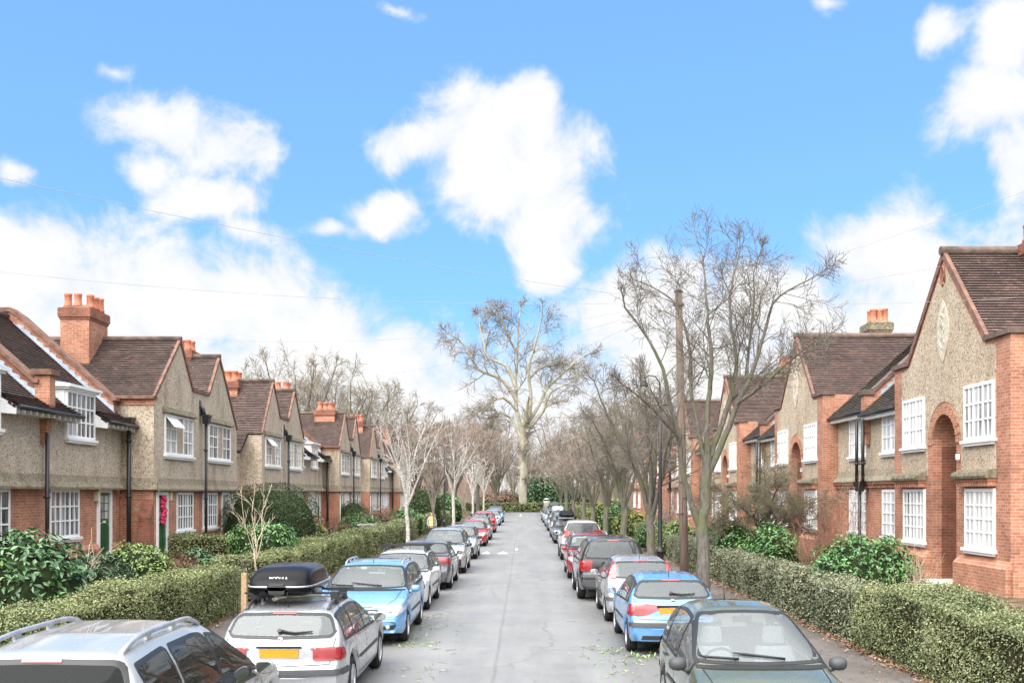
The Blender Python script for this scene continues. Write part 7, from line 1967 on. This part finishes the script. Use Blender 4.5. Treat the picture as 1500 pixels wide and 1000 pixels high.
# ---------------- man in a yellow vest
def person(X, Y, z0, rz):
    root = empty('person', (X, Y, z0), rz); tag(root, 'man in a yellow hi-vis vest walking on the left pavement', 'person')
    def skin(name, joints, edges, mat, sub=2, par=root):
        me = bpy.data.meshes.new(name); me.from_pydata([j[0] for j in joints], edges, []); me.materials.append(mat)
        o = link(name, me, par); md = o.modifiers.new('Skin', 'SKIN'); md.use_smooth_shade = True
        sv = me.skin_vertices[0].data
        for i, j in enumerate(joints): sv[i].radius = j[1] if isinstance(j[1], tuple) else (j[1], j[1]); sv[i].use_root = (i == 0)
        s_ = o.modifiers.new('Sub', 'SUBSURF'); s_.levels = s_.render_levels = sub; return o
    skinm = simple('skin', (.55, .34, .25), .55); tro = simple('dark_trousers', (.03, .035, .05), .85); slv = simple('grey_sweatshirt', (.30, .31, .33), .9)
    vest = simple('yellow_hi_vis', (.75, .78, .06), .6); band = simple('silver_band', (.7, .7, .68), .4)
    J = [((0, 0, .92), (.15, .10)), ((0, 0, 1.08), (.145, .10)), ((0, 0, 1.28), (.165, .11)), ((0, 0, 1.42), (.13, .09)), ((0, .01, 1.50), .055), ((0, .02, 1.56), .06), ((0, .02, 1.66), (.075, .09)), ((0, .015, 1.73), (.055, .07)),
         ((.19, 0, 1.40), .06), ((.25, .02, 1.14), .045), ((.23, .14, .92), .034), ((-.19, 0, 1.40), .06), ((-.25, -.02, 1.14), .045), ((-.24, .06, .90), .034),
         ((.09, 0, .84), .085), ((.10, .14, .48), .06), ((.10, .08, .09), .042), ((.10, .20, .04), .035), ((-.09, 0, .84), .085), ((-.10, -.03, .48), .06), ((-.10, -.20, .12), .042), ((-.10, -.10, .04), .035)]
    E = [(0, 1), (1, 2), (2, 3), (3, 4), (4, 5), (5, 6), (6, 7), (3, 8), (8, 9), (9, 10), (3, 11), (11, 12), (12, 13), (0, 14), (14, 15), (15, 16), (16, 17), (0, 18), (18, 19), (19, 20), (20, 21)]
    skin('body', J, E, skinm)
    skin('trousers', [((0, 0, .95), (.165, .12)), ((.092, 0, .84), .105), ((.10, .14, .48), .08), ((.10, .085, .11), .06), ((-.092, 0, .84), .105), ((-.10, -.03, .48), .08), ((-.10, -.19, .14), .06)], [(0, 1), (1, 2), (2, 3), (0, 4), (4, 5), (5, 6)], tro)
    skin('sweatshirt', [((0, 0, 1.3), (.165, .115)), ((0, 0, 1.43), (.14, .10)), ((.19, 0, 1.40), .075), ((.25, .02, 1.14), .06), ((.235, .12, .95), .045), ((-.19, 0, 1.40), .075), ((-.25, -.02, 1.14), .06), ((-.24, .05, .94), .045)], [(0, 1), (1, 2), (2, 3), (3, 4), (1, 5), (5, 6), (6, 7)], slv)
    skin('vest', [((0, 0, .90), (.19, .135)), ((0, 0, 1.08), (.18, .13)), ((0, 0, 1.28), (.195, .14)), ((0, 0, 1.43), (.165, .115))], [(0, 1), (1, 2), (2, 3)], vest)
    bb = MB(); 
    for z in (1.02, 1.18): bb.lathe([(1, -.025), (1, .025)], (0, 0, 0), 20)
    bb = MB()
    for z in (1.0, 1.17):
        vs = []
        for k in range(24):
            a = 2 * PI * k / 24
            for dz in (-.028, .028): vs.append((.192 * math.cos(a), .142 * math.sin(a), z + dz))
        bb.add(vs, [(2 * k, 2 * ((k + 1) % 24), 2 * ((k + 1) % 24) + 1, 2 * k + 1) for k in range(24)], True)
    bb.build('reflective_band', band, root)
    skin('hair', [((0, .0, 1.70), (.082, .092)), ((0, 0, 1.76), (.062, .075))], [(0, 1)], simple('brown_hair', (.05, .03, .02), .8))
    for sx in (1, -1):
        for k in range(5):
            hx, hy, hz = (sx * .232, .15 if sx > 0 else .065, .885)
            m = MB(); o0 = (k - 1.6) * .018 if k < 4 else .035
            l = (.07, .085, .08, .065, .05)[k]
            m.tube([(hx, hy + o0, hz), (hx + sx * .004, hy + o0 * 1.05, hz - l * .6), (hx - sx * .012, hy + o0 * 1.05, hz - l)], [.009, .008, .006], 6); m.build('finger', skinm, root)
    for sx, (x, y, z) in ((1, (.10, .13, .045)), (-1, (-.10, -.14, .06))):
        m = MB(); m.lathe([(.001, -.045), (.05, -.04), (.055, 0), (.045, .05), (.03, .07)], (x, y, z), 10); m.build('shoe', M['rubber'], root)
    return root
person(X_at(632.5, 59), 59, .11, PI + .3)

# ---------------- sky, light, camera
w = bpy.data.worlds.new('World'); scene.world = w; w.use_nodes = True; nt = w.node_tree
for n in list(nt.nodes): nt.nodes.remove(n)
out = N(nt, 'ShaderNodeOutputWorld'); bg = N(nt, 'ShaderNodeBackground'); nt.links.new(bg.outputs[0], out.inputs[0])
bg.inputs['Strength'].default_value = .1
SUN_EL, SUN_AZ = R(46), R(218)                              # sun behind the camera, azimuth measured from +Y clockwise
sky = N(nt, 'ShaderNodeTexSky', sky_type='NISHITA', sun_disc=False, sun_elevation=SUN_EL, sun_rotation=SUN_AZ)
sky.air_density = 1.0; sky.dust_density = .3; sky.ozone_density = 2.0
tc = N(nt, 'ShaderNodeTexCoord'); sp = N(nt, 'ShaderNodeSeparateXYZ'); nt.links.new(tc.outputs['Generated'], sp.inputs[0])
def mth(op, a, b=None, c=None):
    n = N(nt, 'ShaderNodeMath', operation=op)
    for i, v in enumerate((a, b, c)):
        if v is None: continue
        if isinstance(v, (int, float)): n.inputs[i].default_value = v
        else: nt.links.new(v, n.inputs[i])
    return n.outputs[0]
az = mth('ARCTAN2', sp.outputs['X'], sp.outputs['Y']); el = mth('ARCSINE', sp.outputs['Z'])
cv = N(nt, 'ShaderNodeCombineXYZ'); nt.links.new(az, cv.inputs['X']); nt.links.new(el, cv.inputs['Y'])
def fbm(vec, scale, detail, rough, dist=0.0):
    n = N(nt, 'ShaderNodeTexNoise'); n.inputs['Scale'].default_value = scale; n.inputs['Detail'].default_value = detail; n.inputs['Roughness'].default_value = rough; n.inputs['Distortion'].default_value = dist
    nt.links.new(vec, n.inputs['Vector']); return n
wn = fbm(cv.outputs[0], 7, 4, .55)
off = N(nt, 'ShaderNodeVectorMath', operation='MULTIPLY_ADD'); nt.links.new(wn.outputs['Color'], off.inputs[0]); off.inputs[1].default_value = (.07, .06, 0); nt.links.new(cv.outputs[0], off.inputs[2])
sub = N(nt, 'ShaderNodeVectorMath', operation='SUBTRACT'); nt.links.new(off.outputs[0], sub.inputs[0]); sub.inputs[1].default_value = (.035, .03, 0)
wv = sub.outputs[0]
BL = [(698, 200, 108, 70), (770, 160, 60, 58), (780, 240, 98, 78), (808, 330, 62, 70), (805, 395, 48, 34), (606, 215, 52, 34), (720, 280, 80, 50), (555, 315, 70, 36, .3), (478, 342, 55, 24, .45),
      (160, 93, 70, 28, .75), (235, 172, 112, 46, .2), (335, 212, 88, 48, .15), (225, 240, 66, 44, .4), (325, 292, 92, 46, .25), (375, 345, 60, 44, .35),
      (50, 385, 160, 85), (180, 450, 220, 90), (345, 450, 150, 85), (460, 510, 130, 70), (20, 245, 50, 32, .4), (570, 550, 130, 75), (250, 580, 460, 120), (620, 600, 130, 80), (60, 500, 260, 120),
      (1372, 58, 54, 36, .3), (1480, 55, 55, 60), (1450, 165, 90, 62), (1490, 240, 55, 62), (1300, 375, 95, 72), (1430, 410, 170, 85), (1360, 490, 340, 140), (955, 450, 150, 66), (1110, 440, 110, 62), (1010, 550, 250, 120), (1210, 12, 44, 26, .75), (570, 4, 80, 20, .8),
      (1700, 300, 160, 120), (-200, 380, 200, 120), (-250, 120, 130, 60), (1750, 60, 140, 40)]
acc = None
for (px, py, rx_, ry_, *wk) in BL:
    a = math.atan((px - VX) / F_PX); e = math.atan2(VY - py, math.hypot(F_PX, px - VX)); k = math.cos(a)
    s1 = N(nt, 'ShaderNodeVectorMath', operation='SUBTRACT'); nt.links.new(wv, s1.inputs[0]); s1.inputs[1].default_value = (a, e, 0)
    s2 = N(nt, 'ShaderNodeVectorMath', operation='MULTIPLY'); nt.links.new(s1.outputs[0], s2.inputs[0]); s2.inputs[1].default_value = (F_PX / (rx_ * k * k), F_PX / (ry_ * k), 0)
    s3 = N(nt, 'ShaderNodeVectorMath', operation='LENGTH'); nt.links.new(s2.outputs[0], s3.inputs[0])
    dist = mth('ADD', s3.outputs['Value'], wk[0]) if wk else s3.outputs['Value']
    acc = dist if acc is None else mth('SMOOTH_MIN', acc, dist, .25)
f1 = fbm(cv.outputs[0], 13, 10, .62, .3); f2 = fbm(cv.outputs[0], 3.2, 6, .55)
dens = mth('ADD', mth('SUBTRACT', 1.0, acc), mth('MULTIPLY', mth('SUBTRACT', f1.outputs['Fac'], .43), 2.5))
low = mth('MULTIPLY', mth('SUBTRACT', .15, el), 9.0)         # a bank of cloud low on the horizon
dens = mth('MAXIMUM', dens, low)
high = mth('MULTIPLY', mth('SUBTRACT', el, .58), 4.0)        # thick bright cloud overhead, unseen, added to light the street
high = mth('ADD', high, mth('MULTIPLY', mth('SUBTRACT', f2.outputs['Fac'], .5), 2.0))
back = mth('ADD', mth('MULTIPLY', mth('SUBTRACT', 0.0, sp.outputs['Y']), 2.0), mth('MULTIPLY', mth('SUBTRACT', f2.outputs['Fac'], .5), 2.5))  # unseen cloud behind the camera, added as fill light
dens = mth('MAXIMUM', dens, mth('MAXIMUM', high, back))
mr = N(nt, 'ShaderNodeMapRange', interpolation_type='SMOOTHSTEP'); nt.links.new(dens, mr.inputs[0]); mr.inputs[1].default_value = -.14; mr.inputs[2].default_value = .56
# cloud brightness: soft grey-lavender bellies, unseen cloud overhead, behind and near the sun boosted to light the street
shade = ramp(nt, mth('ADD', mth('MULTIPLY', f1.outputs['Fac'], .5), mth('MULTIPLY', dens, .28)), [(.2, (.74, .82, .96)), (.37, (.88, .91, .98)), (.54, (1, 1, 1.0))])
sd = N(nt, 'ShaderNodeVectorMath', operation='DOT_PRODUCT'); nt.links.new(tc.outputs['Generated'], sd.inputs[0]); sd.inputs[1].default_value = (math.sin(SUN_AZ) * math.cos(SUN_EL), math.cos(SUN_AZ) * math.cos(SUN_EL), math.sin(SUN_EL))
mo = N(nt, 'ShaderNodeMapRange', interpolation_type='SMOOTHSTEP'); nt.links.new(sd.outputs['Value'], mo.inputs[0]); mo.inputs[1].default_value = .3; mo.inputs[2].default_value = 1.0; mo.inputs[3].default_value = 0.0; mo.inputs[4].default_value = CLOUD_TOP
me_ = N(nt, 'ShaderNodeMapRange', interpolation_type='SMOOTHSTEP'); nt.links.new(mth('MULTIPLY_ADD', sp.outputs['Y'], -.5, el), me_.inputs[0]); me_.inputs[1].default_value = .42; me_.inputs[2].default_value = .95; me_.inputs[3].default_value = 1.0; me_.inputs[4].default_value = 2.9
mb_ = N(nt, 'ShaderNodeMapRange', interpolation_type='SMOOTHSTEP'); nt.links.new(mth('ADD', el, mth('MULTIPLY', mth('MAXIMUM', sp.outputs['Y'], 0.0), 2.0)), mb_.inputs[0]); mb_.inputs[1].default_value = .0; mb_.inputs[2].default_value = .45; mb_.inputs[3].default_value = .55; mb_.inputs[4].default_value = 1.0  # low sky behind the camera dimmed to darken reflections
cs = N(nt, 'ShaderNodeVectorMath', operation='SCALE'); nt.links.new(shade, cs.inputs[0]); nt.links.new(mth('MULTIPLY', mth('MULTIPLY', mth('ADD', mo.outputs[0], me_.outputs[0]), mb_.outputs[0]), CLOUD_GAIN), cs.inputs['Scale'])
tint = N(nt, 'ShaderNodeMix', data_type='RGBA', blend_type='MULTIPLY'); tint.inputs['Factor'].default_value = 1; nt.links.new(sky.outputs[0], tint.inputs['A']); tint.inputs['B'].default_value = SKY_TINT
mxs = N(nt, 'ShaderNodeMix', data_type='RGBA'); pale = N(nt, 'ShaderNodeMix', data_type='RGBA'); pale.inputs['Factor'].default_value = .6; nt.links.new(tint.outputs['Result'], pale.inputs['A']); pale.inputs['B'].default_value = (1.27, 2.62, 4.6, 1)
nt.links.new(mr.outputs[0], mxs.inputs['Factor']); nt.links.new(pale.outputs['Result'], mxs.inputs['A']); nt.links.new(cs.outputs[0], mxs.inputs['B'])
nt.links.new(mxs.outputs['Result'], bg.inputs['Color'])

sl = bpy.data.lights.new('Sun', 'SUN'); sl.energy = SUN_E; sl.angle = R(46); sl.color = (1, .96, .90)
so = bpy.data.objects.new('Sun', sl); COL.objects.link(so)
dvec = Vector((math.sin(SUN_AZ) * math.cos(SUN_EL), math.cos(SUN_AZ) * math.cos(SUN_EL), math.sin(SUN_EL)))
so.rotation_euler = (-dvec).to_track_quat('-Z', 'Y').to_euler(); so.location = (0, -5, 30)
cam = bpy.data.cameras.new('Camera'); cam.lens = 36; cam.sensor_width = 36; cam.sensor_fit = 'HORIZONTAL'
cam.shift_x = (750 - VX) / 1500; cam.shift_y = (VY - 500) / 1500; cam.clip_start = .05; cam.clip_end = 4000
co = bpy.data.objects.new('Camera', cam); COL.objects.link(co); co.location = (0, 0, CH); co.rotation_euler = (PI / 2, 0, 0); scene.camera = co
scene.view_settings.view_transform = 'Standard'; scene.view_settings.look = 'None'; scene.view_settings.exposure = EXPO; scene.view_settings.gamma = 1
scene.cycles.use_denoising = True
scene.cycles.max_bounces = 6; scene.cycles.diffuse_bounces = 3; scene.cycles.transparent_max_bounces = 16
scene.cycles.sample_clamp_indirect = 6
